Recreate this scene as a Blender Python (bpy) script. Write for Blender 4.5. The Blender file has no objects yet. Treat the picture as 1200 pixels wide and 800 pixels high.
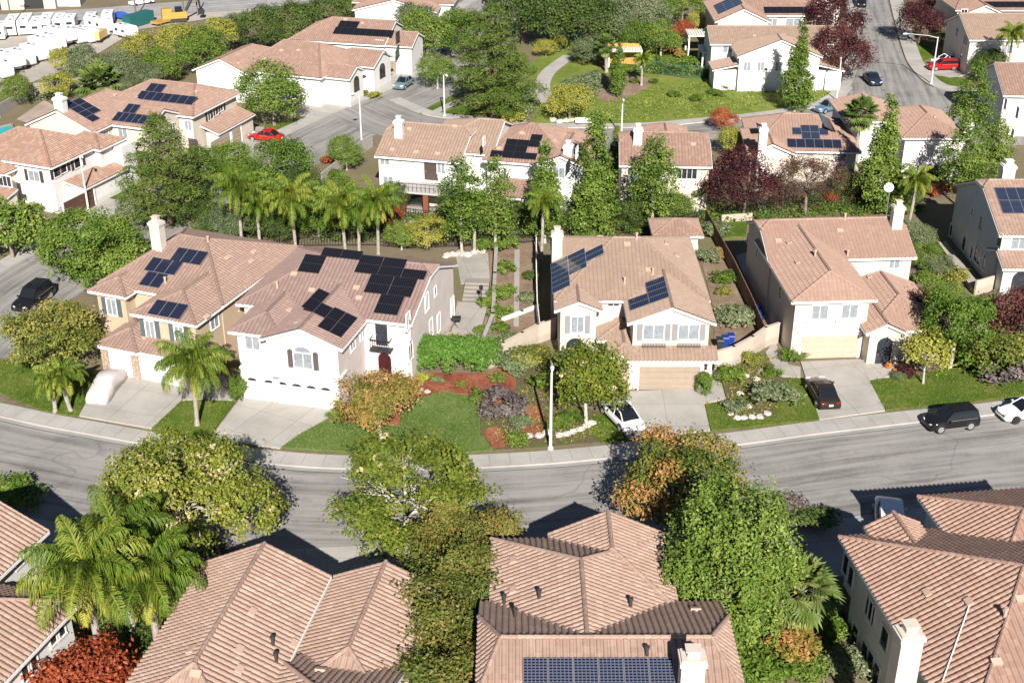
import bpy, math, random
import numpy as np
from mathutils import Vector, Matrix
R = math.radians
sc = bpy.context.scene
COL = sc.collection
rng = np.random.default_rng(7)
random.seed(7)

# ------------------------------------------------------------------ camera model
FPX = 1500.0; PITCH = R(27.0); CAMH = 50.6
cam_d = bpy.data.cameras.new('camera'); cam = bpy.data.objects.new('camera', cam_d); COL.objects.link(cam)
cam.location = (0, 0, CAMH); cam.rotation_euler = (R(90) - PITCH, 0, 0)
cam_d.sensor_width = 36.0; cam_d.lens = FPX / 1200 * 36; cam_d.clip_end = 4000; cam_d.clip_start = 0.5
sc.camera = cam

def ray(px, py):
    u = (px - 600) / FPX; v = (py - 400) / FPX
    return Vector((u, math.cos(PITCH) - v * math.sin(PITCH), -(math.sin(PITCH) + v * math.cos(PITCH))))
def at(px, py, h=0.0):
    """world point at height h seen at a pixel of the 1200x800 photograph"""
    d = ray(px, py); t = (CAMH - h) / -d.z
    return Vector((d.x * t, d.y * t, h))
# the industrial yard beyond the far houses lies about 20 m lower
_l0 = at(0, 118); _l1 = at(420, 12)
_ld = (_l1 - _l0).normalized(); _ln = Vector((-_ld.y, _ld.x, 0))
def smooth(t):
    t = min(1.0, max(0.0, t)); return t * t * (3 - 2 * t)
def hgt(x, y):
    d = (x - _l0.x) * _ln.x + (y - _l0.y) * _ln.y
    return -19.0 * smooth(d / 26.0)
def gat(px, py):
    d = ray(px, py); t = 30.0
    while t < 900:
        x, y, z = d.x * t, d.y * t, CAMH + d.z * t
        if z <= hgt(x, y): break
        t += 0.25
    return Vector((x, y, hgt(x, y)))

# ------------------------------------------------------------------ materials
def new_mat(name):
    m = bpy.data.materials.new(name); m.use_nodes = True
    nt = m.node_tree; nt.nodes.clear()
    out = nt.nodes.new('ShaderNodeOutputMaterial'); b = nt.nodes.new('ShaderNodeBsdfPrincipled')
    nt.links.new(b.outputs[0], out.inputs[0])
    return m, nt, b, out
def N(nt, t, **kw):
    n = nt.nodes.new(t)
    for k, v in kw.items(): setattr(n, k, v)
    return n
def ramp(nt, fac, stops):
    r = nt.nodes.new('ShaderNodeValToRGB'); e = r.color_ramp.elements
    while len(e) < len(stops): e.new(0.5)
    for i, (p, c) in enumerate(stops):
        e[i].position = p; e[i].color = (c[0], c[1], c[2], 1)
    nt.links.new(fac, r.inputs[0]); return r.outputs[0]
def noise(nt, vec, scale, detail=4, rough=0.6):
    n = N(nt, 'ShaderNodeTexNoise'); n.inputs['Scale'].default_value = scale
    n.inputs['Detail'].default_value = detail; n.inputs['Roughness'].default_value = rough
    if vec is not None: nt.links.new(vec, n.inputs['Vector'])
    return n.outputs[0]
def mix(nt, fac, a, b, mode='MIX'):
    m = N(nt, 'ShaderNodeMix', data_type='RGBA', blend_type=mode)
    for i, v in ((0, fac), (6, a), (7, b)):
        if hasattr(v, 'is_linked') or hasattr(v, 'links'): nt.links.new(v, m.inputs[i])
        elif i == 0: m.inputs[0].default_value = v
        else: m.inputs[i].default_value = (v[0], v[1], v[2], 1)
    return m.outputs[2]
def mth(nt, op, a, b=None):
    m = N(nt, 'ShaderNodeMath', operation=op)
    for i, v in enumerate((a, b)):
        if v is None: continue
        if hasattr(v, 'links'): nt.links.new(v, m.inputs[i])
        else: m.inputs[i].default_value = v
    return m.outputs[0]
def bump(nt, b, h, strength=0.3, dist=0.05):
    n = N(nt, 'ShaderNodeBump'); n.inputs['Strength'].default_value = strength; n.inputs['Distance'].default_value = dist
    nt.links.new(h, n.inputs['Height']); nt.links.new(n.outputs[0], b.inputs['Normal'])
def geo_pos(nt):
    return N(nt, 'ShaderNodeNewGeometry').outputs['Position']
MC = {}
def plain(name, c, rough=0.6, metal=0.0, vary=0.06, scale=2.0, spec=0.5, coat=0.0):
    if name in MC: return MC[name]
    m, nt, b, o = new_mat(name)
    f = noise(nt, geo_pos(nt), scale)
    lo = [max(0, x * (1 - vary)) for x in c]; hi = [min(1, x * (1 + vary)) for x in c]
    nt.links.new(ramp(nt, f, [(0.3, lo), (0.7, hi)]), b.inputs['Base Color'])
    b.inputs['Roughness'].default_value = rough; b.inputs['Metallic'].default_value = metal
    b.inputs['Specular IOR Level'].default_value = spec; b.inputs['Coat Weight'].default_value = coat
    MC[name] = m; return m
def stucco(name, c):
    if name in MC: return MC[name]
    m, nt, b, o = new_mat(name); p = geo_pos(nt)
    f = noise(nt, p, 0.7, 5, 0.65); g = noise(nt, p, 9, 3)
    col = ramp(nt, f, [(0.25, [x * 0.86 for x in c]), (0.6, c), (0.85, [min(.9, x * 1.05) for x in c])])
    # rain streaks: noise squeezed along z
    mp = N(nt, 'ShaderNodeMapping'); nt.links.new(p, mp.inputs[0]); mp.inputs['Scale'].default_value = (3, 3, 0.22)
    s = noise(nt, mp.outputs[0], 1.0, 5, 0.7)
    sf = ramp(nt, s, [(0.52, (0, 0, 0)), (0.8, (0.35, 0.35, 0.35))])
    col = mix(nt, sf, col, [x * 0.72 for x in c])
    # splash dirt along the foot of the wall, with a ragged upper edge
    sx = N(nt, 'ShaderNodeSeparateXYZ'); nt.links.new(p, sx.inputs[0])
    zz = mth(nt, 'ADD', sx.outputs[2], mth(nt, 'MULTIPLY', noise(nt, p, 2.2, 4, .7), -.9))
    col = mix(nt, ramp(nt, zz, [(.0, (.45, .45, .45)), (.35, (0, 0, 0))]), col, [x * .55 for x in c])
    nt.links.new(col, b.inputs['Base Color']); b.inputs['Roughness'].default_value = 0.9
    b.inputs['Specular IOR Level'].default_value = 0.2
    bump(nt, b, g, 0.25, 0.02)
    MC[name] = m; return m
def tilemat(name, cols, patch=0.25, dirt=0.25):
    """clay / concrete S-tiles: every tile its own tone (uv cell), weathered in patches"""
    if name in MC: return MC[name]
    m, nt, b, o = new_mat(name)
    uv = N(nt, 'ShaderNodeTexCoord').outputs['UV']
    fl = N(nt, 'ShaderNodeVectorMath', operation='FLOOR'); nt.links.new(uv, fl.inputs[0])
    wn = N(nt, 'ShaderNodeTexWhiteNoise', noise_dimensions='2D'); nt.links.new(fl.outputs[0], wn.inputs['Vector'])
    n = len(cols)
    c1 = ramp(nt, wn.outputs[0], [(0.5 * 0 + i / max(1, n - 1), c) for i, c in enumerate(cols)])
    p = geo_pos(nt)
    f = noise(nt, p, 0.35, 5, 0.6)
    pf = ramp(nt, f, [(0.42, (0, 0, 0)), (0.72, (patch, patch, patch))])
    c2 = mix(nt, pf, c1, [x * 0.72 for x in cols[0]])
    f2 = noise(nt, p, 3.2, 6, 0.75)
    df = ramp(nt, f2, [(0.52, (0, 0, 0)), (0.8, (dirt, dirt, dirt))])
    c3 = mix(nt, df, c2, (0.10, 0.085, 0.07))
    nt.links.new(c3, b.inputs['Base Color']); b.inputs['Roughness'].default_value = 0.85
    b.inputs['Specular IOR Level'].default_value = 0.25
    bump(nt, b, noise(nt, p, 22, 3), 0.2, 0.02)
    MC[name] = m; return m
def leafmat(name, c0, c1, c2, trans=0.08, pod=None):
    """foliage: every leaf clump carries a random natural tone in the attribute 'tint'"""
    if name in MC: return MC[name]
    m, nt, b, o = new_mat(name)
    a = N(nt, 'ShaderNodeAttribute', attribute_name='tint')
    sep = N(nt, 'ShaderNodeSeparateColor'); nt.links.new(a.outputs['Color'], sep.inputs[0])
    oi = N(nt, 'ShaderNodeObjectInfo')
    t = mth(nt, 'ADD', sep.outputs[0], mth(nt, 'MULTIPLY', mth(nt, 'SUBTRACT', oi.outputs['Random'], 0.5), 0.22))
    col = ramp(nt, t, [(0.12, c0), (0.5, c1), (0.88, c2)] if pod is None else [(0.12, c0), (0.5, c1), (0.84, c2), (0.93, pod)])
    nt.links.new(col, b.inputs['Base Color']); b.inputs['Roughness'].default_value = 0.55
    b.inputs['Specular IOR Level'].default_value = 0.22
    tr = N(nt, 'ShaderNodeBsdfTranslucent'); nt.links.new(col, tr.inputs['Color'])
    ms = N(nt, 'ShaderNodeMixShader'); ms.inputs[0].default_value = trans
    nt.links.new(b.outputs[0], ms.inputs[1]); nt.links.new(tr.outputs[0], ms.inputs[2]); nt.links.new(ms.outputs[0], o.inputs[0])
    MC[name] = m; return m

# ------------------------------------------------------------------ mesh collecting
class MB:
    def __init__(s): s.v = []; s.f = []; s.mi = []
    def add(s, vs, fs, mi=0):
        o = len(s.v); s.v.extend([tuple(v) for v in vs]); s.f.extend([tuple(i + o for i in f) for f in fs]); s.mi.extend([mi] * len(fs))
    def box(s, c, d, M=None, mi=0, bev=0.0):
        x, y, z = d[0] / 2, d[1] / 2, d[2] / 2
        vs = [Vector((c[0] + i * x, c[1] + j * y, c[2] + k * z)) for k in (-1, 1) for j in (-1, 1) for i in (-1, 1)]
        if M is not None: vs = [M @ v for v in vs]
        s.add(vs, [(0, 2, 3, 1), (4, 5, 7, 6), (0, 1, 5, 4), (2, 6, 7, 3), (0, 4, 6, 2), (1, 3, 7, 5)], mi)
    def bb(s, a, b, mi=0, M=None):
        s.box([(a[i] + b[i]) / 2 for i in range(3)], [abs(b[i] - a[i]) for i in range(3)], M, mi)
    def prism(s, pts, z0, z1, mi=0, cap=True):
        n = len(pts); A = sum(pts[i][0] * pts[(i + 1) % n][1] - pts[(i + 1) % n][0] * pts[i][1] for i in range(n))
        if A < 0: pts = pts[::-1]
        vs = [(p[0], p[1], z0) for p in pts] + [(p[0], p[1], z1) for p in pts]
        fs = [(i, (i + 1) % n, n + (i + 1) % n, n + i) for i in range(n)]
        if cap: fs += [tuple(range(n, 2 * n)), tuple(range(n - 1, -1, -1))]
        s.add(vs, fs, mi)
    def tube(s, path, rad, seg=6, mi=0, cap=True):
        path = [Vector(p) for p in path]; n = len(path)
        if not hasattr(rad, '__len__'): rad = [rad] * n
        vs = []; fs = []
        for i, p in enumerate(path):
            t = (path[min(i + 1, n - 1)] - path[max(i - 1, 0)])
            t = t.normalized() if t.length > 1e-9 else Vector((0, 0, 1))
            a = t.orthogonal().normalized() if i == 0 else (a - t * a.dot(t)).normalized()
            b = t.cross(a)
            for k in range(seg):
                w = 2 * math.pi * k / seg
                vs.append(p + (a * math.cos(w) + b * math.sin(w)) * rad[i])
        for i in range(n - 1):
            for k in range(seg):
                fs.append((i * seg + k, i * seg + (k + 1) % seg, (i + 1) * seg + (k + 1) % seg, (i + 1) * seg + k))
        if cap: fs += [tuple(range(seg - 1, -1, -1)), tuple(range((n - 1) * seg, n * seg))]
        s.add(vs, fs, mi)
    def cyl(s, c, r, h, axis='z', seg=16, mi=0, r2=None):
        r2 = r if r2 is None else r2; c = Vector(c)
        d = {'x': Vector((1, 0, 0)), 'y': Vector((0, 1, 0)), 'z': Vector((0, 0, 1))}[axis]
        s.tube([c - d * h / 2, c + d * h / 2], [r, r2], seg, mi)
    def build(s, name, mats, parent=None, smooth=False, loc=None):
        me = bpy.data.meshes.new(name); me.from_pydata(s.v, [], s.f)
        if not isinstance(mats, (list, tuple)): mats = [mats]
        for m in mats: me.materials.append(m)
        if len(mats) > 1: me.polygons.foreach_set('material_index', s.mi)
        if smooth: me.polygons.foreach_set('use_smooth', [True] * len(s.f))
        me.update()
        return link(name, me, parent, loc)
def link(name, me, parent=None, loc=None):
    o = bpy.data.objects.new(name, me); COL.objects.link(o)
    if parent is not None: o.parent = parent
    if loc is not None: o.location = loc
    return o
def tag(o, label, cat, group=None, kind=None):
    if label: o['label'] = label
    if cat: o['category'] = cat
    if group: o['group'] = group
    if kind: o['kind'] = kind
    return o
def thing(name, label, cat, loc=(0, 0, 0), rz=0.0, group=None):
    o = bpy.data.objects.new(name, None); COL.objects.link(o); o.empty_display_size = 0.3
    o.location = loc; o.rotation_euler = (0, 0, rz)
    return tag(o, label, cat, group)
def np_mesh(name, V, F, mats, uv=None, tint=None, smooth=False):
    """quads or tris from numpy arrays"""
    me = bpy.data.meshes.new(name); V = np.asarray(V, dtype=np.float32); F = np.asarray(F, dtype=np.int32)
    nf, k = F.shape
    me.vertices.add(len(V)); me.vertices.foreach_set('co', V.ravel())
    me.loops.add(nf * k); me.loops.foreach_set('vertex_index', F.ravel())
    me.polygons.add(nf); me.polygons.foreach_set('loop_start', np.arange(0, nf * k, k, dtype=np.int32))
    try: me.polygons.foreach_set('loop_total', np.full(nf, k, dtype=np.int32))
    except Exception: pass
    me.polygons.foreach_set('use_smooth', np.full(nf, bool(smooth)))
    if not isinstance(mats, (list, tuple)): mats = [mats]
    for m in mats: me.materials.append(m)
    if uv is not None:
        l = me.uv_layers.new(name='UVMap'); l.data.foreach_set('uv', np.asarray(uv, dtype=np.float32).ravel())
    if tint is not None:
        a = me.attributes.new('tint', 'FLOAT_COLOR', 'FACE'); t = np.asarray(tint, dtype=np.float32)
        c = np.stack([t, t, t, np.ones_like(t)], 1); a.data.foreach_set('color', c.ravel())
    me.update(); me.validate()
    return me

# ------------------------------------------------------------------ roofs made of S-tiles
def tile_sheet(poly, tw=0.34, cl=0.40, seg=6, amp=0.085):
    P = [Vector(p) for p in poly]
    n = Vector((0, 0, 0))
    for i in range(len(P)):
        a, b = P[i], P[(i + 1) % len(P)]
        n += Vector(((a.y - b.y) * (a.z + b.z), (a.z - b.z) * (a.x + b.x), (a.x - b.x) * (a.y + b.y)))
    n.normalize()
    if n.z < 0: n = -n
    z = Vector((0, 0, 1)); b = (z - n * z.dot(n)).normalized(); a = b.cross(n)
    o = P[0]
    pts = [((p - o).dot(a), (p - o).dot(b)) for p in P]
    A0 = min(p[0] for p in pts); A1 = max(p[0] for p in pts); B0 = min(p[1] for p in pts); B1 = max(p[1] for p in pts)
    if A1 - A0 < 0.05 or B1 - B0 < 0.05: return None
    st = tw / seg
    As = np.unique(np.concatenate([np.arange(math.ceil(A0 / st) * st, A1, st), [A0 + 1e-4, A1 - 1e-4], np.clip([p[0] for p in pts], A0 + 1e-4, A1 - 1e-4)]))
    lo = np.full(len(As), 1e9); hi = np.full(len(As), -1e9)
    for i in range(len(pts)):
        (x0, y0), (x1, y1) = pts[i], pts[(i + 1) % len(pts)]
        if abs(x1 - x0) < 1e-6: continue
        t = (As - x0) / (x1 - x0); ok = (t >= -1e-6) & (t <= 1 + 1e-6); y = y0 + t * (y1 - y0)
        lo = np.where(ok, np.minimum(lo, y), lo); hi = np.where(ok, np.maximum(hi, y), hi)
    hi = np.maximum(hi, lo)
    xx = 2 * np.abs(As / tw - np.round(As / tw))          # 0 on the barrel's crest, 1 in the pan
    prof = amp * np.sqrt(np.clip(1 - (xx / .72) ** 2, 0, 1))
    K = max(1, int(math.ceil((B1 - B0) / cl)))
    rows = []
    for k in range(K):
        b0 = np.clip(B0 + k * cl, lo, hi); b1 = np.clip(B0 + (k + 1) * cl, lo, hi)
        rows.append((b0, prof + 0.034)); rows.append((b1, prof + 0.004))
    nA = len(As)
    aV = np.array(a); bV = np.array(b); nV = np.array(n); oV = np.array(o)
    V = np.concatenate([oV + As[:, None] * aV + r[0][:, None] * bV + r[1][:, None] * nV for r in rows])
    i = np.arange(nA - 1)
    F = []; UV = []
    for r in range(len(rows) - 1):
        q = np.stack([r * nA + i, r * nA + i + 1, (r + 1) * nA + i + 1, (r + 1) * nA + i], 1)
        b0, b1 = rows[r][0], rows[r + 1][0]
        if r % 2 == 0: keep = ((b1[:-1] - b0[:-1]) + (b1[1:] - b0[1:])) > 1e-4
        else:
            kk = B0 + (r + 1) // 2 * cl
            keep = (hi[:-1] > kk - 1e-6) & (lo[:-1] < kk + 1e-6)
        q = q[keep]; F.append(q)
        # one uv cell per tile
        ca = np.floor((As[:-1] + As[1:]) / 2 / tw + 0.5)[keep] + 0.5 + 37.3 * abs(o.x) // 1
        cb = np.full(len(q), r // 2 + 0.5 + abs(o.y * 13.7) // 1)
        UV.append(np.repeat(np.stack([ca, cb], 1), 4, axis=0))
    return V, np.concatenate(F), np.concatenate(UV)

class Sheets:
    def __init__(s): s.V = []; s.F = []; s.U = []; s.n = 0
    def add(s, r):
        if r is None: return
        V, F, U = r; s.V.append(V); s.F.append(F + s.n); s.U.append(U); s.n += len(V)
    def cap(s, p0, p1, rad=0.13, step=0.42):
        """half-round cap tiles along a ridge or hip"""
        p0 = Vector(p0); p1 = Vector(p1); L = (p1 - p0).length
        if L < 0.3: return
        t = (p1 - p0) / L; side = t.cross(Vector((0, 0, 1))).normalized(); up = side.cross(t)
        n = max(1, int(L / step)); V = []; F = []; U = []
        for k in range(n):
            for e, rr in ((k / n, rad * 1.12), ((k + 1) / n, rad * 0.92)):
                c = p0 + t * (L * e) + up * 0.03
                for w in (0, 45, 90, 135, 180):
                    V.append(c + side * math.cos(R(w)) * rr + up * math.sin(R(w)) * rr)
            b = k * 10
            for j in range(4):
                F.append((b + j, b + j + 1, b + 6 + j, b + 5 + j)); U += [(k + 0.5, 900.5 + int(L * 10))] * 4
        s.add((np.array([tuple(v) for v in V]), np.array(F), np.array(U)))
    def mesh(s, name, mat):
        return np_mesh(name, np.concatenate(s.V), np.concatenate(s.F), mat, uv=np.concatenate(s.U))

# ------------------------------------------------------------------ houses
M_TRIM = plain('white trim paint', (0.80, 0.78, 0.74), 0.5)
M_DKTRIM = plain('dark brown trim', (0.07, 0.05, 0.04), 0.5)
def glassmat(name, c, rough=0.08):
    m = plain(name, c, rough, 0, 0.3, 1.5, 0.8); return m
M_PANE = glassmat('dark window glass', (0.03, 0.035, 0.045))
M_BLIND = plain('window with white blinds behind', (0.25, 0.27, 0.29), 0.15, 0, 0.2, 3, 0.7)
M_VENT = plain('painted vent pipe', (0.50, 0.34, 0.26), 0.7)
M_VENTD = plain('dark vent pipe', (0.05, 0.045, 0.04), 0.6)
def solarmat(name, c, line, cells):
    m, nt, b, o = new_mat(name)
    uv = N(nt, 'ShaderNodeTexCoord').outputs['UV']
    br = N(nt, 'ShaderNodeTexBrick'); br.offset = 0.0
    nt.links.new(uv, br.inputs['Vector']); br.inputs['Scale'].default_value = 1.0
    br.inputs['Color1'].default_value = (*c, 1); br.inputs['Color2'].default_value = (*[x * 1.25 for x in c], 1)
    br.inputs['Mortar'].default_value = (*line, 1); br.inputs['Mortar Size'].default_value = 0.018
    br.inputs['Brick Width'].default_value = 1 / cells[0]; br.inputs['Row Height'].default_value = 1 / cells[1]
    nt.links.new(br.outputs[0], b.inputs['Base Color']); b.inputs['Roughness'].default_value = 0.12
    b.inputs['Specular IOR Level'].default_value = 0.22
    MC[name] = m; return m
M_SOLK = solarmat('black solar cells', (0.005, 0.005, 0.009), (0.02, 0.02, 0.026), (6, 10))
M_SOLB = solarmat('blue solar cells', (0.004, 0.010, 0.034), (0.05, 0.06, 0.09), (6, 10))
M_SOLN = solarmat('navy solar cells', (0.006, 0.008, 0.022), (0.03, 0.035, 0.06), (6, 10))
M_SOLG = solarmat('blue grid solar cells', (0.006, 0.010, 0.034), (0.11, 0.115, 0.14), (6, 10))
M_ALU = plain('aluminium frame', (0.55, 0.55, 0.56), 0.35, 0.8)
M_BLKF = plain('black anodised frame', (0.05, 0.05, 0.055), 0.35, 0.5)
_panel = {}
def panel_mesh(w, h, kind):
    k = (w, h, kind)
    if k in _panel: return _panel[k]
    g = 0.03
    V = [(0, 0, 0), (w, 0, 0), (w, h, 0), (0, h, 0), (0, 0, .05), (w, 0, .05), (w, h, .05), (0, h, .05),
         (g, g, .052), (w - g, g, .052), (w - g, h - g, .052), (g, h - g, .052)]
    F = [(0, 3, 2, 1), (0, 1, 5, 4), (1, 2, 6, 5), (2, 3, 7, 6), (3, 0, 4, 7), (4, 5, 9, 8), (5, 6, 10, 9), (6, 7, 11, 10), (7, 4, 8, 11), (8, 9, 10, 11)]
    uv = np.zeros((40, 2)); uv[36:] = [(0, 0), (1, 0), (1, 1), (0, 1)] if h >= w else [(0, 0), (0, 1), (1, 1), (1, 0)]
    glass = {'k': M_SOLK, 'b': M_SOLB, 'n': M_SOLN, 'g': M_SOLG}[kind]; fr = M_BLKF if kind == 'k' else M_ALU
    me = np_mesh('solar_panel', V, F, [fr, glass], uv=uv)
    me.polygons.foreach_set('material_index', [0] * 9 + [1]); me.update()
    _panel[k] = me; return me

class House:
    def __init__(s, name, label, org, ang, wall, tile, cat='house', tw=0.34, cl=0.40, seg=6, group=None, trim=M_TRIM):
        s.ang = R(ang); s.o = at(*org); s.o.z = 0
        s.root = thing(name, label, cat, s.o, s.ang, group)
        s.Mi = (Matrix.Translation(s.o) @ Matrix.Rotation(s.ang, 4, 'Z')).inverted()
        s.co = s.Mi @ Vector((0, 0, CAMH))
        s.wallm = wall; s.tilem = tile; s.tw = tw; s.cl = cl; s.seg = seg; s.trim = trim
        s.roof = Sheets(); s.wb = MB(); s.fb = MB(); s.faces = []; s.walls = []; s.nw = 0; s.rv = MB()
    def loc(s, px, py, h):
        p = s.Mi @ at(px, py, h); return p.x, p.y
    def dir(s, px, py):
        return (s.Mi.to_3x3() @ ray(px, py))
    def rect(s, h, *pp):
        q = [s.loc(x, y, h) for x, y in pp]
        return (min(a for a, b in q), max(a for a, b in q), min(b for a, b in q), max(b for a, b in q))
    def wing(s, r, h, axis='u', ends=('hip', 'hip'), pitch=0.40, ov=0.45, z0=0.0, walls=True, inset=(None, None), jf=0.6, caps=True, ovg=0.25, tile=None):
        """r = eave rectangle (u0,u1,v0,v1). ends: low end, high end of the ridge axis"""
        u0, u1, v0, v1 = r; s.nw += 1; e = 0.011 * s.nw
        T = (lambda a, b, z: (a, b, z)) if axis == 'u' else (lambda a, b, z: (b, a, z))
        a0, a1, b0, b1 = (u0, u1, v0, v1) if axis == 'u' else (v0, v1, u0, u1)
        hw = (b1 - b0) / 2; bm = (b0 + b1) / 2; zr = h + pitch * hw
        def endpts(t, a, sg, ins):
            # returns (ridge a, low kink list) for the two long faces
            if t == 'gable': return a, None
            if t == 'hip': return a + sg * (hw if ins is None else ins), None
            k = jf; return a + sg * ((1 - k) * hw if ins is None else ins), k
        ra0, k0 = endpts(ends[0], a0, 1, inset[0]); ra1, k1 = endpts(ends[1], a1, -1, inset[1])
        if ra0 > ra1: ra0 = ra1 = (ra0 + ra1) / 2
        polys = {}
        def longface(b):
            p = [(a0, b, h), (a1, b, h)]
            if k1 is not None: p.append((a1, b + (bm - b) * k1, h + (zr - h) * k1))
            p.append((ra1, bm, zr))
            if ra1 - ra0 > 1e-3: p.append((ra0, bm, zr))
            if k0 is not None: p.append((a0, b + (bm - b) * k0, h + (zr - h) * k0))
            return [T(*q) for q in p]
        names = ('f', 'b', 'l', 'r') if axis == 'u' else ('l', 'r', 'f', 'b')
        polys[names[0]] = longface(b0); polys[names[1]] = longface(b1)
        for nm, t, a, ra, k in ((names[2], ends[0], a0, ra0, k0), (names[3], ends[1], a1, ra1, k1)):
            if t == 'gable': continue
            kk = 0 if k is None else k
            polys[nm] = [T(a, b0 + (bm - b0) * kk, h + (zr - h) * kk), T(a, b1 + (bm - b1) * kk, h + (zr - h) * kk), T(ra, bm, zr)]
        for nm, p in polys.items():
            s.roof.add(tile_sheet(p, s.tw, s.cl, s.seg))
            # underside of the roof
            q = [(x, y, z - 0.10) for x, y, z in p]; s.fb.add(q, [tuple(range(len(q)))[::-1]])
            P = [Vector(x) for x in p]; n = (P[1] - P[0]).cross(P[2] - P[0]).normalized()
            if n.z < 0: n = -n
            s.faces.append((s.nw, nm, P, n))
        if caps:
            s.roof.cap(T(ra0, bm, zr), T(ra1, bm, zr))
            for t, a, ra, k in ((ends[0], a0, ra0, k0), (ends[1], a1, ra1, k1)):
                if t == 'gable': continue
                kk = 0 if k is None else k
                for b in (b0, b1): s.roof.cap(T(a, b + (bm - b) * kk, h + (zr - h) * kk), T(ra, bm, zr))
        # fascia boards: eaves then rakes
        def board(p, q, dz=0.20, th=0.05):
            p = Vector(p); q = Vector(q); d = (q - p).normalized(); o = Vector((d.y, -d.x, 0)).normalized() * th
            vs = [p + Vector((0, 0, -.01)), q + Vector((0, 0, -.01)), q + Vector((0, 0, -dz)), p + Vector((0, 0, -dz))]
            vs += [v + o for v in vs]
            s.fb.add(vs, [(0, 1, 2, 3), (7, 6, 5, 4), (0, 4, 5, 1), (3, 2, 6, 7), (0, 3, 7, 4), (1, 5, 6, 2)])
        board(T(a0, b0, h), T(a1, b0, h)) if axis == 'u' else board(T(a1, b0, h), T(a0, b0, h))
        board(T(a1, b1, h), T(a0, b1, h)) if axis == 'u' else board(T(a0, b1, h), T(a1, b1, h))
        for t, a, ra, k, sg in ((ends[0], a0, ra0, k0, -1), (ends[1], a1, ra1, k1, 1)):
            if t == 'hip': pts = [T(a, b0, h), T(a, b1, h)]
            elif t == 'gable': pts = [T(a, b0, h), T(a, bm, zr), T(a, b1, h)]
            else: pts = [T(a, b0, h), T(a, b0 + (bm - b0) * k, h + (zr - h) * k), T(a, b1 + (bm - b1) * k, h + (zr - h) * k), T(a, b1, h)]
            flip = (sg < 0) == (axis == 'u')
            if flip: pts = pts[::-1]
            for i in range(len(pts) - 1): board(pts[i], pts[i + 1])
        # walls
        if walls:
            g0 = ovg if ends[0] != 'hip' else ov; g1 = ovg if ends[1] != 'hip' else ov
            A0, A1, B0, B1 = a0 + g0 + e, a1 - g1 - e, b0 + ov + e, b1 - ov - e
            zt = lambda b: h + pitch * (hw - abs(b - bm)) - 0.16
            def prof(t, k):
                if t == 'gable': return [(B0, zt(B0)), (bm, zt(bm)), (B1, zt(B1))]
                if t == 'jerk':
                    kz = b0 + (bm - b0) * k; return [(B0, zt(B0)), (kz, zt(kz)), (b1 + (bm - b1) * k, zt(kz)), (B1, zt(B1))]
                return [(B0, h - 0.05), (B1, h - 0.05)]
            for A, t, k in ((A0, ends[0], k0), (A1, ends[1], k1)):
                pr = [(B0, z0)] + prof(t, k) + [(B1, z0)]
                s.wb.add([T(A, b, z) for b, z in pr], [tuple(range(len(pr)))])
            for B in (B0, B1):
                zA = zt(B0) if ends[0] != 'hip' else h - 0.05; zB = zt(B0) if ends[1] != 'hip' else h - 0.05
                s.wb.add([T(A0, B, z0), T(A1, B, z0), T(A1, B, zB), T(A0, B, zA)], [(0, 1, 2, 3)])
            if axis == 'u': W = {'l': A0, 'r': A1, 'f': B0, 'b': B1}
            else: W = {'f': A0, 'b': A1, 'l': B0, 'r': B1}
        else: W = {}
        s.walls.append(W); return s.nw
    def shed(s, r, h, rise, high='b', ov=0.3, z0=0.0, walls=True):
        """lean-to strip: rises towards side 'high' over its depth"""
        u0, u1, v0, v1 = r; s.nw += 1; e = 0.011 * s.nw
        z = {'b': lambda u, v: h + rise * (v - v0) / (v1 - v0), 'f': lambda u, v: h + rise * (v1 - v) / (v1 - v0),
             'r': lambda u, v: h + rise * (u - u0) / (u1 - u0), 'l': lambda u, v: h + rise * (u1 - u) / (u1 - u0)}[high]
        p = [(u, v, z(u, v)) for u, v in ((u0, v0), (u1, v0), (u1, v1), (u0, v1))]
        s.roof.add(tile_sheet(p, s.tw, s.cl, s.seg))
        q = [(x, y, c - 0.1) for x, y, c in p]; s.fb.add(q, [(3, 2, 1, 0)])
        for i in range(4):
            a, b = Vector(p[i]), Vector(p[(i + 1) % 4]); vs = [a - Vector((0, 0, .01)), b - Vector((0, 0, .01)), b - Vector((0, 0, .19)), a - Vector((0, 0, .19))]
            s.fb.add(vs, [(0, 1, 2, 3)])
        P = [Vector(x) for x in p]; n = (P[1] - P[0]).cross(P[2] - P[0]).normalized()
        s.faces.append((s.nw, {'b': 'f', 'f': 'b', 'r': 'l', 'l': 'r'}[high], P, n))
        U0, U1, V0, V1 = u0 + ov + e, u1 - ov - e, v0 + ov + e, v1 - e
        if walls: s.wb.prism([(U0, V0), (U1, V0), (U1, V1), (U0, V1)], z0, h - 0.12)
        s.walls.append({'l': U0, 'r': U1, 'f': V0, 'b': V1} if walls else {}); return s.nw
    def block(s, r, z0, z1):
        s.nw += 1; u0, u1, v0, v1 = r
        s.wb.prism([(u0, v0), (u1, v0), (u1, v1), (u0, v1)], z0, z1); s.walls.append({'l': u0, 'r': u1, 'f': v0, 'b': v1}); return s.nw
    # ---- things on walls, placed where the photograph shows them
    def onwall(s, wi, side, px, py):
        W = s.walls[wi - 1][side]; d = s.dir(px, py); o = s.co
        t = ((W - o.y) / d.y) if side in 'fb' else ((W - o.x) / d.x)
        p = o + d * t
        return (p.x if side in 'fb' else p.y), p.z, W
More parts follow.
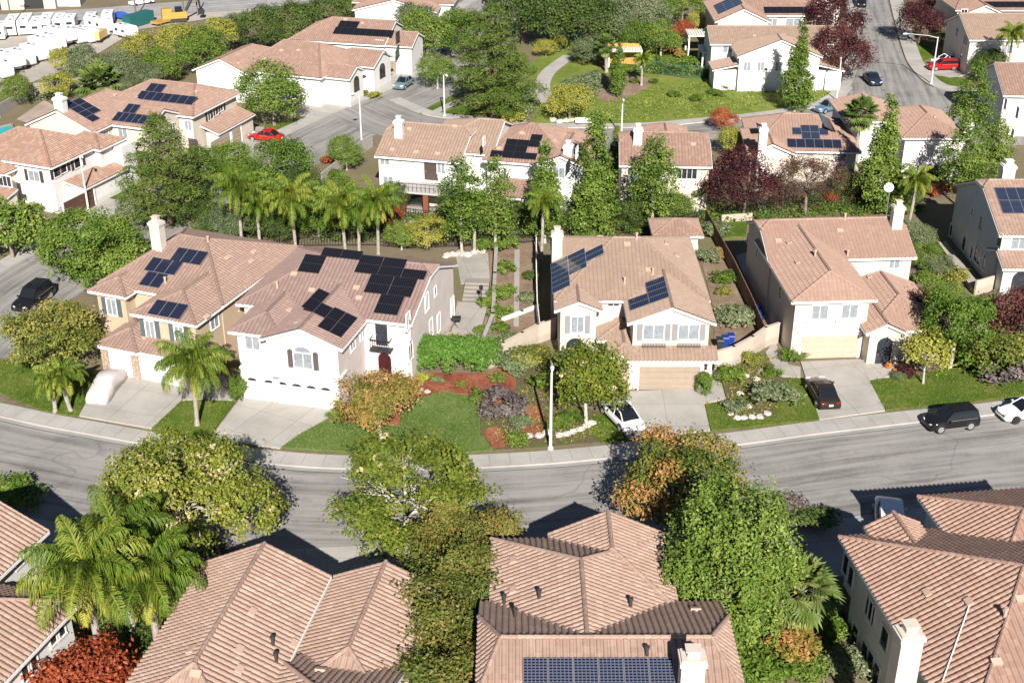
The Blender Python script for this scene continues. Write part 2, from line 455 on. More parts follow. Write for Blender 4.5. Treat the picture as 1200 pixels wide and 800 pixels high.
    def wmat(s, side, c, z, W):
        # local frame on the wall: x along the wall, y out of the wall, z up
        if side == 'f': return Matrix.Translation((c, W, z)) @ Matrix.Rotation(math.pi, 4, 'Z')
        if side == 'r': return Matrix.Translation((W, c, z)) @ Matrix.Rotation(-math.pi / 2, 4, 'Z')
        if side == 'l': return Matrix.Translation((W, c, z)) @ Matrix.Rotation(math.pi / 2, 4, 'Z')
        return Matrix.Translation((c, W, z))
    def window(s, wi, side, px, py, w=1.1, h=1.3, pane=None, shut=None, cols=2, arch=False, frame=None, sill=False, z=None, rows=1, c=None):
        c_, zz, W = s.onwall(wi, side, px, py); c = c_ if c is None else c; zz = zz if z is None else z
        M = s.wmat(side, c, zz, W)
        m = MB(); t = 0.09
        m.box((0, .02, h / 2), (w + 2 * t, .10, t), M); m.box((0, .03, -h / 2 - .02), (w + 2.6 * t, .14, t), M)
        m.box((-w / 2 - t / 2, .02, 0), (t, .10, h - t), M); m.box((w / 2 + t / 2, .02, 0), (t, .10, h - t), M)
        for i in range(1, cols): m.box((-w / 2 + w * i / cols, .025, 0), (.05, .05, h - t), M)
        for i in range(1, rows): m.box((0, .022, -h / 2 + h * i / rows), (w, .04, .045), M)
        if arch:
            pts = [(math.cos(R(a)) * w / 2, h / 2 + math.sin(R(a)) * w / 2.6) for a in range(0, 181, 15)]
            m.tube([M @ Vector((x, .03, y)) for x, y in pts], .05, 4)
        f = m.build('window', frame or s.trim, s.root)
        p = MB(); p.box((0, .012, -.0), (w, .02, h - t), M)
        if arch:
            vs = [M @ Vector((x, .02, y)) for x, y in pts]; p.add(vs, [tuple(range(len(vs)))])
        p.build('pane', pane or M_PANE, f)
        if sill:
            b = MB(); b.box((0, .12, -h / 2 - .18), (w + .9, .22, .16), M); b.build('sill', s.trim, f)
        if shut:
            sw = 0.42
            for sg in (-1, 1):
                q = MB(); q.box((sg * (w / 2 + .11 + sw / 2), .035, 0), (sw, .05, h + .1), M)
                for i in range(8): q.box((sg * (w / 2 + .11 + sw / 2), .07, -h / 2 + (i + .5) * h / 8), (sw - .1, .03, h / 8 - .05), M)
                if arch: q.cyl(M @ Vector((sg * (w / 2 + .11 + sw / 2), .035, h / 2)), sw / 2, .05, 'y', 12)
                q.build('shutter', shut, s.root)
        return f
    def garage(s, wi, side, pxc, w=4.88, h=2.15, mat=None, lites=False, panels=4):
        c, zz, W = s.onwall(wi, side, *pxc); M = s.wmat(side, c, 0, W)
        m = MB(); m.box((0, .05, h + .09), (w + .36, .12, .18), M)
        for sg in (-1, 1): m.box((sg * (w / 2 + .09), .05, h / 2), (.18, .12, h), M)
        f = m.build('garage_frame', s.trim, s.root)
        d = MB(); ph = h / panels
        for k in range(panels):
            d.box((0, .02, ph * (k + .5)), (w, .04, ph - .02), M)
            nc = max(2, round(w / 0.62))
            if k == panels - 1 and lites: continue
            for j in range(nc): d.box((-w / 2 + w * (j + .5) / nc, .045, ph * (k + .5)), (w / nc - .12, .03, ph - .16), M)
        g = d.build('garage_door', mat or s.trim, s.root)
        if lites:
            q = MB(); nc = max(2, round(w / 1.25))
            for j in range(nc):
                cx = -w / 2 + w * (j + .5) / nc
                vs = [M @ Vector((cx + math.cos(R(a)) * .42, .052, h - ph * .72 + math.sin(R(a)) * .26)) for a in range(0, 181, 20)]
                q.add(vs, [tuple(range(len(vs)))])
            q.build('door_window', M_PANE, g)
        return g
    def door(s, wi, side, px, py, w=1.0, h=2.2, mat=None, z0=0.0, arch=False, name='door'):
        c, zz, W = s.onwall(wi, side, px, py); M = s.wmat(side, c, z0, W)
        m = MB(); m.box((0, .02, h / 2), (w, .05, h), M)
        for k in range(2):
            m.box((0, .05, h * (.28 + .44 * k)), (w * .6, .03, h * .3), M)
        if arch:
            vs = [M @ Vector((math.cos(R(a)) * w / 2, .03, h + math.sin(R(a)) * w / 2)) for a in range(0, 181, 15)]
            m.add(vs, [tuple(range(len(vs)))])
        d = m.build(name, mat or M_DKTRIM, s.root)
        h_ = MB(); h_.box((w * .38, .09, 1.0), (.05, .06, .2), M); h_.build('handle', M_ALU, d); return d
    def chimney(s, px, py, z, w=1.2, d=0.8, mat=None, z0=0.0, cap=True, flue=True):
        u, v = s.loc(px, py, z); return s.chim_at(u, v, z, w, d, mat, z0, cap, flue)
    def chim_at(s, u, v, z, w=1.1, d=.9, mat=None, z0=0.0, cap=True, flue=True):
        mt = mat or s.wallm
        m = MB(); m.bb((u - w / 2, v - d / 2, z0), (u + w / 2, v + d / 2, z - .3)); m.bb((u - w / 2 - .09, v - d / 2 - .09, z - .3), (u + w / 2 + .09, v + d / 2 + .09, z - .05))
        m.bb((u - w / 2 - .0, v - d / 2, z - .05), (u + w / 2, v + d / 2, z + .06))
        c = m.build('chimney', mt, s.root)
        if flue:
            q = MB(); q.bb((u - w * .26, v - d * .26, z + .06), (u + w * .26, v + d * .26, z + .42)); q.bb((u - w * .34, v - d * .34, z + .45), (u + w * .34, v + d * .34, z + .5)); q.build('chimney_cap', mt if cap else M_VENTD, c)
        return c
    def chim(s, base, top, w=1.1, d=.9, mat=None, **k):
        """chimney rising from the roof where its foot is seen, as tall as it looks"""
        b = s.hit(*base)
        if b is None: return
        q = b[1]; dd = s.dir(base[0], top); o = s.co
        # height where the ray through the top pixel passes over the foot
        hd = math.hypot(q.x - o.x, q.y - o.y); z = o.z + dd.z / math.hypot(dd.x, dd.y) * hd
        return s.chim_at(q.x, q.y, z, w, d, mat, **k)
    def hit(s, px, py, face=None):
        """first roof face under the pixel"""
        d = s.dir(px, py); o = s.co; best = None
        for wi, nm, P, n in s.faces:
            if face and (wi, nm) != face: continue
            den = d.dot(n)
            if abs(den) < 1e-6: continue
            t = (P[0] - o).dot(n) / den; q = o + d * t
            if not face:
                c = sum(P, Vector()) / len(P); ok = True
                for i in range(len(P)):
                    e = (P[(i + 1) % len(P)] - P[i]).cross(n)
                    if (q - P[i]).dot(e) * (c - P[i]).dot(e) < -1e-6: ok = False; break
                if not ok: continue
            if best is None or t < best[0]: best = (t, q, n)
        return best
    def solar(s, face, px, py, cells, w=1.0, h=1.65, kind='n', gap=0.02, lift=0.13):
        """px,py = lower-left corner (seen from outside) of cell (0,0)"""
        b = s.hit(px, py, face)
        if b is None: return
        t, q, n = b; z = Vector((0, 0, 1)); up = (z - n * z.dot(n)).normalized(); a = up.cross(n)
        for (i, j) in cells:
            p = q + a * i * (w + gap) + up * j * (h + gap) + n * lift
            M = Matrix((( a.x, up.x, n.x, p.x), (a.y, up.y, n.y, p.y), (a.z, up.z, n.z, p.z), (0, 0, 0, 1)))
            o = link('solar_panel', panel_mesh(w, h, kind), s.root); o.matrix_local = M
    def vents(s, pts, dark=False):
        for px, py in pts:
            b = s.hit(px, py)
            if b is None: continue
            q = b[1]; m = MB(); m.tube([q - Vector((0, 0, .2)), q + Vector((0, 0, .55))], .09, 8); m.tube([q + Vector((0, 0, .55)), q + Vector((0, 0, .68))], .13, 8)
            m.build('vent_pipe', M_VENTD if dark else M_VENT, s.root)
    def flatvents(s, pts):
        for px, py in pts:
            b = s.hit(px, py)
            if b is None: continue
            t, q, n = b; z = Vector((0, 0, 1)); up = (z - n * z.dot(n)).normalized(); a = up.cross(n)
            M = Matrix(((a.x, up.x, n.x, q.x), (a.y, up.y, n.y, q.y), (a.z, up.z, n.z, q.z), (0, 0, 0, 1)))
            m = MB(); m.box((0, 0, .10), (.55, .38, .16), M); m.build('roof_vent', M_VENT, s.root)
    def finish(s):
        if s.roof.V: link('roof', s.roof.mesh('roof', s.tilem), s.root)
        if s.wb.v: s.wb.build('wall', s.wallm, s.root)
        if s.fb.v: s.fb.build('fascia', s.trim, s.root)
# ------------------------------------------------------------------ house materials
W_TAN = stucco('tan stucco', (0.50, 0.39, 0.27)); W_PINK = stucco('pale pink stucco', (0.66, 0.58, 0.535))
W_CREAM = stucco('cream stucco', (0.62, 0.545, 0.46)); W_WHITE = stucco('white stucco', (0.72, 0.70, 0.67))
W_GREY = stucco('grey beige stucco', (0.62, 0.60, 0.58)); W_BEIGE = stucco('beige stucco', (0.64, 0.58, 0.50))
T_A = tilemat('salmon brown roof tiles', [(0.304, 0.203, 0.162), (0.268, 0.181, 0.145), (0.326, 0.225, 0.180)], .35, .25)
T_B = tilemat('dusty mauve roof tiles', [(0.275, 0.187, 0.162), (0.253, 0.173, 0.150), (0.298, 0.205, 0.176)], .32, .25)
T_D = tilemat('sand brown roof tiles', [(0.335, 0.238, 0.182), (0.312, 0.219, 0.166), (0.357, 0.256, 0.196)], .32, .25)
T_C = tilemat('orange clay roof tiles', [(0.360, 0.234, 0.179), (0.332, 0.215, 0.167), (0.383, 0.255, 0.199)], .3, .22)
T_F = tilemat('weathered pink roof tiles', [(0.371, 0.253, 0.197), (0.319, 0.213, 0.164), (0.402, 0.285, 0.226)], 0.35, 0.32)
T_F4 = tilemat('red brown mixed roof tiles', [(0.370, 0.231, 0.172), (0.311, 0.195, 0.149), (0.408, 0.271, 0.209)], 0.35, 0.32)
T_E = tilemat('faded terracotta roof tiles', [(0.332, 0.215, 0.167), (0.288, 0.185, 0.144), (0.362, 0.244, 0.190)])
T_E2 = tilemat('mottled terracotta roof tiles', [(0.313, 0.166, 0.118), (0.377, 0.264, 0.199), (0.275, 0.185, 0.143), (0.358, 0.209, 0.155)], 0.3, 0.3)
T_G = tilemat('sandy roof tiles', [(0.350, 0.248, 0.190), (0.312, 0.219, 0.166), (0.372, 0.270, 0.212)])
M_GARW = plain('white garage door', (0.80, 0.79, 0.77), 0.45); M_GARC = plain('cream garage door', (0.47, 0.395, 0.30), 0.45)
M_GART = plain('tan garage door', (0.335, 0.262, 0.20), 0.45); M_GARB = plain('brown garage door', (0.10, 0.045, 0.03), 0.5)
M_SHG = plain('slate green shutters', (0.09, 0.12, 0.125), 0.55); M_SHB = plain('brown grey shutters', (0.10, 0.08, 0.08), 0.55)
M_SHGR = plain('grey shutters', (0.26, 0.25, 0.25), 0.55)
M_RED = plain('dark red door', (0.055, 0.012, 0.014), 0.35)
M_BRICK = plain('ledge stone', (0.36, 0.27, 0.20), 0.9, 0, 0.5, 6)
M_TERRA = plain('red brown timber posts', (0.20, 0.065, 0.035), 0.6)
rect = lambda *a: a

# ---- House A: tan house, left of the pair
H = A = House('tan_house', 'tan two-storey house with green shutters and eleven solar panels, beside the pale pink house', (104, 339, 5.6), -21, W_TAN, T_A)
m = H.wing((0, 12.35, 1.2, 14.4), 5.62, 'u', pitch=.38, inset=(4.2, 5.6))
r = H.wing((6.0, 12.28, -2.6, 8.5), 5.55, 'v', pitch=.38, inset=(3.1, 3.1))
l = H.wing((-.05, 3.75, -.1, 7), 5.5, 'v', pitch=.38, inset=(1.9, 1.9))
g = H.wing((3.0, 7.2, -3.9, 1.5), 2.75, 'v', pitch=.42, inset=(2.2, 2.2))
g2 = H.shed((7.0, 12.2, -3.7, -2.0), 2.75, .75)
H.garage(g, 'f', (143, 430), 2.5, 2.2, M_GARW); H.garage(g2, 'f', (190, 440), 4.4, 2.2, M_GARW)
H.window(l, 'f', 131, 358, .9, 1.5, M_BLIND, M_SHG, z=4.1)
H.window(r, 'f', 176, 384, .8, 1.5, M_BLIND, M_SHG, z=4.2); H.window(r, 'f', 210, 390, .8, 1.5, M_BLIND, M_SHG, z=4.2)
H.window(r, 'r', 251, 376, 1.1, 1.3, M_BLIND); H.window(r, 'r', 282, 353, 1.1, 1.3); H.window(m, 'r', 302, 334, .7, .7, cols=1)
H.solar((m, 'f'), 163, 335, [(0, 0), (1, 0)], 1.0, 1.65); H.solar((m, 'f'), 169, 318, [(0, 0), (1, 0), (2, 0)], 1.0, 1.65); H.solar((m, 'f'), 199, 306.5, [(0, 0), (1, 0), (2, 0)], 1.0, 1.65)
H.solar((r, 'f'), 173, 369, [(0, 0), (1, 0), (2, 0)], 1.0, 1.65)
H.chim((187, 291), 259, 1.0, .8, W_CREAM)
H.vents([(194, 333), (244, 285)]); H.flatvents([(266, 303), (297, 296), (294, 307), (242, 372)])
# ledge-stone piers beside the garage doors
for u in (3.62, 6.55):
    b = MB(); b.bb((u - .32, -3.62, 0), (u + .32, -3.36, 2.3)); b.build('stone_pier', M_BRICK, H.root)
H.finish()

# ---- House B: pale pink house
H = B = House('pale_pink_house', 'pale pink stucco two-storey house with black solar panels and white double garage doors', (270, 385, 5.6), -15, W_PINK, T_B)
m = H.wing((-1.6, 13.6, 4.3, 16.7), 5.6, 'u', ('hip', 'jerk'), .40, inset=(5.5, 1.2), jf=.82)
r = H.wing((2.9, 9.8, -1.0, 11), 5.52, 'v', ('gable', 'gable'), .38)
l = H.wing((-.1, 4.5, -.25, 8), 5.45, 'v', ('hip', 'hip'), .38, inset=(2.3, 2.3))
g = H.block((1.15, 9.35, -1.0, .6), 0, 2.75)
b = MB(); b.bb((1.0, -1.12, 2.75), (9.5, .6, 2.9)); b.build('ledge', M_TRIM, H.root)
H.garage(g, 'f', (306, 450), 2.9, 2.15, M_GARW, True); H.garage(g, 'f', (357, 460), 4.9, 2.15, M_GARW, True)
H.window(l, 'f', 296, 400, 1.2, 1.4, M_BLIND)
H.window(r, 'f', 354, 406, 1.5, 1.35, M_BLIND, M_SHB, arch=True, z=4.0)
H.window(r, 'r', 413, 401, .9, 1.3, M_BLIND); H.window(r, 'r', 424, 388, .9, 1.3, M_BLIND)
H.window(m, 'r', 478, 376, .8, 1.4, M_BLIND); H.window(m, 'r', 500, 354, .8, 1.5, M_BLIND); H.window(m, 'r', 510, 341, .45, .8, cols=1)
H.window(m, 'r', 514, 378, .7, 1.7); H.window(m, 'r', 505, 384, .7, 1.6); H.window(m, 'r', 530, 360, .8, 1.9, M_BLIND); H.window(m, 'r', 481, 412, .9, 1.4, arch=True)
c, z, W = H.onwall(m, 'f', 448, 390)
H.door(m, 'f', 447, 388, 1.0, 2.0, M_PANE, 3.2, name='balcony_door')
q = MB()
for i in range(9): q.box((c - .8 + .2 * i, W - .75, 3.55), (.04, .04, .9))
for zz in (3.1, 4.0): q.box((c, W - .75, zz), (1.7, .06, .06))
for sg in (-1, 1): q.box((c + sg * .84, W - .38, 4.0), (.05, .75, .05)); q.box((c + sg * .84, W - .38, 3.1), (.05, .75, .05))
q.box((c, W - .37, 3.02), (1.8, .8, .12)); q.build('balcony', plain('dark iron', (.03, .03, .035), .5), H.root)
H.door(m, 'f', 451, 424, 1.1, 2.0, M_RED, 0, True, 'front_door')
H.solar((m, 'f'), 438, 367.5, [(0, 0), (0, 1), (-.75, 2), (.25, 2), (-.75, 3), (.25, 3), (-1.5, 4), (-.5, 4), (.5, 4), (-1.5, 5), (-.5, 5)], 2.0, 1.0, 'k', .04)
H.solar((r, 'r'), 399, 397, [(0, 0), (1, 0), (0, 1), (1, 1), (.85, 2), (.85, 3), (1.85, 3)], 1.75, 1.0, 'k', .04)
H.solar((m, 'f'), 349, 319, [(0, 0), (0, 1)], 1.9, 1.0, 'k', .03); H.solar((m, 'f'), 376, 301, [(0, 0), (1, 0)], 1.75, 1.0, 'k', .03)
H.chim((481, 304), 286, 1.0, .8, W_CREAM)
H.vents([(325, 338), (449, 296)]); H.flatvents([(418, 338), (345, 322), (349, 378), (421, 350), (366, 341), (394, 294), (339, 364)])
H.finish()

# ---- House D: centre
H = D = House('cream_house', 'cream stucco two-storey house with tan garage door and grey shutters, white car on its drive', (650, 360, 5.6), 0, W_CREAM, T_D)
m = H.wing((.05, 12.85, 1.2, 15), 5.6, 'u', pitch=.40, inset=(5.2, 5.2))
r = H.wing((5.75, 12.78, -2.9, 8), 5.52, 'v', ('gable', 'hip'), .40)
l = H.wing((-.0, 3.9, -.4, 6), 5.45, 'v', ('gable', 'hip'), .40)
e = H.wing((3.5, 7.6, -.9, 3), 3.0, 'v', ('hip', 'hip'), .42, inset=(1.6, 1.6), ov=.5)
s2 = H.shed((5.5, 13.0, -4.1, -2.6), 2.75, .65, ov=.35)
gw = H.wing((4.3, 6.9, -3.6, 1), 2.95, 'v', ('hip', 'hip'), .42, inset=(1.2, 1.2), ov=.4)
H.garage(s2, 'f', (784, 444), 4.88, 2.15, M_GART)
H.window(l, 'f', 677, 369, 1.0, 1.5, M_BLIND, M_SHGR, z=4.1)
H.window(r, 'f', 766, 389, 1.6, 1.35, M_BLIND, M_SHGR, sill=False); H.window(r, 'f', 807, 389, 1.6, 1.35, M_BLIND, M_SHGR)
H.window(m, 'f', 719, 354, .9, .75, cols=2, rows=2)
for px in (766, 807):
    c, z, W = H.onwall(r, 'f', px, 403); q = MB()
    for i in range(9): q.box((c - .9 + i * .225, W - .3, z), (.03, .03, .3))
    q.box((c, W - .3, z + .15), (1.9, .04, .04)); q.box((c, W - .15, z - .15), (1.9, .3, .05)); q.build('flower_box', plain('weathered iron', (.12, .09, .08), .6), H.root)
H.door(l, 'f', 674, 405, 1.5, 2.1, M_PANE, 0, True, 'arched_entry')
b = MB(); u, v = H.loc(731, 455, 0); b.bb((u - .35, -3.85, 0), (u + .35, -3.55, 2.5)); b.build('stone_pier', M_BRICK, H.root)
c, z, W = H.onwall(s2, 'f', 827, 429); b = MB(); b.box((c, W - .1, z), (.16, .16, .3)); b.box((c, W - .1, z + .2), (.24, .24, .06)); b.box((c, W - .1, z - .18), (.2, .2, .05)); b.build('wall_lamp', plain('dark iron 2', (.03, .03, .03), .5), H.root)
LW, LH = 1.65, 1.0
H.solar((m, 'l'), 648.5, 346, [(-1, 0), (-2, 0), (-3, 0), (-4, 0), (-5, 0), (-3, 1), (-4, 1), (-5, 1), (-4, 2), (-5, 2), (-6, 0), (-6, 1)], 1.0, 1.65, 'b')
H.solar((r, 'l'), 739.5, 366, [(-1, 0), (-2, 0), (-1, 1), (-2, 1), (-3, 1), (-4, 1)], 1.0, 1.65, 'b')
H.chimney(653, 272, 8.3, .9, .85, W_CREAM)
H.vents([(746, 281), (765, 322), (732, 333)]); H.flatvents([(735, 287), (760, 317), (703, 278), (780, 286), (792, 300)])
H.finish()
# small outbuilding behind it
H = House('tile_roofed_pavilion', 'small pavilion with pink tile roof behind the cream house', (765, 277, 2.6), 0, W_CREAM, T_E, 'pavilion')
p = H.wing((0, 5.0, 0, 4.5), 2.6, 'u', pitch=.42); H.window(p, 'r', 816, 291, 1.0, 1.0); H.window(p, 'f', 806, 290, .9, 1.1); H.finish()

# ---- House C
H = C_ = House('ivory_house', 'ivory stucco two-storey house with orange tile roof and pumpkin at its arched porch', (928, 353, 5.6), 3.5, W_CREAM, T_C)
rw = H.wing((.05, 13.4, 8.3, 17.4), 5.62, 'u', ('jerk', 'jerk'), .44, jf=.75, inset=(1.0, 1.0))
fw = H.wing((0, 7.15, -.05, 13.2), 5.54, 'v', ('hip', 'gable'), .5, inset=(2.0, 2.0))
lw = H.wing((6.4, 13.5, -.9, 8.4), 3.0, 'v', ('hip', 'hip'), .48, inset=(3.4, 1.0))
pg = H.wing((6.2, 9.6, -1.35, 5), 3.05, 'v', ('gable', 'hip'), .5, ov=.35)
H.garage(fw, 'f', (971, 409), 4.88, 2.15, M_GARC)
H.window(fw, 'f', 961, 363, 1.3, 1.3, M_BLIND, None, arch=True, sill=True, z=4.35); H.window(fw, 'f', 996, 362, 1.3, 1.3, M_BLIND, None, arch=True, sill=True, z=4.35)
H.window(rw, 'f', 1048, 309, .9, .9, M_BLIND)
for (px, py, w, h) in ((888, 294, .5, 1.3), (894, 309, .8, .9), (901, 318, .8, .9), (915, 343, .8, 1.1), (877, 280, .6, .8), (885, 320, .6, .6)): H.window(fw if py > 300 else rw, 'l', px, py, w, h, cols=1)
H.door(pg, 'f', 1036, 410, 1.3, 1.9, M_PANE, 0.0, True, 'arched_entry')
b = MB(); c, z, W = H.onwall(fw, 'f', 971, 392)
for i in range(5): b.box((c - 2 + i, W - .12, 2.62), (.14, .25, .14))
b.box((c, W - .1, 2.5), (5.4, .2, .12)); b.build('trim_band', M_TRIM, H.root)
H.chimney(1053, 241, 9.2, .95, .8, W_CREAM)
H.vents([(990, 258), (955, 301), (993, 301)]); H.flatvents([(925, 285), (935, 308), (984, 271), (1019, 325), (912, 283)])
H.finish()

# ---- House R (right edge)
H = Rh = House('grey_house', 'grey beige two-storey house with blue solar panels, at the right edge of the photo', (1176, 276, 5.6), 0, W_GREY, T_F)
m = H.wing((-.35, 16, 0, 13.8), 5.6, 'u', ('jerk', 'hip'), .42, jf=.85, inset=(.8, 5))
p = H.wing((-.2, 14, -1.8, 3), 3.0, 'u', ('gable', 'hip'), .40)
fl = H.block((5.0, 14, -1.2, 3.2), 0, 2.6)
for (px, py, w, h, c) in ((1140, 248, .5, .8, 1), (1150, 261, .8, 1.4, 1), (1115, 270, .7, 1.3, 1), (1130, 285, .9, 1.5, 1), (1139, 295, .5, 1.5, 1), (1146, 299, 1.6, 1.6, 2), (1172, 281, 1.0, 1.4, 1), (1154, 307, .6, 1.5, 1)):
    H.window(m, 'l', px, py, w, h, cols=c)
H.window(m, 'f', 1194, 285, 1.4, 1.2, M_BLIND)
H.door(p, 'f', 1196, 328, 1.6, 1.8, M_PANE, 0, True, 'arched_entry')
H.solar((m, 'f'), 1175, 251.5, [(i, j) for i in range(5) for j in range(2)], 1.0, 1.75, 'b')
H.chimney(1182, 193, 9.6, 1.2, 1.0, W_WHITE)
H.finish()

# ---- back row
H = House('white_balcony_house', 'white two-storey house with a covered patio deck and red posts, seen from its back', (440, 183, 5.4), -13.5, W_WHITE, T_G, seg=6)
m = H.wing((-.1, 9.6, 0, 11), 5.4, 'u', ('jerk', 'jerk'), .40, jf=.75, inset=(1.2, 1.2))
r = H.wing((4, 12.4, 3.0, 14), 5.48, 'u', ('hip', 'gable'), .40)
H.window(m, 'f', 451, 188, 1.0, 1.0, M_BLIND); H.window(m, 'f', 517, 197, .8, 1.2, M_BLIND); H.window(m, 'f', 455, 213, 1.1, 1.3, M_BLIND)
c, z, W = H.onwall(m, 'f', 505, 197); H.door(m, 'f', 505, 200, 1.5, 2.0, M_DKTRIM, 3.0, name='deck_door')
H.window(m, 'r', 552, 181, .6, 1.3, cols=1); H.window(m, 'r', 556, 204, .7, 1.4, cols=1); H.window(m, 'r', 550, 210, .7, 1.4, cols=1); H.window(r, 'r', 567, 165, .6, .9, cols=1)
u0, v0 = H.loc(463, 228, 2.7); u1, v1 = H.loc(524, 236, 2.7)
dk = MB(); dk.bb((u0, W - 3.4, 2.55), (u1 + .6, W, 2.75)); dk.build('patio_cover', plain('grey deck boards', (.42, .40, .38), .7), H.root)
for u in (u0 + .4, (u0 + u1) / 2, u1 + .2):
    q = MB(); q.bb((u - .28, W - 3.2, 0), (u + .28, W - 2.7, 2.54)); q.build('patio_post', M_TERRA, H.root)
q = MB()
for i in range(14): q.box((u0 + .2 + i * (u1 - u0 + .2) / 13, W - 3.3, 3.2), (.04, .04, .9))
q.box(((u0 + u1) / 2 + .3, W - 3.3, 3.65), (u1 - u0 + .5, .06, .06)); q.build('deck_railing', M_DKTRIM, H.root)
H.door(m, 'f', 490, 236, 2.6, 2.0, M_PANE, 0, name='patio_door')
H.chim((468, 160), 141, .9, .8, W_WHITE); H.flatvents([(480, 152), (460, 176), (488, 179), (513, 181), (533, 149)])
H.finish()

H = House('white_solar_house', 'white two-storey house with black solar panels on a sandy hip roof, behind the narrow trees', (565, 188, 5.4), -13, W_WHITE, T_E, seg=6)
m = H.wing((0, 9.6, 0, 12), 5.4, 'u', pitch=.42, inset=(4.0, 5.0)); r = H.wing((5.5, 11.8, -.6, 10.5), 5.46, 'v', ('gable', 'hip'), .40)
s3 = H.shed((1.5, 5.6, -3.2, .3), 2.6, .9, ov=.3, walls=False)
for u in (1.9, 5.2):
    q = MB(); q.bb((u - .2, -2.9, 0), (u + .2, -2.5, 2.5)); q.build('patio_post', W_WHITE, H.root)
H.window(m, 'f', 577, 195, 1.0, 1.1); H.window(r, 'r', 676, 178, .9, 1.1); H.window(r, 'f', 655, 202, 1.2, 1.2, M_BLIND); H.door(m, 'f', 610, 240, 2.4, 2.0, M_PANE, 0, name='patio_door')
H.solar((m, 'f'), 574, 184.5, [(0, 0), (1, 0), (2, 0), (3, 0), (1, 1), (2, 1), (4, 1), (1, 2), (2, 2), (3, 2.0), (3, 3)], 1.25, 1.0, 'k')
H.flatvents([(612, 157), (626, 163), (650, 165), (585, 175)]); H.chim((666, 182), 170, .9, .9, W_WHITE)
H.finish()

H = House('narrow_windowed_house', 'pale house with plain sandy roof and white chimney, between the tall narrow trees', (726, 194, 5.4), -3, W_CREAM, T_E, seg=6)
m = H.wing((0, 9.8, 0, 10), 5.4, 'u', ('jerk', 'jerk'), .42, jf=.7, inset=(1.2, 1.2)); r = H.wing((2.6, 8, 3, 13.5), 5.5, 'v', ('hip', 'hip'), .44)
for px in (741, 799, 811): H.window(m, 'f', px, 203, 1.0, 1.3, M_PANE if px > 790 else M_BLIND)
H.window(m, 'f', 752, 226, 1.4, 1.2)
H.chim((747, 168), 150, .9, .8, W_WHITE); H.flatvents([(780, 178), (812, 170)])
H.finish()

H = House('low_solar_house', 'single-storey house with orange hip roof carrying scattered solar panels, behind the purple tree', (880, 178, 3.6), -4, W_CREAM, T_C, seg=6)
m = H.wing((0, 12.4, 0, 12.0), 3.8, 'u', pitch=.42, inset=(4.2, 5.2)); l = H.wing((-.5, 5, -1, 8), 3.7, 'v', ('gable', 'hip'), .42)
H.window(m, 'r', 1000, 188, 1.2, 1.2); H.window(m, 'f', 985, 183, 1.3, 1.2, M_BLIND)
H.solar((m, 'f'), 923, 174, [(i, 0) for i in range(6)], 1.0, 1.5, 'n'); H.solar((m, 'f'), 940, 164, [(0, 0), (1, 0), (0, 1), (1, 1), (-1, .6), (2, .6)], 1.0, 1.2, 'b')
H.solar((m, 'r'), 984, 159, [(0, .4), (1, .4), (2, .4), (3, .4), (4, .4)], 1.0, 1.5, 'k'); H.solar((l, 'l'), 881, 155, [(0, .5), (1, .5)], 1.0, 1.65, 'n')
H.solar((l, 'r'), 902, 158, [(0, 0), (1, 0)], 1.0, 1.65, 'n')
H.chimney(895, 150, 7.2, .9, .9, W_WHITE)
H.finish()

H = House('orange_hip_house', 'house with orange pyramid roof and blank white rear wall, left of the pale tall trees', (1060, 162, 5.4), 0, W_WHITE, T_C, seg=6)
m = H.wing((-.2, 7.3, 0, 10.5), 5.4, 'v', pitch=.42, inset=(4.2, 3.2)); l = H.wing((-5.2, 1.5, 6.5, 15), 5.3, 'v', ('hip', 'hip'), .42, inset=(2, 2))
H.window(m, 'f', 1110, 180, 1.6, 1.3, M_BLIND); H.door(m, 'f', 1100, 190, 2.4, 2.0, M_PANE, 0, name='patio_door'); H.flatvents([(1095, 138), (1110, 132)])
H.chim_at(7.6, 2.0, 6.6, 1.0, .9, W_WHITE)
H.finish()

H = House('grey_corner_house', 'shaded grey house with sandy roof, cut off by the right edge beside pale trees', (1176, 112, 5.4), -4, W_GREY, T_E, seg=6)
m = H.wing((0, 14, 0, 12), 5.4, 'u', ('gable', 'hip'), .42)
for (px, py) in ((1179, 122), (1193, 132), (1181, 156), (1187, 158)): H.window(m, 'l', px, py, .8, 1.3, cols=1)
H.finish()

# ---- far left row
H = House('solar_gable_house', 'cream house with three solar groups on its roof beside the red car', (29, 146, 5.4), -20, W_CREAM, T_E, seg=6)
w1 = H.wing((0, 9.5, 0, 14), 5.4, 'v', ('gable', 'hip'), .45)
w2 = H.wing((7.5, 14.6, 3.5, 10.2), 5.36, 'u', ('hip', 'gable'), .42)
w4 = H.wing((2.5, 16.6, 9.5, 20.5), 5.3, 'u', ('hip', 'hip'), .40, inset=(5, 3))
w5 = H.shed((16.1, 18.6, 11.5, 20.2), 2.8, .8, 'l', ov=.4)
w6 = H.shed((9.4, 12.6, 1.6, 4.2), 2.7, .7)
H.window(w1, 'f', 109, 161, 1.2, 1.3, M_BLIND); H.window(w1, 'r', 124, 159, .9, 1.2, M_BLIND); H.window(w2, 'f', 144, 156, 1.2, 1.2, M_BLIND); H.window(w2, 'r', 203, 151, 1.6, 1.2, z=4.0, c=5.4); H.window(w2, 'r', 218, 150, .9, 1.2, z=4.0, c=8.4)
for px, py in ((246, 134), (252, 129), (258, 124)): H.window(w4, 'r', px, py, 1.0, 1.4, shut=M_DKTRIM)
H.window(w4, 'f', 222, 135, .9, 1.2, M_BLIND, c=15.5, z=4.0)
H.door(w4, 'f', 224, 150, 1.2, 2.4, M_DKTRIM, 0, name='front_door')
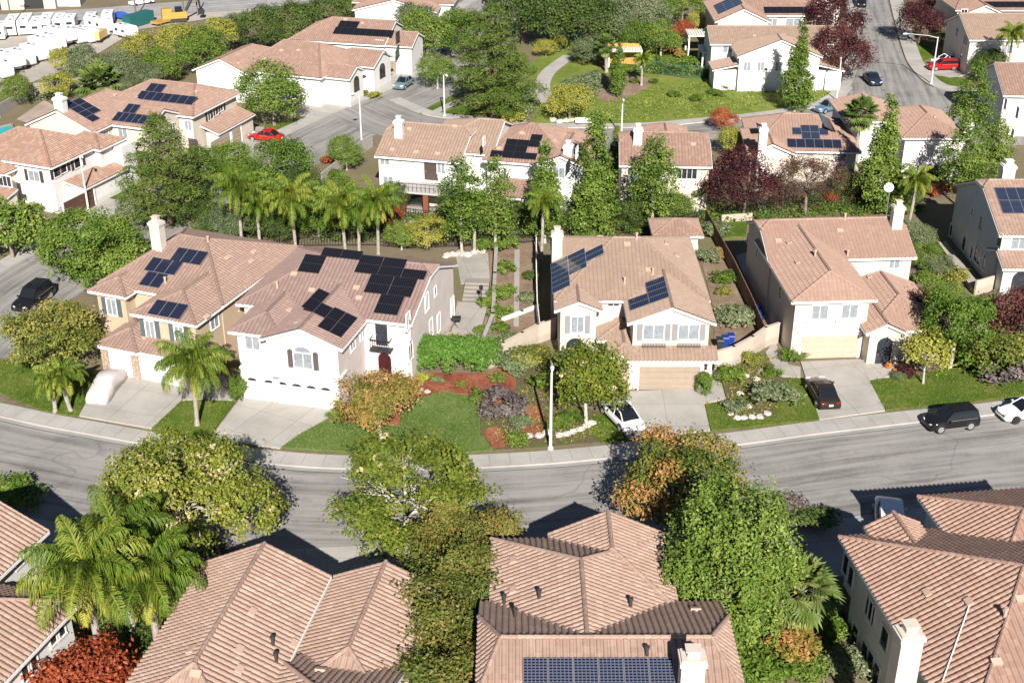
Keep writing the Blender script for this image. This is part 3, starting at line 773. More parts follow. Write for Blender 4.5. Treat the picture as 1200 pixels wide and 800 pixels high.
H.garage(w5, 'r', (258, 157), 4.6, 2.1, M_GART); H.garage(w5, 'r', (275, 146), 2.4, 2.1, M_GART)
H.solar((w1, 'r'), 108, 144.5, [(0, j) for j in range(5)] + [(1, j) for j in range(1, 4)], 1.5, 1.0, 'n')
H.solar((w2, 'f'), 131, 142.5, [(i, 0) for i in range(6)] + [(i + .6, 1) for i in range(2)], .86, 1.6, 'n')
H.solar((w4, 'f'), 159, 117, [(i, 0) for i in range(7)] + [(0.4, 1), (1.4, 1)], 1.12, 1.6, 'n')
H.chim((72, 129), 114, 1.2, .9, W_WHITE); H.chim((195, 91), 77, 1.2, .9, W_WHITE); H.flatvents([(215, 95), (230, 108), (135, 112)])
H.finish()

H = House('mottled_roof_house', 'white house with mottled terracotta hip roof and dark brown garage door, at the left edge', (60, 197, 5.4), -22, W_WHITE, T_E2, seg=6, trim=M_TRIM)
m = H.wing((-12, 0, 0, 9.5), 5.4, 'u', pitch=.45, inset=(4, 5)); b = H.wing((-5, .8, 7, 11.5), 5.3, 'u', ('hip', 'hip'), .42)
g = H.shed((-1.5, 2.2, 2.0, 9.5), 2.6, .8, 'l', ov=.35)
H.block((-.6, 1.6, 9.6, 12.0), 0, 4.9)
H.window(m, 'f', 40, 206, 1.4, 1.2, M_BLIND, M_DKTRIM); H.window(m, 'r', 66, 201, .9, 1.2, None, M_DKTRIM, cols=1); H.window(m, 'r', 74, 196, .9, 1.2, None, M_DKTRIM, cols=1); H.window(m, 'r', 91, 189, 1.2, 1.4, None, M_DKTRIM, cols=1)
H.garage(g, 'r', (90, 222), 4.9, 2.15, M_GARB)
H.finish()
H = House('cropped_corner_house', 'beige house corner with low tile eave, cut off by the left edge below mottled roof', (0, 200, 4.6), -22, W_BEIGE, T_E2, seg=6)
m = H.wing((-10, 1.2, -1.5, 6), 4.6, 'v', ('gable', 'hip'), .40); s_ = H.shed((-6, 3.0, -4.0, -1.0), 2.6, .7)
H.window(m, 'f', 6, 212, 1.6, 1.2, cols=3); H.finish()

H = House('terracotta_cluster_house', 'long house with several terracotta gables facing the side street, behind the round street tree', (225, 82, 4.0), -20, W_WHITE, T_E, seg=6)
w1 = H.wing((0, 9, 0, 13), 4.0, 'v', ('gable', 'hip'), .42); w2 = H.wing((6, 19, 1.5, 15), 4.2, 'u', ('hip', 'hip'), .42, inset=(4, 3.6))
w3 = H.wing((14, 22.5, 3.0, 8), 4.0, 'u', ('hip', 'gable'), .45); w5 = H.wing((15, 23, 9.5, 16), 4.05, 'u', ('hip', 'gable'), .45)
H.window(w3, 'f', 345, 95, 1.0, 1.2, frame=M_DKTRIM); H.window(w3, 'r', 376, 101, 1.4, 1.4, frame=M_DKTRIM, z=2.5, c=5.5, arch=True); H.window(w5, 'r', 446, 74, 1.6, 1.3, frame=M_DKTRIM, z=2.5, c=12.7, arch=True)
H.chim((319, 54), 40, 1.1, 1.0, W_WHITE); H.chim((231, 82), 67, 1.3, 1.0, W_WHITE); H.flatvents([(280, 75), (330, 60), (310, 70), (350, 60)])
H.finish()
H = House('long_solar_house', 'house with one long black solar strip on its terracotta roof, beside the street tree row', (360, 48, 4.4), -14, W_WHITE, T_E, seg=6)
w1 = H.wing((-3, 12, 0, 11), 4.4, 'u', ('hip', 'gable'), .42, inset=(5, 5)); w2 = H.wing((10, 16, 0.6, 7), 4.3, 'u', ('hip', 'gable'), .42)
H.solar((w1, 'f'), 390, 40.5, [(i, 0) for i in range(9)] + [(i + .2, 1) for i in range(3)], 1.0, 1.6, 'k')
H.window(w2, 'r', 466, 44, 1.4, 1.5, frame=M_DKTRIM); H.window(w2, 'f', 445, 52, 1.2, 1.2); H.window(w1, 'f', 413, 62, 1.0, .9); H.garage(w2, 'f', (450, 58), 3.6, 2.0, M_GART); H.flatvents([(405, 24), (425, 28)])
H.finish()
H = House('top_gable_house', 'house with a wide white gable over a dark open garage, at the top edge', (412, 12, 4.0), -6, W_WHITE, T_E, seg=6)
w1 = H.wing((0, 14, 0, 8), 4.0, 'v', ('gable', 'hip'), .25); w2 = H.wing((-1, 16, 5, 15), 4.2, 'u', ('hip', 'hip'), .42)
H.garage(w1, 'f', (440, 22), 6.5, 2.2, M_DKTRIM); H.finish()

# ---- far right
H = House('white_gable_house', 'white house with a broad windowless-topped gable above the green hillside', (867, 67, 5.0), 0, W_WHITE, T_G, seg=6)
g1 = H.wing((-.3, 11.5, 0, 9), 5.0, 'v', ('gable', 'hip'), .40, ov=.3); m = H.wing((-3.2, 15.5, 6.5, 15), 5.2, 'u', ('gable', 'gable'), .36)
s1 = H.shed((-3.6, .2, .5, 5), 3.0, .8, 'r'); s2 = H.shed((11.0, 15.0, 0.5, 5.5), 2.9, .9, 'l')
for px in (875, 891, 912): H.window(g1, 'f', px, 83, .9, 1.3, M_BLIND, z=3.6)
H.window(g1, 'f', 897, 86, .5, .5, z=3.2, cols=1); H.window(m, 'f', 943, 56, 1.6, .8, M_BLIND); H.window(m, 'f', 853, 57, 1.4, 1.2, M_BLIND)
H.chim((868, 68), 51, 1.0, .9, W_WHITE); H.flatvents([(884, 43), (918, 42)])
H.finish()
H = House('long_panel_house', 'cream house with long black solar strip and blue solar block, behind the white gable house', (842, 26, 5.2), 0, W_CREAM, T_E, seg=6)
g1 = H.wing((-.5, 8, 0, 14), 5.2, 'v', ('gable', 'hip'), .46); m = H.wing((5, 16.5, 4, 14), 5.3, 'u', ('gable', 'hip'), .40)
H.solar((m, 'f'), 896, 16.5, [(i, 0) for i in range(7)], 1.0, 1.65, 'k'); H.solar((g1, 'l'), 843, 18, [(i, j) for i in range(-5, 0) for j in range(3)], 1.2, 1.3, 'b')
H.chim((859, 22), 9, .9, .9, W_CREAM); H.window(m, 'f', 930, 26, 2.4, 1.2, M_BLIND); H.window(m, 'f', 905, 26, 1.4, 1.2, M_BLIND)
H.finish()
H = House('top_white_house', 'white house with terracotta roof at the top edge beside the tall purple trees', (880, 3, 5.0), 0, W_WHITE, T_E2, seg=6)
m = H.wing((-4, 14, 0, 12), 5.0, 'u', ('hip', 'gable'), .40); g1 = H.wing((8, 14.5, -3, 5), 5.1, 'v', ('gable', 'hip'), .3); H.window(g1, 'f', 932, 4, .8, .8); H.finish()
H = House('sunlit_corner_house', 'beige house with sandy roof and shaded side wall, behind the red car', (1138, 47, 5.4), 0, W_BEIGE, T_G, seg=6)
m = H.wing((-.2, 17, 0, 12), 5.4, 'u', ('gable', 'hip'), .40); H.window(m, 'l', 1122, 38, 1.0, 1.3, cols=1); H.window(m, 'l', 1132, 47, 1.8, 1.4); H.window(m, 'l', 1127, 62, 1.0, 1.4, cols=1); H.window(m, 'f', 1180, 58, 1.6, 1.3, M_BLIND)
H.garage(m, 'f', (1192, 76), 4.6, 2.1, M_GARC); H.finish()
H = House('top_right_house', 'pink-tan house with a dark solar strip at the top right corner', (1120, 12, 5.2), 0, W_CREAM, T_E, seg=6)
m = H.wing((0, 20, 0, 12), 5.2, 'u', ('hip', 'hip'), .42, inset=(3, 4)); g1 = H.wing((1, 7, -2, 6), 5.1, 'v', ('gable', 'hip'), .42)
H.solar((m, 'f'), 1150, 11, [(i, .2) for i in range(10)], 1.0, 1.5, 'k'); H.window(g1, 'f', 1130, 14, .9, .8); H.finish()

# ---- foreground row, seen from behind and above
H = House('foreground_roof_house', 'foreground house with pink S-tile roof and blue grid solar panels, seen from behind and above', (578, 632, 5.6), 0, W_CREAM, T_F, seg=8, cl=.37)
a = H.wing((-.1, 9.95, -11.2, .05), 5.6, 'v', ('gable', 'hip'), .44, inset=(4, 5.0), ovg=.6); b = H.wing((3.3, 10.3, -6.5, .75), 5.52, 'v', ('hip', 'gable'), .46, inset=(3.5, 0))
c_ = H.wing((-.65, 12.6, -17.2, -5.9), 5.66, 'u', ('jerk', 'jerk'), .40, jf=.45, inset=(1.2, 1.4))
H.solar((c_, 'f'), 613, 808, [(i, j) for i in range(6) for j in range(-1, 1)], 1.23, 1.65, 'g')
H.chimney(812, 768, 9.2, 1.15, .95, W_CREAM); H.vents([(591, 708), (632, 702), (739, 712), (758, 769), (604, 724)], True); H.flatvents([(602, 657), (602, 692), (815, 715)])
H.finish()
H = House('twin_ridge_house', 'foreground house with two parallel pink tile ridges, beside the overgrown red-green tree row', (388, 675, 5.6), -10, W_WHITE, T_F, seg=8, cl=.37)
a = H.wing((-7.6, 0, -14, 0.0), 5.6, 'v', ('hip', 'gable'), .48); b = H.wing((-.25, 6.1, -9.5, 1.2), 4.75, 'v', ('hip', 'gable'), .44)
c_ = H.wing((-1.5, 6.0, -14, -6.2), 5.1, 'u', ('hip', 'gable'), .42)
H.vents([(324, 776), (320, 757)], True); H.flatvents([(280, 785), (230, 790), (280, 762), (295, 718), (225, 762), (344, 755), (376, 786)])
H.finish()
H = House('left_foreground_house', 'foreground house cut off at the lower left edge, half hidden by the big palms', (55, 622, 5.6), -17, W_WHITE, T_F, seg=8, cl=.37)
a = H.wing((-9, .1, -5, .05), 5.6, 'v', ('hip', 'gable'), .46); b = H.wing((-4.2, 5.3, -17, -4.6), 5.0, 'v', ('hip', 'hip'), .46, inset=(4, 4.0))
for px, py in ((22, 655), (31, 645)): H.window(a, 'r', px, py, .8, .9, cols=1)
for px, py in ((62, 742), (70, 735), (38, 775), (30, 785)): H.window(b, 'r', px, py, .7, 1.3, cols=1)
H.finish()
H = House('right_foreground_house', 'foreground house with red-brown tile roofs and white chimney, at the lower right corner', (986, 630, 5.6), 7.5, W_WHITE, T_F4, seg=8, cl=.37)
a = H.wing((-.1, 15, -17, .1), 5.6, 'u', pitch=.42, inset=(6.6, 5)); b = H.wing((1.6, 5.0, -5, .6), 5.9, 'v', ('hip', 'gable'), .5)
c_ = H.wing((6.0, 16, -7, 3.0), 6.0, 'u', ('hip', 'hip'), .42, inset=(4.0, 4))
for px, py, w in ((992, 662, .8), (997, 674, .8), (1019, 711, .9), (1022, 718, .8), (1037, 747, .9)): H.window(a, 'l', px, py, w, 1.4, cols=1)
for px, py in ((1002, 745), (1013, 765), (1020, 776), (1027, 790)): H.window(a, 'l', px, py, .8, 1.6, cols=1)
H.door(a, 'l', 990, 712, 1.2, 2.4, M_DKTRIM, 0, name='side_door'); H.window(c_, 'l', 1102, 630, 1.0, 1.2, cols=2)
H.chimney(1066, 739, 9.0, 1.15, 1.0, W_CREAM); H.vents([(1177, 724)]); H.flatvents([(1087, 695), (1136, 706), (1167, 776), (1195, 702)])
b_ = H.hit(1136, 710); b2_ = H.hit(1104, 800, None)
if b_ and b2_:
    q = MB(); q.tube([b_[1] + Vector((0, 0, .14)), (b_[1] + b2_[1]) / 2 + Vector((0, 0, .14)), b2_[1] + Vector((0, 0, .14))], .035, 5); q.build('roof_conduit', M_TRIM, H.root)
H.finish()
# ------------------------------------------------------------------ ground materials
def groundmat(name, stops, s1=0.12, s2=1.6, b=0.4, extra=None):
    m, nt, bs, o = new_mat(name); p = geo_pos(nt)
    f1 = noise(nt, p, s1, 5, 0.6); f2 = noise(nt, p, s2, 6, 0.75); f3 = noise(nt, p, 14, 3, 0.7)
    f = mth(nt, 'ADD', mth(nt, 'MULTIPLY', f1, 0.45), mth(nt, 'ADD', mth(nt, 'MULTIPLY', f2, 0.35), mth(nt, 'MULTIPLY', f3, 0.2)))
    nt.links.new(ramp(nt, f, stops), bs.inputs['Base Color']); bs.inputs['Roughness'].default_value = 0.95
    bs.inputs['Specular IOR Level'].default_value = 0.1
    bump(nt, bs, mth(nt, 'ADD', f2, f3), b, 0.12); return m
G_SOIL = groundmat('dry soil and litter', [(.36, (.11, .085, .055)), (.48, (.22, .175, .12)), (.56, (.16, .15, .07)), (.68, (.32, .26, .18))])
G_LAWN = groundmat('mown lawn', [(.36, (.040, .085, .010)), (.46, (.075, .13, .015)), (.54, (.12, .165, .025)), (.63, (.23, .20, .075))], 0.30, 1.8, 0.6)
G_LAWN2 = groundmat('lush lawn', [(.38, (.06, .11, .022)), (.5, (.105, .165, .042)), (.62, (.18, .22, .08))], 0.3, 3, 0.5)
G_HILL = groundmat('rough hillside grass', [(.36, (.09, .14, .025)), (.48, (.17, .22, .04)), (.56, (.24, .27, .06)), (.68, (.34, .30, .13))], 0.10, 0.9, 0.8)
G_DIRT = groundmat('bare brown soil', [(.38, (.19, .13, .09)), (.5, (.29, .205, .145)), (.64, (.38, .29, .21))], 0.3, 2.2, 0.7)
G_MULCH = groundmat('red bark mulch', [(.38, (.17, .05, .03)), (.5, (.34, .11, .065)), (.64, (.46, .21, .13))], 0.5, 4, 0.9)
G_BED = groundmat('planting bed', [(.36, (.08, .075, .035)), (.48, (.17, .13, .08)), (.56, (.12, .14, .05)), (.68, (.30, .23, .15))], 0.4, 2.2, 0.9)
G_TURF = groundmat('dark artificial turf', [(.4, (.05, .10, .03)), (.6, (.08, .14, .05))], .5, 3, .2)
G_YARD = groundmat('dusty yard pavement', [(.38, (.33, .30, .26)), (.5, (.41, .37, .32)), (.64, (.47, .43, .38))], 0.05, 0.6, 0.1)
def concrete(name, c, joints=None):
    m, nt, b, o = new_mat(name); p = geo_pos(nt)
    f = noise(nt, p, 0.30, 6, 0.65); g = noise(nt, p, 5, 5, 0.7)
    col = ramp(nt, f, [(.3, [x * .80 for x in c]), (.55, c), (.75, [min(.9, x * 1.08) for x in c])])
    col = mix(nt, ramp(nt, g, [(.5, (0, 0, 0)), (.8, (.3, .3, .3))]), col, [x * .66 for x in c])
    st = noise(nt, p, 0.9, 7, .8)
    col = mix(nt, ramp(nt, st, [(.60, (0, 0, 0)), (.72, (.32, .32, .32))]), col, [x * .5 for x in c])
    if joints:
        uv = N(nt, 'ShaderNodeTexCoord').outputs['UV']; br = N(nt, 'ShaderNodeTexBrick'); br.offset = 0.0
        nt.links.new(uv, br.inputs['Vector']); br.inputs['Scale'].default_value = 1.0
        br.inputs['Brick Width'].default_value = joints[0]; br.inputs['Row Height'].default_value = joints[1]; br.inputs['Mortar Size'].default_value = 0.035
        br.inputs['Color1'].default_value = (1, 1, 1, 1); br.inputs['Color2'].default_value = (.94, .94, .93, 1); br.inputs['Mortar'].default_value = (.74, .72, .70, 1)
        col = mix(nt, 1.0, col, br.outputs[0], 'MULTIPLY')
    nt.links.new(col, b.inputs['Base Color']); b.inputs['Roughness'].default_value = .9; b.inputs['Specular IOR Level'].default_value = .2
    bump(nt, b, g, .2, .01); return m
C_WALK = concrete('sidewalk concrete', (.44, .415, .385), (1.5, 30)); C_DRIVE = concrete('driveway concrete', (.42, .395, .36), (3.4, 3.4))
C_CURB = concrete('kerb concrete', (.40, .38, .355)); C_GUT = concrete('gutter concrete', (.33, .315, .295)); C_PATIO = concrete('patio concrete', (.41, .38, .34), (2.2, 2.2)); C_PINK = concrete('pinkish paving', (.44, .35, .29), (1.2, 1.2))
def asphaltmat(name, c):
    """old worn asphalt: u runs along the road, v across; tyre-polished bands, patches and tar cracks"""
    m, nt, b, o = new_mat(name); uv = N(nt, 'ShaderNodeTexCoord').outputs['UV']; p = geo_pos(nt)
    mp = N(nt, 'ShaderNodeMapping'); nt.links.new(uv, mp.inputs[0]); mp.inputs['Scale'].default_value = (.045, .95, 1)
    s = noise(nt, mp.outputs[0], 1.3, 6, .65); f = noise(nt, p, .22, 6, .65); g = noise(nt, p, 3.5, 6, .8)
    t = mth(nt, 'ADD', mth(nt, 'MULTIPLY', s, .6), mth(nt, 'ADD', mth(nt, 'MULTIPLY', f, .25), mth(nt, 'MULTIPLY', g, .15)))
    col = ramp(nt, t, [(.38, [x * .46 for x in c]), (.46, [x * .78 for x in c]), (.53, c), (.62, [x * 1.16 for x in c])])
    # wandering tar cracks = thin level lines of a large warped noise
    n2 = noise(nt, mp.outputs[0], .55, 3, .5); n3 = noise(nt, p, .06, 3, .45)
    cr = mth(nt, 'ABSOLUTE', mth(nt, 'SUBTRACT', n3, .5)); cf = ramp(nt, cr, [(.0, (.38, .38, .38)), (.0022, (0, 0, 0))])
    col = mix(nt, cf, col, [x * .35 for x in c])
    n4 = noise(nt, p, .5, 3, .5); pf = ramp(nt, n4, [(.64, (0, 0, 0)), (.67, (.35, .35, .35))]); col = mix(nt, pf, col, [x * .6 for x in c])
    nt.links.new(col, b.inputs['Base Color']); b.inputs['Roughness'].default_value = .88; b.inputs['Specular IOR Level'].default_value = .25
    bump(nt, b, noise(nt, p, 30, 2), .3, .01); return m
A_ROAD = asphaltmat('worn grey asphalt', (.295, .277, .262)); A_HWY = asphaltmat('pale highway asphalt', (.36, .345, .335))

# ------------------------------------------------------------------ terrain sheet
def terrain():
    xs = np.concatenate([np.arange(-900, -250, 50), np.arange(-250, 251, 4.0), np.arange(300, 901, 50)])
    ys = np.concatenate([np.arange(-300, 30, 30), np.arange(30, 480, 4.0), np.arange(500, 1500, 60)])
    V = np.array([(x, y, hgt(x, y)) for y in ys for x in xs]); nx = len(xs)
    F = np.array([(j * nx + i, j * nx + i + 1, (j + 1) * nx + i + 1, (j + 1) * nx + i) for j in range(len(ys) - 1) for i in range(nx - 1)])
    o = link('ground', np_mesh('ground', V, F, G_SOIL, smooth=True)); tag(o, None, None, kind='structure')
terrain()
def S(o): o['kind'] = 'structure'; return o
def poly(name, pts, mat, z=.08, world=False):
    q = pts if world else [tuple(at(*p)[:2]) for p in pts]
    n = len(q); A = sum(q[i][0] * q[(i + 1) % n][1] - q[(i + 1) % n][0] * q[i][1] for i in range(n))
    if A < 0: q = q[::-1]
    V = [(x, y, -.05) for x, y in q] + [(x, y, z) for x, y in q]
    F = [(i, (i + 1) % n, n + (i + 1) % n, n + i) for i in range(n)] + [tuple(range(n, 2 * n))]
    me = bpy.data.meshes.new(name); me.from_pydata(V, [], F); me.materials.append(mat)
    uvl = me.uv_layers.new(name='UVMap')
    d = Vector(q[1]) - Vector(q[0]); d.normalize()
    for l in me.loops:
        c = V[l.vertex_index]; uvl.data[l.index].uv = (c[0] * d.x + c[1] * d.y, -c[0] * d.y + c[1] * d.x)
    o = link(name, me); return S(o)
def dense(line, step=1.0):
    """smooth curve through the points (Catmull-Rom), resampled"""
    P = [Vector(p[:2]) for p in line]; P = [P[0] * 2 - P[1]] + P + [P[-1] * 2 - P[-2]]; out = []
    for i in range(1, len(P) - 2):
        n = max(2, int((P[i + 1] - P[i]).length / step))
        for k in range(n):
            t = k / n; a, b, c, d = P[i - 1], P[i], P[i + 1], P[i + 2]
            out.append(.5 * ((2 * b) + (c - a) * t + (2 * a - 5 * b + 4 * c - d) * t * t + (3 * b - a - 3 * c + d) * t ** 3))
    out.append(P[-2]); return out
def offset(L, d):
    out = []
    for i, p in enumerate(L):
        t = (L[min(i + 1, len(L) - 1)] - L[max(i - 1, 0)]).normalized(); out.append(p + Vector((-t.y, t.x)) * d)
    return out
def ribbon(name, La, Lb, mat, z=0.0, skirt=False, hf=None):
    n = len(La); V = []; F = []; U = []; s = 0
    w = (La[0] - Lb[0]).length
    for i in range(n):
        if i: s += (La[i] - La[i - 1]).length
        za = z + (hgt(*La[i]) if hf else 0); zb = z + (hgt(*Lb[i]) if hf else 0)
        V += [(*La[i], za), (*Lb[i], zb)]; U.append((s, 0, w))
    if skirt: V += [(v[0], v[1], -.06) for v in V]
    uv = []
    for i in range(n - 1):
        F.append((2 * i, 2 * i + 1, 2 * i + 3, 2 * i + 2)); uv += [(U[i][0], 0), (U[i][0], w), (U[i + 1][0], w), (U[i + 1][0], 0)]
        if skirt:
            o = 2 * n
            F.append((o + 2 * i, 2 * i, 2 * i + 2, o + 2 * i + 2)); F.append((2 * i + 1, o + 2 * i + 1, o + 2 * i + 3, 2 * i + 3))
            uv += [(U[i][0], 0), (U[i][0], 0), (U[i + 1][0], 0), (U[i + 1][0], 0)] + [(U[i][0], w), (U[i][0], w), (U[i + 1][0], w), (U[i + 1][0], w)]
    me = np_mesh(name, V, F, mat, uv=uv)
    # upward normals
    if me.polygons[0].normal.z < 0: me.flip_normals()
    return S(link(name, me))
# main street: far kerb line traced, road 11 m wide
kf = dense([at(*p) for p in ((-160, 452), (-60, 477), (0, 489), (50, 500), (100, 509), (160, 520), (220, 530), (280, 540), (345, 547), (400, 550), (470, 551), (535, 550), (600, 547), (660, 543), (720, 537), (780, 530), (865, 522), (945, 511), (1020, 502), (1072, 496), (1145, 489), (1200, 482), (1300, 470), (1400, 459))])
ROADW = 11.0
kn = offset(kf, -ROADW)
if kn[0].y > kf[0].y: kn = offset(kf, ROADW)
sg = 1 if offset(kf, 1)[0].y > kf[0].y else -1
ribbon('main_street', kf, kn, A_ROAD, .012)
ribbon('gutter', kf, offset(kf, -.42 * sg), C_GUT, .018); ribbon('gutter', offset(kf, -.422 * sg), offset(kf, -.50 * sg), plain('gutter seam', (.10, .095, .09), .9), .018)
ribbon('gutter', offset(kn, .45 * sg), kn, C_CURB, .018)
ribbon('kerb', offset(kf, .17 * sg), kf, C_CURB, .145, True); ribbon('sidewalk', offset(kf, 1.75 * sg), offset(kf, .172 * sg), C_WALK, .14, True)
ribbon('kerb', offset(kn, -.17 * sg), kn, C_CURB, .145, True); ribbon('sidewalk', offset(kn, -1.75 * sg), offset(kn, -.172 * sg), C_WALK, .14, True)
# far side lots
poly('lawn', [(-40, 430), (0, 424), (30, 420), (100, 437), (116, 437), (110, 450), (93, 488), (65, 484), (45, 479), (25, 471), (0, 460), (-40, 445)], G_LAWN, .10)
poly('lawn', [(178, 503), (212, 471), (240, 469), (276, 471), (244, 514)], G_LAWN, .10)
poly('driveway', [(93, 488), (112, 452), (128, 436), (192, 444), (216, 452), (213, 470), (178, 503)], C_DRIVE, .125)
poly('walkway', [(216, 452), (262, 440), (272, 462), (276, 470), (240, 468), (214, 470)], C_PATIO, .11)
poly('driveway', [(246, 515), (286, 462), (300, 458), (400, 473), (384, 490), (350, 509), (328, 526)], C_DRIVE, .125)
poly('lawn', [(329, 525), (351, 510), (384, 492), (420, 497), (468, 500), (470, 484), (488, 468), (520, 460), (548, 464), (560, 476), (562, 508), (577, 527), (540, 531), (435, 531), (375, 528)], G_LAWN2, .10)
poly('mulch_bed', [(400, 474), (470, 450), (492, 437), (575, 438), (602, 424), (604, 455), (597, 470), (560, 474), (548, 463), (520, 459), (488, 467), (470, 483), (468, 499), (420, 496), (385, 491)], G_MULCH, .09)
poly('planting_bed', [(562, 476), (598, 470), (605, 452), (604, 430), (640, 418), (652, 470), (709, 484), (735, 515), (645, 524), (580, 528), (563, 508)], G_BED, .09)
poly('mulch_bed', [(612, 480), (628, 474), (640, 490), (636, 512), (618, 515), (608, 500)], G_MULCH, .102)
poly('mulch_bed', [(566, 505), (580, 500), (593, 510), (594, 524), (576, 526)], G_MULCH, .102)
poly('lawn', [(690, 489), (709, 485), (735, 515.5), (704, 519), (690, 508)], G_LAWN, .105)
poly('driveway', [(736, 515.5), (708, 484), (733, 460), (818, 456), (830, 436), (842, 436), (850, 468), (825, 474), (832, 505)], C_DRIVE, .125)
poly('lawn', [(826, 474), (851, 471), (855, 491), (903, 491), (906, 470), (922, 444), (941, 444), (960, 492), (900, 498), (833, 505)], G_LAWN, .10)
poly('rock_garden', [(843, 435), (885, 414), (905, 412), (912, 440), (921, 446), (905, 490), (856, 490), (851, 468)], G_BED, .107)
poly('walkway', [(897, 414), (912, 441), (938, 443), (938, 431), (924, 428), (906, 402)], C_PATIO, .11)
poly('driveway', [(938, 425), (1005, 422), (1018, 446), (1037, 482), (960, 492.5)], C_DRIVE, .125)
poly('walkway', [(1005, 422), (1046, 427), (1052, 441), (1018, 445.5)], C_PATIO, .12)
poly('lawn', [(1018, 446.5), (1078, 440), (1130, 425), (1240, 425), (1240, 458), (1200, 463), (1137, 471), (1075, 477), (1037.5, 481.5)], G_LAWN, .10)
# yards between the houses
poly('patio', [(534, 300), (572, 297), (574, 330), (540, 333)], C_PATIO, .10); poly('patio', [(536, 354), (571, 360), (560, 400), (528, 396)], C_PATIO, .10); poly('paving', [(525, 390), (560, 392), (556, 408), (515, 408)], C_PINK, .11)
poly('terrace', [(574, 290), (632, 285), (632, 392), (600, 425), (573, 432), (562, 400), (572, 360)], G_DIRT, .08)
poly('garden_path', [(603, 293), (609, 293), (608, 383), (602, 383)], C_PATIO, .10)
poly('side_yard', [(820, 300), (842, 290), (900, 380), (835, 425), (838, 370)], G_DIRT, .07); poly('lawn', [(848, 262), (876, 260), (874, 278), (850, 279)], G_LAWN, .09); poly('lawn', [(842, 268), (848, 264), (850, 279), (846, 281)], G_LAWN, .085)
poly('side_path', [(862, 300), (876, 296), (918, 430), (905, 412), (893, 372)], C_WALK, .06); poly('side_path', [(1098, 288), (1108, 283), (1150, 338), (1140, 345)], C_PATIO, .09)
poly('turf', [(470, 249), (520, 252), (530, 262), (468, 257)], G_TURF, .09); poly('patio', [(463, 240), (525, 247), (524, 251), (468, 248)], C_PATIO, .08); poly('patio', [(466, 258), (530, 263), (530, 268), (464, 263)], C_PATIO, .08)
poly('patio', [(590, 240), (640, 246), (640, 262), (592, 256)], C_PATIO, .08); poly('turf', [(592, 257), (650, 263), (650, 270), (590, 266)], G_TURF, .09)
# near side lots
poly('driveway', [(318, 645), (436, 640), (430, 690), (330, 690)], C_DRIVE, .12); poly('driveway', [(940, 634), (1090, 612), (1100, 660), (960, 680)], C_DRIVE, .12); poly('driveway', [(600, 640), (720, 640), (720, 670), (600, 670)], C_DRIVE, .12); poly('driveway', [(0, 612), (80, 620), (60, 660), (0, 655)], C_DRIVE, .12)
poly('lawn', [(100, 640), (290, 655), (280, 690), (100, 680)], G_LAWN, .10); poly('lawn', [(740, 640), (900, 630), (930, 660), (900, 800), (800, 800)], G_LAWN, .06)
# back streets
lk = dense([at(*p) for p in ((-120, 410), (-50, 355), (0, 322), (60, 288), (140, 250), (230, 208), (290, 180), (385, 136), (470, 100), (505, 76), (524, 50), (534, 26), (545, 10), (566, -3), (600, -20))])
sl = 1 if offset(lk, 1)[20].x < lk[20].x else -1
ribbon('side_street', lk, offset(lk, -10 * sl), A_ROAD, .012); ribbon('kerb', offset(lk, .17 * sl), lk, C_CURB, .145, True); ribbon('sidewalk', offset(lk, 2.1 * sl), offset(lk, .172 * sl), C_WALK, .14, True)
ck = dense([at(*p) for p in ((455, 118), (500, 136), (560, 143), (620, 150), (690, 151), (760, 150), (840, 143), (900, 137), (950, 128), (985, 118), (1000, 104))])
sc_ = 1 if offset(ck, 1)[10].y > ck[10].y else -1
ribbon('cross_street', ck, offset(ck, -10 * sc_), A_ROAD, .016); ribbon('sidewalk', offset(ck, 1.9 * sc_), offset(ck, .15 * sc_), C_WALK, .14, True)
rk = [tuple(at(*p)[:2]) for p in ((1000, -12), (1003, 0), (1008, 25), (1008, 60), (1004, 88), (990, 112), (960, 127), (900, 140), (900, 170), (1220, 170), (1220, 118), (1120, 110), (1085, 100), (1064, 79), (1055, 57), (1046, 25), (1040, 0), (1036, -12))]
poly('right_street', rk, A_ROAD, .02, True)
r1 = dense([at(*p) for p in ((998, -12), (1002, 0), (1007, 25), (1007, 60), (1003, 88), (989, 112), (975, 121))]); ribbon('sidewalk', offset(r1, 0), offset(r1, 2.0 if offset(r1, 1)[3].x < r1[3].x else -2.0), C_WALK, .15, True)
r2 = dense([at(*p) for p in ((1038, -12), (1042, 0), (1048, 25), (1057, 57), (1066, 78), (1087, 99), (1121, 108), (1220, 116))]); ribbon('sidewalk', offset(r2, 0), offset(r2, 2.4 if offset(r2, 1)[3].x > r2[3].x else -2.4), C_WALK, .145, True)
poly('driveway', [(1082, 84), (1086, 77), (1125, 78), (1140, 88), (1112, 92)], C_DRIVE, .12); poly('lawn', [(1064, 55), (1085, 48), (1096, 68), (1075, 74)], G_LAWN, .10); poly('lawn', [(1092, 90), (1120, 90), (1140, 97), (1120, 103), (1104, 100)], G_LAWN, .10)
poly('driveway', [(82, 243), (104, 228), (150, 222), (165, 238), (122, 256)], C_DRIVE, .12); poly('lawn', [(120, 232), (140, 210), (165, 220), (162, 240)], G_LAWN, .13); poly('walkway', [(116, 228), (134, 212), (145, 212), (128, 230)], C_PATIO, .135)
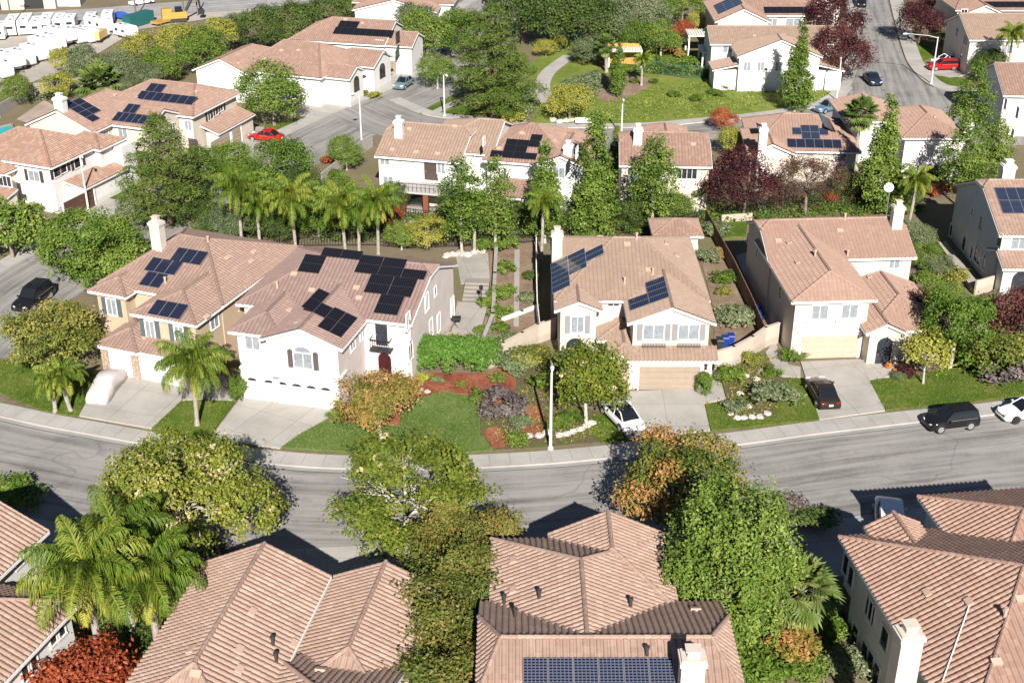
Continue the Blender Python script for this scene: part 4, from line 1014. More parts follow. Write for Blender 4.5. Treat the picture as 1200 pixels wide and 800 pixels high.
poly('driveway', [(258, 166), (284, 148), (310, 150), (300, 170), (290, 176)], C_DRIVE, .12); poly('lawn', [(300, 152), (345, 140), (366, 142), (312, 168)], G_LAWN, .10); poly('driveway', [(340, 135), (365, 115), (395, 122), (372, 138)], C_DRIVE, .12); poly('driveway', [(395, 118), (402, 104), (428, 106), (412, 123)], C_DRIVE, .12); poly('driveway', [(450, 98), (465, 84), (484, 86), (474, 100)], C_DRIVE, .12)
poly('lawn', [(490, 134), (510, 122), (545, 108), (540, 118), (508, 134)], G_LAWN, .10); poly('lawn', [(512, 136), (540, 124), (580, 140), (570, 143)], G_LAWN, .10); poly('walkway', [(500, 134), (510, 134), (545, 118), (540, 115)], C_WALK, .13)
# park hillside
poly('hillside_grass', [(620, 150), (632, 122), (660, 100), (700, 85), (760, 88), (830, 92), (862, 96), (930, 100), (960, 100), (976, 112), (930, 126), (840, 138), (760, 146), (690, 148)], G_HILL, .05)
poly('bare_slope', [(696, 98), (706, 88), (740, 88), (768, 94), (760, 102), (748, 110), (715, 122), (700, 116)], G_DIRT, .06); poly('back_yard', [(705, 84), (712, 64), (800, 58), (850, 66), (862, 95), (820, 91), (760, 87)], G_LAWN, .04); poly('hillside_grass', [(600, 95), (640, 60), (700, 58), (702, 86), (660, 100), (632, 120)], G_HILL, .03)
poly('hillside_grass', [(520, 130), (560, 118), (600, 100), (625, 90), (628, 122), (612, 146), (560, 140)], G_HILL, .05)
pk = dense([at(*p) for p in ((668, 66), (655, 75), (642, 86), (636, 98), (637, 110), (643, 121))]); ribbon('park_path', offset(pk, 1.1), offset(pk, -1.1), C_WALK, .09, True)
# yards left
poly('paving', [(20, 140), (52, 118), (70, 128), (40, 146)], C_PINK, .08)
# industrial yard and highway (lower ground)
def gpoly(name, pts, mat, dz):
    V = [tuple(gat(*p)) for p in pts]; V = [(x, y, z + dz) for x, y, z in V]
    me = bpy.data.meshes.new(name); me.from_pydata(V, [], [tuple(range(len(V)))]); me.materials.append(mat)
    u = me.uv_layers.new(name='UVMap')
    for l in me.loops: u.data[l.index].uv = V[l.vertex_index][:2]
    if me.polygons[0].normal.z < 0: me.flip_normals()
    return S(link(name, me))
gpoly('storage_yard', [(-120, 34), (0, 28), (120, 22), (300, 10), (330, 14), (250, 22), (160, 36), (118, 62), (60, 90), (-20, 115), (-120, 110)], G_YARD, .1)
h1 = [gat(*p).to_2d() for p in ((-160, 38), (0, 29), (95, 25), (300, 11), (450, -3), (560, -14))]; h2 = [gat(*p).to_2d() for p in ((-160, 26), (0, 18), (95, 12), (300, -4), (450, -18), (560, -30))]
ribbon('highway', [Vector(p) for p in h2], [Vector(p) for p in h1], A_HWY, .16, hf=True)
# yellow-white paint line along the highway
mid = [a * .62 + b * .38 for a, b in zip(h1, h2)]; mid2 = [a * .60 + b * .40 for a, b in zip(h1, h2)]
ribbon('road_marking', [Vector(p) for p in mid2], [Vector(p) for p in mid], plain('worn road paint', (.6, .58, .52), .7), .17, hf=True)

# ------------------------------------------------------------------ street lamps
M_POLE = plain('pale concrete pole', (.60, .58, .54), .7); M_LAMP = plain('lamp housing', (.55, .55, .55), .4); M_WOOD = plain('weathered pole wood', (.16, .12, .09), .9)
def lamp(px, py, H_, ang, label, arm=1.6, top=None):
    p = at(px, py); t = thing('street_lamp', label, 'street lamp', p, R(ang), 'street lamps of the neighbourhood')
    m = MB(); m.tube([(0, 0, 0), (0, 0, .25)], [.24, .22], 10); m.build('base', M_POLE, t)
    m = MB(); m.tube([(0, 0, .25), (0, 0, H_ * .5), (0, 0, H_)], [.125, .105, .08], 8); m.build('pole', M_POLE, t)
    m = MB(); m.tube([(0, 0, H_ - .15), (arm * .3, 0, H_ + .12), (arm, 0, H_ + .2)], [.05, .045, .04], 6); m.build('arm', M_POLE, t)
    m = MB(); m.tube([(arm - .1, 0, H_ + .2), (arm + .25, 0, H_ + .18), (arm + .6, 0, H_ + .14)], [.06, .17, .10], 8); h = m.build('lamp_head', M_LAMP, t)
    m = MB(); m.tube([(arm + .12, 0, H_ + .05), (arm + .3, 0, H_ + .0), (arm + .5, 0, H_ + .05)], [.07, .10, .05], 8); m.build('lens', M_PANE, h)
lamp(645, 527, 7.3, -90, 'pale concrete street lamp in front of the cream house, by the yellow-green tree', .7)
lamp(104, 248, 6.4, -60, 'pale street lamp in front of the brown garage door', .7)
lamp(424, 168, 6.2, 200, 'pale street lamp at the side street corner left of the balcony house', .5)
lamp(521, 137, 5.6, -60, 'pale street lamp beside the small lawn, behind the balcony house roof', .5)
lamp(728, 162, 5.0, -90, 'pale street lamp at the foot of the green hillside', .5)
lamp(980, 119, 5.6, 80, 'pale street lamp at the hillside corner beside the blue sedan', .5)
lamp(1091, 99, 6.8, 165, 'tall curved-arm street lamp beside the red car on the right street', 4.2)
lamp(449, 104, 5.4, -40, 'pale street lamp in front of the small street trees, near the grey sedan', .5)
lamp(606, 45, 4.5, 180, 'curved-arm street lamp among the trees above the park path', 1.4)
def upole(px, py, H_, label):
    p = gat(px, py); t = thing('utility_pole', label, 'utility pole', p, 0, 'utility poles along the highway')
    m = MB(); m.tube([(0, 0, 0), (0, 0, H_)], [.2, .14], 7); m.build('pole', M_WOOD, t); m = MB(); m.box((0, 0, H_ - .5), (2.2, .12, .14)); m.build('crossarm', M_WOOD, t)
upole(14, 27, 10, 'thin dark utility pole at the far left of the trailer rows'); upole(160, 21, 10, 'dark utility pole beside the teal container'); upole(216, 18, 9, 'utility pole just left of the yellow loader arm'); upole(232, 19, 9, 'utility pole right of the yellow loader')
# ------------------------------------------------------------------ walls and fences
M_BLOCK = stucco('cream garden wall', (.52, .44, .36)); M_BRF = plain('brown board fence', (.17, .10, .065), .85, 0, .3, 4); M_VINYL = plain('white vinyl', (.80, .79, .77), .45); M_IRON = plain('black iron fence', (.02, .02, .022), .5); M_ORF = plain('orange cedar fence', (.58, .28, .07), .7, 0, .2, 3); M_GREYF = plain('grey block wall', (.36, .33, .30), .9, 0, .25, 4)
def wallrun(name, label, cat, pts, h, mat, th=.18, boards=False, cap=None, z0=-.03):
    q = [at(*p) for p in pts]; c = q[0]; t = thing(name, label, cat, c); m = MB(); cp = MB()
    for i in range(len(q) - 1):
        a = q[i] - c; b = q[i + 1] - c; d = (b - a); L = d.length; d.normalize(); M = Matrix.Translation((a + b) / 2) @ Matrix.Rotation(math.atan2(d.y, d.x), 4, 'Z')
        if boards:
            n = max(2, int(L / .3))
            for k in range(n): m.box((-L / 2 + (k + .5) * L / n, .012 * (k % 2), h / 2 + z0 / 2), (L / n - .025, th * .4, h - z0 - .04 * ((k * 7) % 3)), M)
            m.box((0, .05, h * .8), (L, .06, .1), M); m.box((0, .05, h * .25), (L, .06, .1), M)
        else: m.box((0, 0, h / 2 + z0 / 2), (L + th, th, h - z0), M)
        if cap: cp.box((0, 0, h + .04), (L + th + .06, th + .1, .08), M)
    m.build('fence_panel' if boards else 'wall_body', mat, t)
    if cap: cp.build('coping', cap, t)
    return t
def iron(label, pts, h=1.5, mat=None, sp=.28):
    q = [at(*p) for p in pts]; c = q[0]; t = thing('iron_fence', label, 'fence', c); m = MB(); r_ = MB()
    for i in range(len(q) - 1):
        a = q[i] - c; b = q[i + 1] - c; d = b - a; L = d.length; M = Matrix.Translation((a + b) / 2) @ Matrix.Rotation(math.atan2(d.y, d.x), 4, 'Z'); n = int(L / sp)
        for k in range(n): m.box((-L / 2 + k * L / n, 0, h / 2), (.035, .035, h), M)
        for z in (.15, h - .1): r_.box((0, 0, z), (L, .05, .06), M)
    m.build('pickets', mat or M_IRON, t); r_.build('rails', mat or M_IRON, t)
wallrun('garden_wall', 'curved cream garden wall beside the cream house, above the red mulch', 'wall', [(573, 432), (590, 424), (612, 412), (630, 402), (650, 395)], 1.8, M_BLOCK, cap=M_BLOCK)
wallrun('garden_wall', 'curved cream garden wall between the driveway hedge and the ivory house', 'wall', [(838, 436), (858, 430), (880, 418), (895, 407), (910, 402)], 1.9, M_BLOCK, cap=M_BLOCK)
wallrun('board_fence', 'long brown board fence between the cream house and the ivory house', 'fence', [(826, 262), (842, 292), (860, 325), (880, 368), (895, 404)], 1.7, M_BRF, boards=True)
wallrun('vinyl_fence', 'white vinyl fence down the slope left of the cream house', 'fence', [(628, 292), (628, 330), (629, 370), (632, 398)], 1.7, M_VINYL, .1, boards=True)
wallrun('retaining_wall', 'grey block wall climbing the terraced garden right of the pale pink house', 'wall', [(582, 290), (580, 330), (578, 378), (566, 408)], .9, M_GREYF, .25, cap=M_GREYF)
wallrun('garden_edging', 'low white edging stones crossing the bare terrace', 'edging', [(590, 376), (612, 368), (630, 361)], .35, M_VINYL, .3)
iron('black iron fence behind the pale pink house and the terrace', [(440, 288), (480, 292), (560, 288), (640, 283)]); iron('black iron fence behind the cream house', [(662, 285), (700, 282), (760, 276), (800, 268), (826, 262)], 1.6)
iron('black iron fence at the back of the tan house under the palms', [(290, 284), (340, 289), (440, 288)], 1.5); iron('iron fence behind the ivory house below the purple trees', [(850, 256), (900, 250), (970, 247), (1050, 246)], 1.5)
iron('black iron fence edging the green turf behind the balcony house', [(470, 254), (505, 258), (532, 262)], 1.1)
wallrun('cedar_fence', 'bright orange cedar fence in the hillside back yard', 'fence', [(709, 74), (748, 76)], 3.2, M_ORF, boards=True)
iron('green mesh fence along the top of the hillside garden', [(740, 82), (760, 85), (800, 92), (826, 93), (845, 96)], 2.0, plain('green mesh', (.04, .10, .07), .7), .22)
wallrun('block_wall', 'grey block wall behind the far left houses below the trailers', 'wall', [(0, 138), (40, 112), (90, 106), (150, 90), (195, 78)], 1.7, M_GREYF)
wallrun('block_wall', 'brown garden wall along the left side of the balcony house yard', 'wall', [(378, 218), (400, 200), (424, 180), (436, 172)], 1.6, M_GREYF)
wallrun('garden_wall', 'low wall between the grey house and its sunlit side path', 'wall', [(1100, 290), (1120, 318), (1142, 346)], .5, M_BLOCK, cap=M_BLOCK)
wallrun('garden_wall', 'small cream wall before the grey house side door', 'wall', [(1142, 346), (1162, 340)], 1.5, M_BLOCK)
wallrun('low_wall', 'pale wall end behind the small lawn left of the ivory house', 'wall', [(846, 260), (880, 258)], .8, M_BLOCK)
# ------------------------------------------------------------------ vehicles
M_TYRE = plain('tyre rubber', (.015, .015, .015), .8); M_RIM = plain('alloy rim', (.55, .55, .56), .3, .7); M_CGL = plain('car glass', (.012, .014, .018), .05, 0, .1, 1, .9); M_LITE = plain('headlight glass', (.75, .75, .76), .1, .2); M_TAIL = plain('tail light', (.35, .01, .01), .2); M_PLATE = plain('plate', (.75, .75, .73), .5); M_BLKP = plain('black plastic', (.02, .02, .02), .6); M_SHADE = plain('silver sunshade', (.55, .50, .40), .45)
def paint(name, c): return plain(name, c, .14, .0, .02, 1, .3, .15)
P_WHITE = paint('white car paint', (.80, .80, .80)); P_BLACK = paint('black car paint', (.012, .012, .014)); P_RED = paint('red car paint', (.45, .012, .015)); P_BLUE = paint('steel blue car paint', (.10, .17, .24)); P_TEAL = paint('grey teal car paint', (.13, .20, .22)); P_NAVY = paint('dark navy car paint', (.02, .03, .055)); P_BRN = paint('black brown car paint', (.03, .022, .018))
def loft(m, rings, mi=0, close=True):
    n = len(rings[0]); o = len(m.v); m.v.extend([tuple(v) for r in rings for v in r]); f = []
    for i in range(len(rings) - 1):
        for k in range(n if close else n - 1): f.append((o + i * n + k, o + i * n + (k + 1) % n, o + (i + 1) * n + (k + 1) % n, o + (i + 1) * n + k))
    f.append(tuple(o + k for k in range(n - 1, -1, -1))); f.append(tuple(o + (len(rings) - 1) * n + k for k in range(n)))
    m.f.extend(f); m.mi.extend([mi] * len(f))
def car(name, label, cat, front, rear, body, kind='sedan', L=4.6, W=1.82, Hh=1.45, glassroof=False, shade=False, z=.02, rim=None, group='cars of the neighbourhood', heading=None):
    a = at(*front); b = at(*rear) if heading is None else a
    ang = math.atan2(a.y - b.y, a.x - b.x) if heading is None else R(heading)
    c = (a + b) / 2; c.z = z; t = thing(name, label, cat, c, ang, group)
    hl = L / 2; w = W / 2
    if kind == 'suv': prof = [(-1, .62, .86, .30), (-.985, .95, .94, .26), (-.93, 1.0, .98, .22), (-.5, 1.0, 1, .20), (.25, .98, 1, .20), (.42, 1.0, 1, .20), (.72, .96, .985, .21), (.90, .84, .95, .22), (.97, .68, .90, .25), (1, .50, .82, .30)]
    else: prof = [(-1, .60, .80, .32), (-.975, .82, .90, .26), (-.88, .92, .96, .22), (-.55, .93, 1, .20), (0, .92, 1, .19), (.32, .92, 1, .19), (.62, .84, .985, .20), (.86, .70, .94, .21), (.96, .58, .86, .24), (1, .46, .76, .30)]
    rings = []
    for x, zb, f, z0 in prof:
        h = w * f; zm = z0 + (zb - z0) * .55
        half = [(h * .90, z0), (h * .99, z0 + .10), (h * 1.0, zm), (h * .965, zb - .10), (h * .90, zb - .025), (h * .78, zb)]
        rings.append([(x * hl, y, zz) for y, zz in half] + [(x * hl, 0, zb + .02)] + [(x * hl, -y, zz) for y, zz in half[::-1]] + [(x * hl, 0, z0)])
    m = MB(); loft(m, rings); bo = m.build('body', body, t, True)
    for p in bo.data.polygons: p.use_smooth = True
    # glass house
    if kind == 'suv': st = [(-.96, .97, .84, .0), (-.86, Hh - .03, .74, 1), (-.3, Hh, .76, 1), (.12, Hh - .02, .75, 1), (.40, 1.0, .82, 0)]
    elif kind == 'fast': st = [(-.68, .93, .78, 0), (-.40, Hh - .09, .69, 1), (-.15, Hh, .70, 1), (.10, Hh - .03, .69, 1), (.50, .90, .82, 0)]
    else: st = [(-.70, .93, .80, 0), (-.42, Hh - .05, .68, 1), (-.15, Hh, .70, 1), (.10, Hh - .03, .69, 1), (.42, .90, .82, 0)]
    g = MB(); zb = 0.96 if kind == 'suv' else .88
    rg = []
    for x, zt, f, top in st:
        bw = w * .86
        if top: rg.append([(x * hl, bw, zb), (x * hl, w * f + .05, (zb + zt) / 2 + .12), (x * hl, w * f - .04, zt), (x * hl, -w * f + .04, zt), (x * hl, -w * f - .05, (zb + zt) / 2 + .12), (x * hl, -bw, zb)])
        else: rg.append([(x * hl, bw, zb - .06), (x * hl, bw * .99, zb - .02), (x * hl, bw * .94, zt), (x * hl, -bw * .94, zt), (x * hl, -bw * .99, zb - .02), (x * hl, -bw, zb - .06)])
    loft(g, rg); g.build('windows', M_CGL, t, False)
    # roof panel and pillars
    r_ = MB(); tp = [s for s in st if s[3]]
    if not glassroof:
        N2 = len(tp)
        for i in range(N2 - 1):
            (x0, z0, f0, _), (x1, z1, f1, _) = tp[i], tp[i + 1]
            vs = [(x0 * hl, -w * f0 + .02, z0 + .012), (x1 * hl, -w * f1 + .02, z1 + .012), (x1 * hl, 0, z1 + .045), (x0 * hl, 0, z0 + .045), (x1 * hl, w * f1 - .02, z1 + .012), (x0 * hl, w * f0 - .02, z0 + .012)]
            r_.add(vs, [(0, 1, 2, 3), (3, 2, 4, 5)])
    for sgn in (-1, 1):
        pl = [(x * hl, sgn * ((w * f - .03) if top else w * .80), zt + .005) for x, zt, f, top in st]
        r_.tube(pl, .045, 5)
        xm = (tp[0][0] * .35 + tp[-1][0] * .65) * hl
        r_.tube([(xm, sgn * w * .875, zb), (xm, sgn * (w * .70 + .045), (zb + Hh) / 2 + .1), (xm, sgn * (w * .70 - .02), Hh - .03)], .04, 4)
    r_.build('car_roof', body, t)
    ct = MB()
    for sgn in (-1, 1): ct.tube([(st[0][0] * hl * .9, sgn * w * .90, zb + .0), (0, sgn * w * .915, zb + .01), (st[-1][0] * hl * .92, sgn * w * .90, zb - .02)], .022, 4)
    ct.build('window_trim', M_ALU, t)
    sl = MB(); sl.box((0, w + .005, .34), (L * .46, .04, .07)); sl.box((0, -w - .005, .34), (L * .46, .04, .07)); sl.build('side_sill', M_BLKP if body is not P_BLACK else M_ALU, t)
    for x in (-.60, .62):
        for sgn in (-1, 1):
            wr = .335 if kind != 'suv' else .36
            m = MB(); m.cyl((x * hl, sgn * (w - .10), wr), wr, .24, 'y', 20); wo = m.build('wheel', M_TYRE, t)
            m = MB(); m.cyl((x * hl, sgn * (w + .005), wr), wr * .68, .06, 'y', 16)
            for k in range(5):
                an = R(72 * k); m.box((x * hl + math.cos(an) * wr * .36, sgn * (w + .04), wr + math.sin(an) * wr * .36), (.09, .03, .09))
            m.build('rim', rim or M_RIM, wo)
            m = MB(); m.tube([(x * hl + math.cos(R(q)) * (wr + .05), sgn * (w - .02), wr + math.sin(R(q)) * (wr + .05)) for q in range(0, 181, 20)], .035, 5); m.build('wheel_arch', M_BLKP, t)
    for sgn in (-1, 1):
        m = MB(); m.tube([(hl * .965, sgn * w * .40, .64), (hl * .935, sgn * w * .62, .67), (hl * .865, sgn * w * .86, .72)], [.06, .095, .06], 6); m.build('headlight', M_LITE, t)
        m = MB(); m.tube([(-hl * .985, sgn * w * .45, .80), (-hl * .975, sgn * w * .66, .80), (-hl * .93, sgn * w * .86, .80)], [.04, .065, .045], 6); m.build('tail_light', M_TAIL, t)
        m = MB(); m.box((hl * .30, sgn * (w + .09), .98), (.12, .2, .13)); m.build('mirror', body, t)
    m = MB(); m.box((hl * .985, 0, .48), (.05, W * .55, .16)); m.build('grille', M_BLKP, t)
    m = MB(); m.box((-hl * 1.0, 0, .62), (.03, .34, .16)); m.build('licence_plate', M_PLATE, t)
    if shade:
        m = MB(); x0, x1 = st[-1][0] * hl, tp[-1][0] * hl; z0, z1 = st[-1][1], tp[-1][1]
        e = .03; f0, f1 = .15, .88
        L0 = lambda f: (x0 + (x1 - x0) * f + e, z0 + (z1 - z0) * f + e)
        a0, b0 = L0(f0); a1, b1 = L0(f1); m.add([(a0, -w * .70, b0), (a0, w * .70, b0), (a1, w * .62, b1), (a1, -w * .62, b1)], [(0, 1, 2, 3)]); m.build('sunshade', M_SHADE, t)
    return t
car('white_car', 'white fastback car with black glass roof on the drive of the cream house', 'car', (713, 479), (744, 511), P_WHITE, 'fast', 4.7, 1.86, 1.44, True, z=.13)
car('black_sedan', 'black sedan with silver windscreen shade on the drive of the ivory house', 'car', (952, 449), (974, 487), P_BRN, 'sedan', 4.7, 1.84, 1.45, shade=True, z=.13)
car('black_suv', 'boxy black car with silver wheels at the kerb, just left of the white sedan', 'car', (1084, 503), (1141, 496), P_BLACK, 'suv', 4.1, 1.8, 1.62)
car('white_sedan', 'white sedan cut off by the right edge, parked behind the boxy black car', 'car', (1171, 492), (1232, 484), P_WHITE, 'sedan', 4.6, 1.82, 1.42, rim=M_BLKP)
car('red_sedan', 'red car in front of the house with three solar groups', 'car', (312, 165), (280, 160), P_RED, 'sedan', 4.6, 1.8, 1.45, heading=160)
car('teal_sedan', 'small grey-teal sedan parked at the kerb of the side street', 'car', (467, 106), (479, 98), P_TEAL, 'sedan', 4.5, 1.8, 1.45)
car('navy_sedan', 'dark navy car at the kerb where the right street bends', 'car', (1029, 104), (1015, 91), P_NAVY, 'sedan', 4.7, 1.85, 1.45, rim=M_BLKP)
car('blue_sedan', 'steel blue sedan parked below the hillside lamp', 'car', (957, 133), (983, 127), P_BLUE, 'sedan', 4.6, 1.82, 1.42)
car('red_hatchback', 'bright red car on the drive under the curved-arm lamp', 'car', (1090, 83), (1118, 82), P_RED, 'suv', 4.5, 1.82, 1.5, z=.13)
car('white_hatchback', 'white car half hidden behind the bright red car', 'car', (1098, 77), (1117, 76), P_WHITE, 'sedan', 4.5, 1.8, 1.45, z=.13)
car('black_car', 'black car beside the purple trees, farther down the right street', 'car', (1006, 33), (1004, 23), P_BLACK, 'suv', 4.5, 1.8, 1.5)
car('black_minivan', 'black car at the top edge of the right street', 'car', (1009, 12), (1008, 2), P_BLACK, 'suv', 4.6, 1.85, 1.6)
car('dark_van', 'dark car half hidden by the trees on the left street', 'car', (32, 362), (48, 350), P_BLACK, 'suv', 4.7, 1.9, 1.7)
car('dark_hatchback', 'dark car on the curving street at the top, above the big pine', 'car', (583, 8), (572, 5), P_BLACK, 'sedan', 4.5, 1.8, 1.45)
car('parked_truck', 'blue-white van on the shaded foreground drive, nose to the street', 'van', (1040, 606), (1041, 628), P_WHITE, 'suv', 4.9, 1.95, 1.85, z=.13)
car('white_compact', 'white car in front of the shaded side of the sunlit corner house', 'car', (1180, 92), (1200, 88), P_WHITE, 'sedan', 4.3, 1.8, 1.45)
# covered car
def covered():
    a = at(139, 441); b = at(112, 476); c = (a + b) / 2; t = thing('covered_car', 'car under a pale pink fabric cover on the tan house drive', 'covered car', (c.x, c.y, .13), math.atan2(b.y - a.y, b.x - a.x))
    prof = [(-1, .25, .80), (-.97, .70, .88), (-.80, .92, .94), (-.55, 1.02, .96), (-.35, 1.36, .88), (-.05, 1.44, .84), (.18, 1.36, .88), (.45, .98, .97), (.75, .90, .96), (.95, .66, .88), (1, .25, .78)]
    rings = []
    for x, zt, f in prof:
        h = .98 * f; j = lambda: random.uniform(-.02, .02)
        half = [(h * 1.03 + j(), .0), (h * 1.0 + j(), zt * .4), (h * .96 + j(), zt * .70), (h * .76 + j(), zt * .95)]
        rings.append([(x * 2.4, y, z) for y, z in half] + [(x * 2.4, 0, zt)] + [(x * 2.4, -y, z) for y, z in half[::-1]] + [(x * 2.4, 0, .0)])
    m = MB(); loft(m, rings); o = m.build('fabric_cover', plain('pale pink cover cloth', (.55, .49, .48), .8, 0, .08, 3), t, True)
    s = MB(); s.tube([(x * 2.4, .985 * f * .97, z * .42) for x, z, f in prof[1:-1]], .03, 5); s.tube([(x * 2.4, -.985 * f * .97, z * .42) for x, z, f in prof[1:-1]], .03, 5); s.build('piping', plain('pink piping', (.5, .33, .32), .8), t)
covered()
# ------------------------------------------------------------------ storage yard beyond the houses
M_RV = plain('white trailer panels', (.80, .79, .77), .35); M_RVG = plain('trailer grey stripe', (.40, .40, .42), .4)
def trailer_proto(L, Hh, cabover):
    t = thing('camper_trailer', 'x', 'trailer', (0, 0, 0), 0, 'white trailers in the storage yard'); w = 1.22; z0 = .55
    side = [(-L / 2, z0), (L / 2 - .2, z0), (L / 2, z0 + .3), (L / 2 + .05, Hh * .62), (L / 2 - .25, Hh - .12), (L / 2 - .6, Hh), (-L / 2 + .35, Hh), (-L / 2 + .05, Hh - .2)]
    if cabover: side = [(-L / 2, z0), (L / 2 - 1.9, z0), (L / 2 - 1.6, 1.35), (L / 2 + .1, 1.55), (L / 2 + .25, 2.1), (L / 2 - .1, Hh - .1), (L / 2 - .6, Hh), (-L / 2 + .35, Hh), (-L / 2 + .05, Hh - .2)]
    n = len(side); m = MB(); vs = [(x, -w, z) for x, z in side] + [(x, w, z) for x, z in side]; m.add(vs, [tuple(range(n)), tuple(range(2 * n - 1, n - 1, -1))] + [(i, n + i, n + (i + 1) % n, (i + 1) % n) for i in range(n)]); m.build('body', M_RV, t)
    for sg in (-1, 1):
        m = MB(); m.box((0, sg * (w + .01), 1.0), (L * .9, .02, .22)); m.build('stripe', M_RVG, t)
        for x in (-L * .28, L * .12):
            m = MB(); m.box((x, sg * (w + .012), Hh * .62), (1.0, .03, .6)); m.build('window', M_PANE, t)
        for x in (-.5, .4):
            m = MB(); m.cyl((x - .4, sg * (w - .1), .36), .36, .22, 'y', 12); m.build('wheel', M_TYRE, t)
    m = MB(); m.box((.2, 0, Hh + .12), (.9, .7, .26)); m.build('air_conditioner', M_RVG, t)
    m = MB(); m.box((-L / 4, 0, Hh + .06), (.5, .5, .12)); m.build('roof_hatch', M_PANE, t)
    m = MB(); m.box((-L / 2 - .01, 0, Hh * .62), (.03, 1.3, .6)); m.build('rear_window', M_PANE, t)
    m = MB(); m.tube([(L / 2 - .3, -.6, .5), (L / 2 + 1.0, 0, .5), (L / 2 - .3, .6, .5)], .06, 5); m.build('tow_bar', M_BLKP, t)
    return t
def dup(root, loc, rz, label, scl=1.0):
    r = root.copy(); COL.objects.link(r); r.location = loc; r.rotation_euler = (0, 0, rz); r['label'] = label; r.scale = (scl,) * 3
    for ch in root.children:
        c = ch.copy(); COL.objects.link(c); c.parent = r
        for g in ch.children:
            d = g.copy(); COL.objects.link(d); d.parent = c
    return r
protos = [trailer_proto(7.5, 3.0, False), trailer_proto(9.0, 3.5, True), trailer_proto(6.2, 2.8, False)]; used = [False] * 3
def heading(p, q): a, b = gat(*p), gat(*q); return math.atan2(b.y - a.y, b.x - a.x)
hA = heading((12, 40), (20, 28)); hB = heading((40, 62), (66, 70))
TR = [(3, 40, 0, hA, 'leftmost white trailer of the upper row by the highway'), (17, 35, 1, hA, 'second white trailer from the left in the upper row'), (32, 34, 1, hA, 'third white trailer from the left in the upper row'), (45, 34, 0, hA, 'fourth white trailer from the left in the upper row'), (57, 33, 1, hA, 'fifth white trailer from the left in the upper row, with dark roof hatches'), (71, 30, 0, hA, 'sixth white trailer from the left in the upper row'), (84, 29, 2, hA, 'rightmost white trailer of the upper row, with a dark end'),
      (102, 45, 0, hB, 'farthest white trailer of the lower row, below the rightmost upper trailer'), (88, 46, 0, hB, 'white trailer of the lower row with two roof vents, second from its far end'), (72, 48, 1, hB, 'white trailer of the lower row, third from its far end'), (62, 53, 0, hB, 'long white trailer of the lower row in front of the olive tree top'), (54, 60, 1, hB, 'white trailer of the lower row, in the middle, with a smooth roof'), (42, 66, 0, hB, 'white trailer of the lower row with a row of dark windows'), (26, 72, 0, hB, 'white trailer above the dark red strip, near end of the lower row'), (12, 78, 1, hB, 'white trailer near the left edge, nearest end of the lower row'), (0, 86, 0, hB, 'white trailer cut off by the left edge above the pool'), (108, 27, 2, hA, 'white motorhome with dark windscreen beside the blue tarpaulin'), (118, 33, 0, hB, 'white trailer parked below the motorhome with the dark windscreen'), (128, 24, 2, hA, 'small white trailer just left of the blue tarpaulin'), (148, 40, 2, hB, 'small white trailer below the teal container')]
for x, y, k, h, lab in TR:
    p = gat(x, y + 4)
    if not used[k]:
        used[k] = True; r = protos[k]; r.location = p; r.rotation_euler = (0, 0, h); r['label'] = lab
    else: dup(protos[k], p, h, lab)
# teal container
p = gat(163, 30); t = thing('shipping_container', 'teal green ridged cargo container in the storage yard', 'container', p, heading((152, 34), (178, 26)))
m = MB(); m.bb((-4.0, -1.25, .15), (4.0, 1.25, 2.8)); 
for i in range(26): m.box((-3.85 + i * .305, -1.28, 1.45), (.15, .06, 2.4)); m.box((-3.85 + i * .305, 1.28, 1.45), (.15, .06, 2.4))
m.build('container_body', plain('teal container paint', (.02, .12, .12), .5), t); m = MB(); m.bb((4.0, -1.1, .3), (4.06, -.04, 2.6)); m.bb((4.0, .04, .3), (4.06, 1.1, 2.6)); m.build('container_door', plain('teal container door', (.02, .14, .15), .5), t)
# yellow loader with a black arm
M_YEL = plain('yellow machine paint', (.46, .27, .06), .5)
p = gat(205, 26); t = thing('yellow_loader', 'yellow excavator with black raised arm in the storage yard', 'excavator', p, heading((195, 27), (220, 25)))
m = MB(); m.box((0, 0, 1.7), (5.6, 2.6, 1.5)); m.box((-1.6, 0, 2.8), (2.2, 2.0, 1.0)); m.build('machine_body', M_YEL, t); m = MB(); m.box((1.0, -.6, 2.9), (1.6, 1.2, 1.4)); m.build('cab', M_CGL, t)
for sg in (-1, 1):
    m = MB(); m.tube([(-2.6, sg * 1.3, .5), (0, sg * 1.3, .5), (2.6, sg * 1.3, .5)], [.5, .52, .5], 10); m.build('track', M_BLKP, t)
m = MB(); m.tube([(2.6, .4, 2.0), (4.6, .4, 5.2), (5.8, .4, 6.0)], [.35, .32, .25], 6); m.tube([(5.8, .4, 6.0), (6.2, .4, 2.6)], [.28, .2], 6); m.build('boom', M_BLKP, t); m = MB(); m.box((6.3, .4, 1.9), (1.2, 1.2, 1.2)); m.build('bucket', M_BLKP, t)
p = gat(191, 29); t = thing('yellow_trailer_bed', 'low yellow flatbed beside the yellow excavator', 'flatbed', p, heading((186, 31), (197, 28))); m = MB(); m.box((0, 0, .9), (5.5, 2.3, .5)); m.build('bed', M_YEL, t); m = MB()
for x in (-1.6, 1.6):
    for sg in (-1, 1): m.cyl((x, sg * 1.0, .4), .4, .25, 'y', 12)
m.build('wheels', M_TYRE, t)
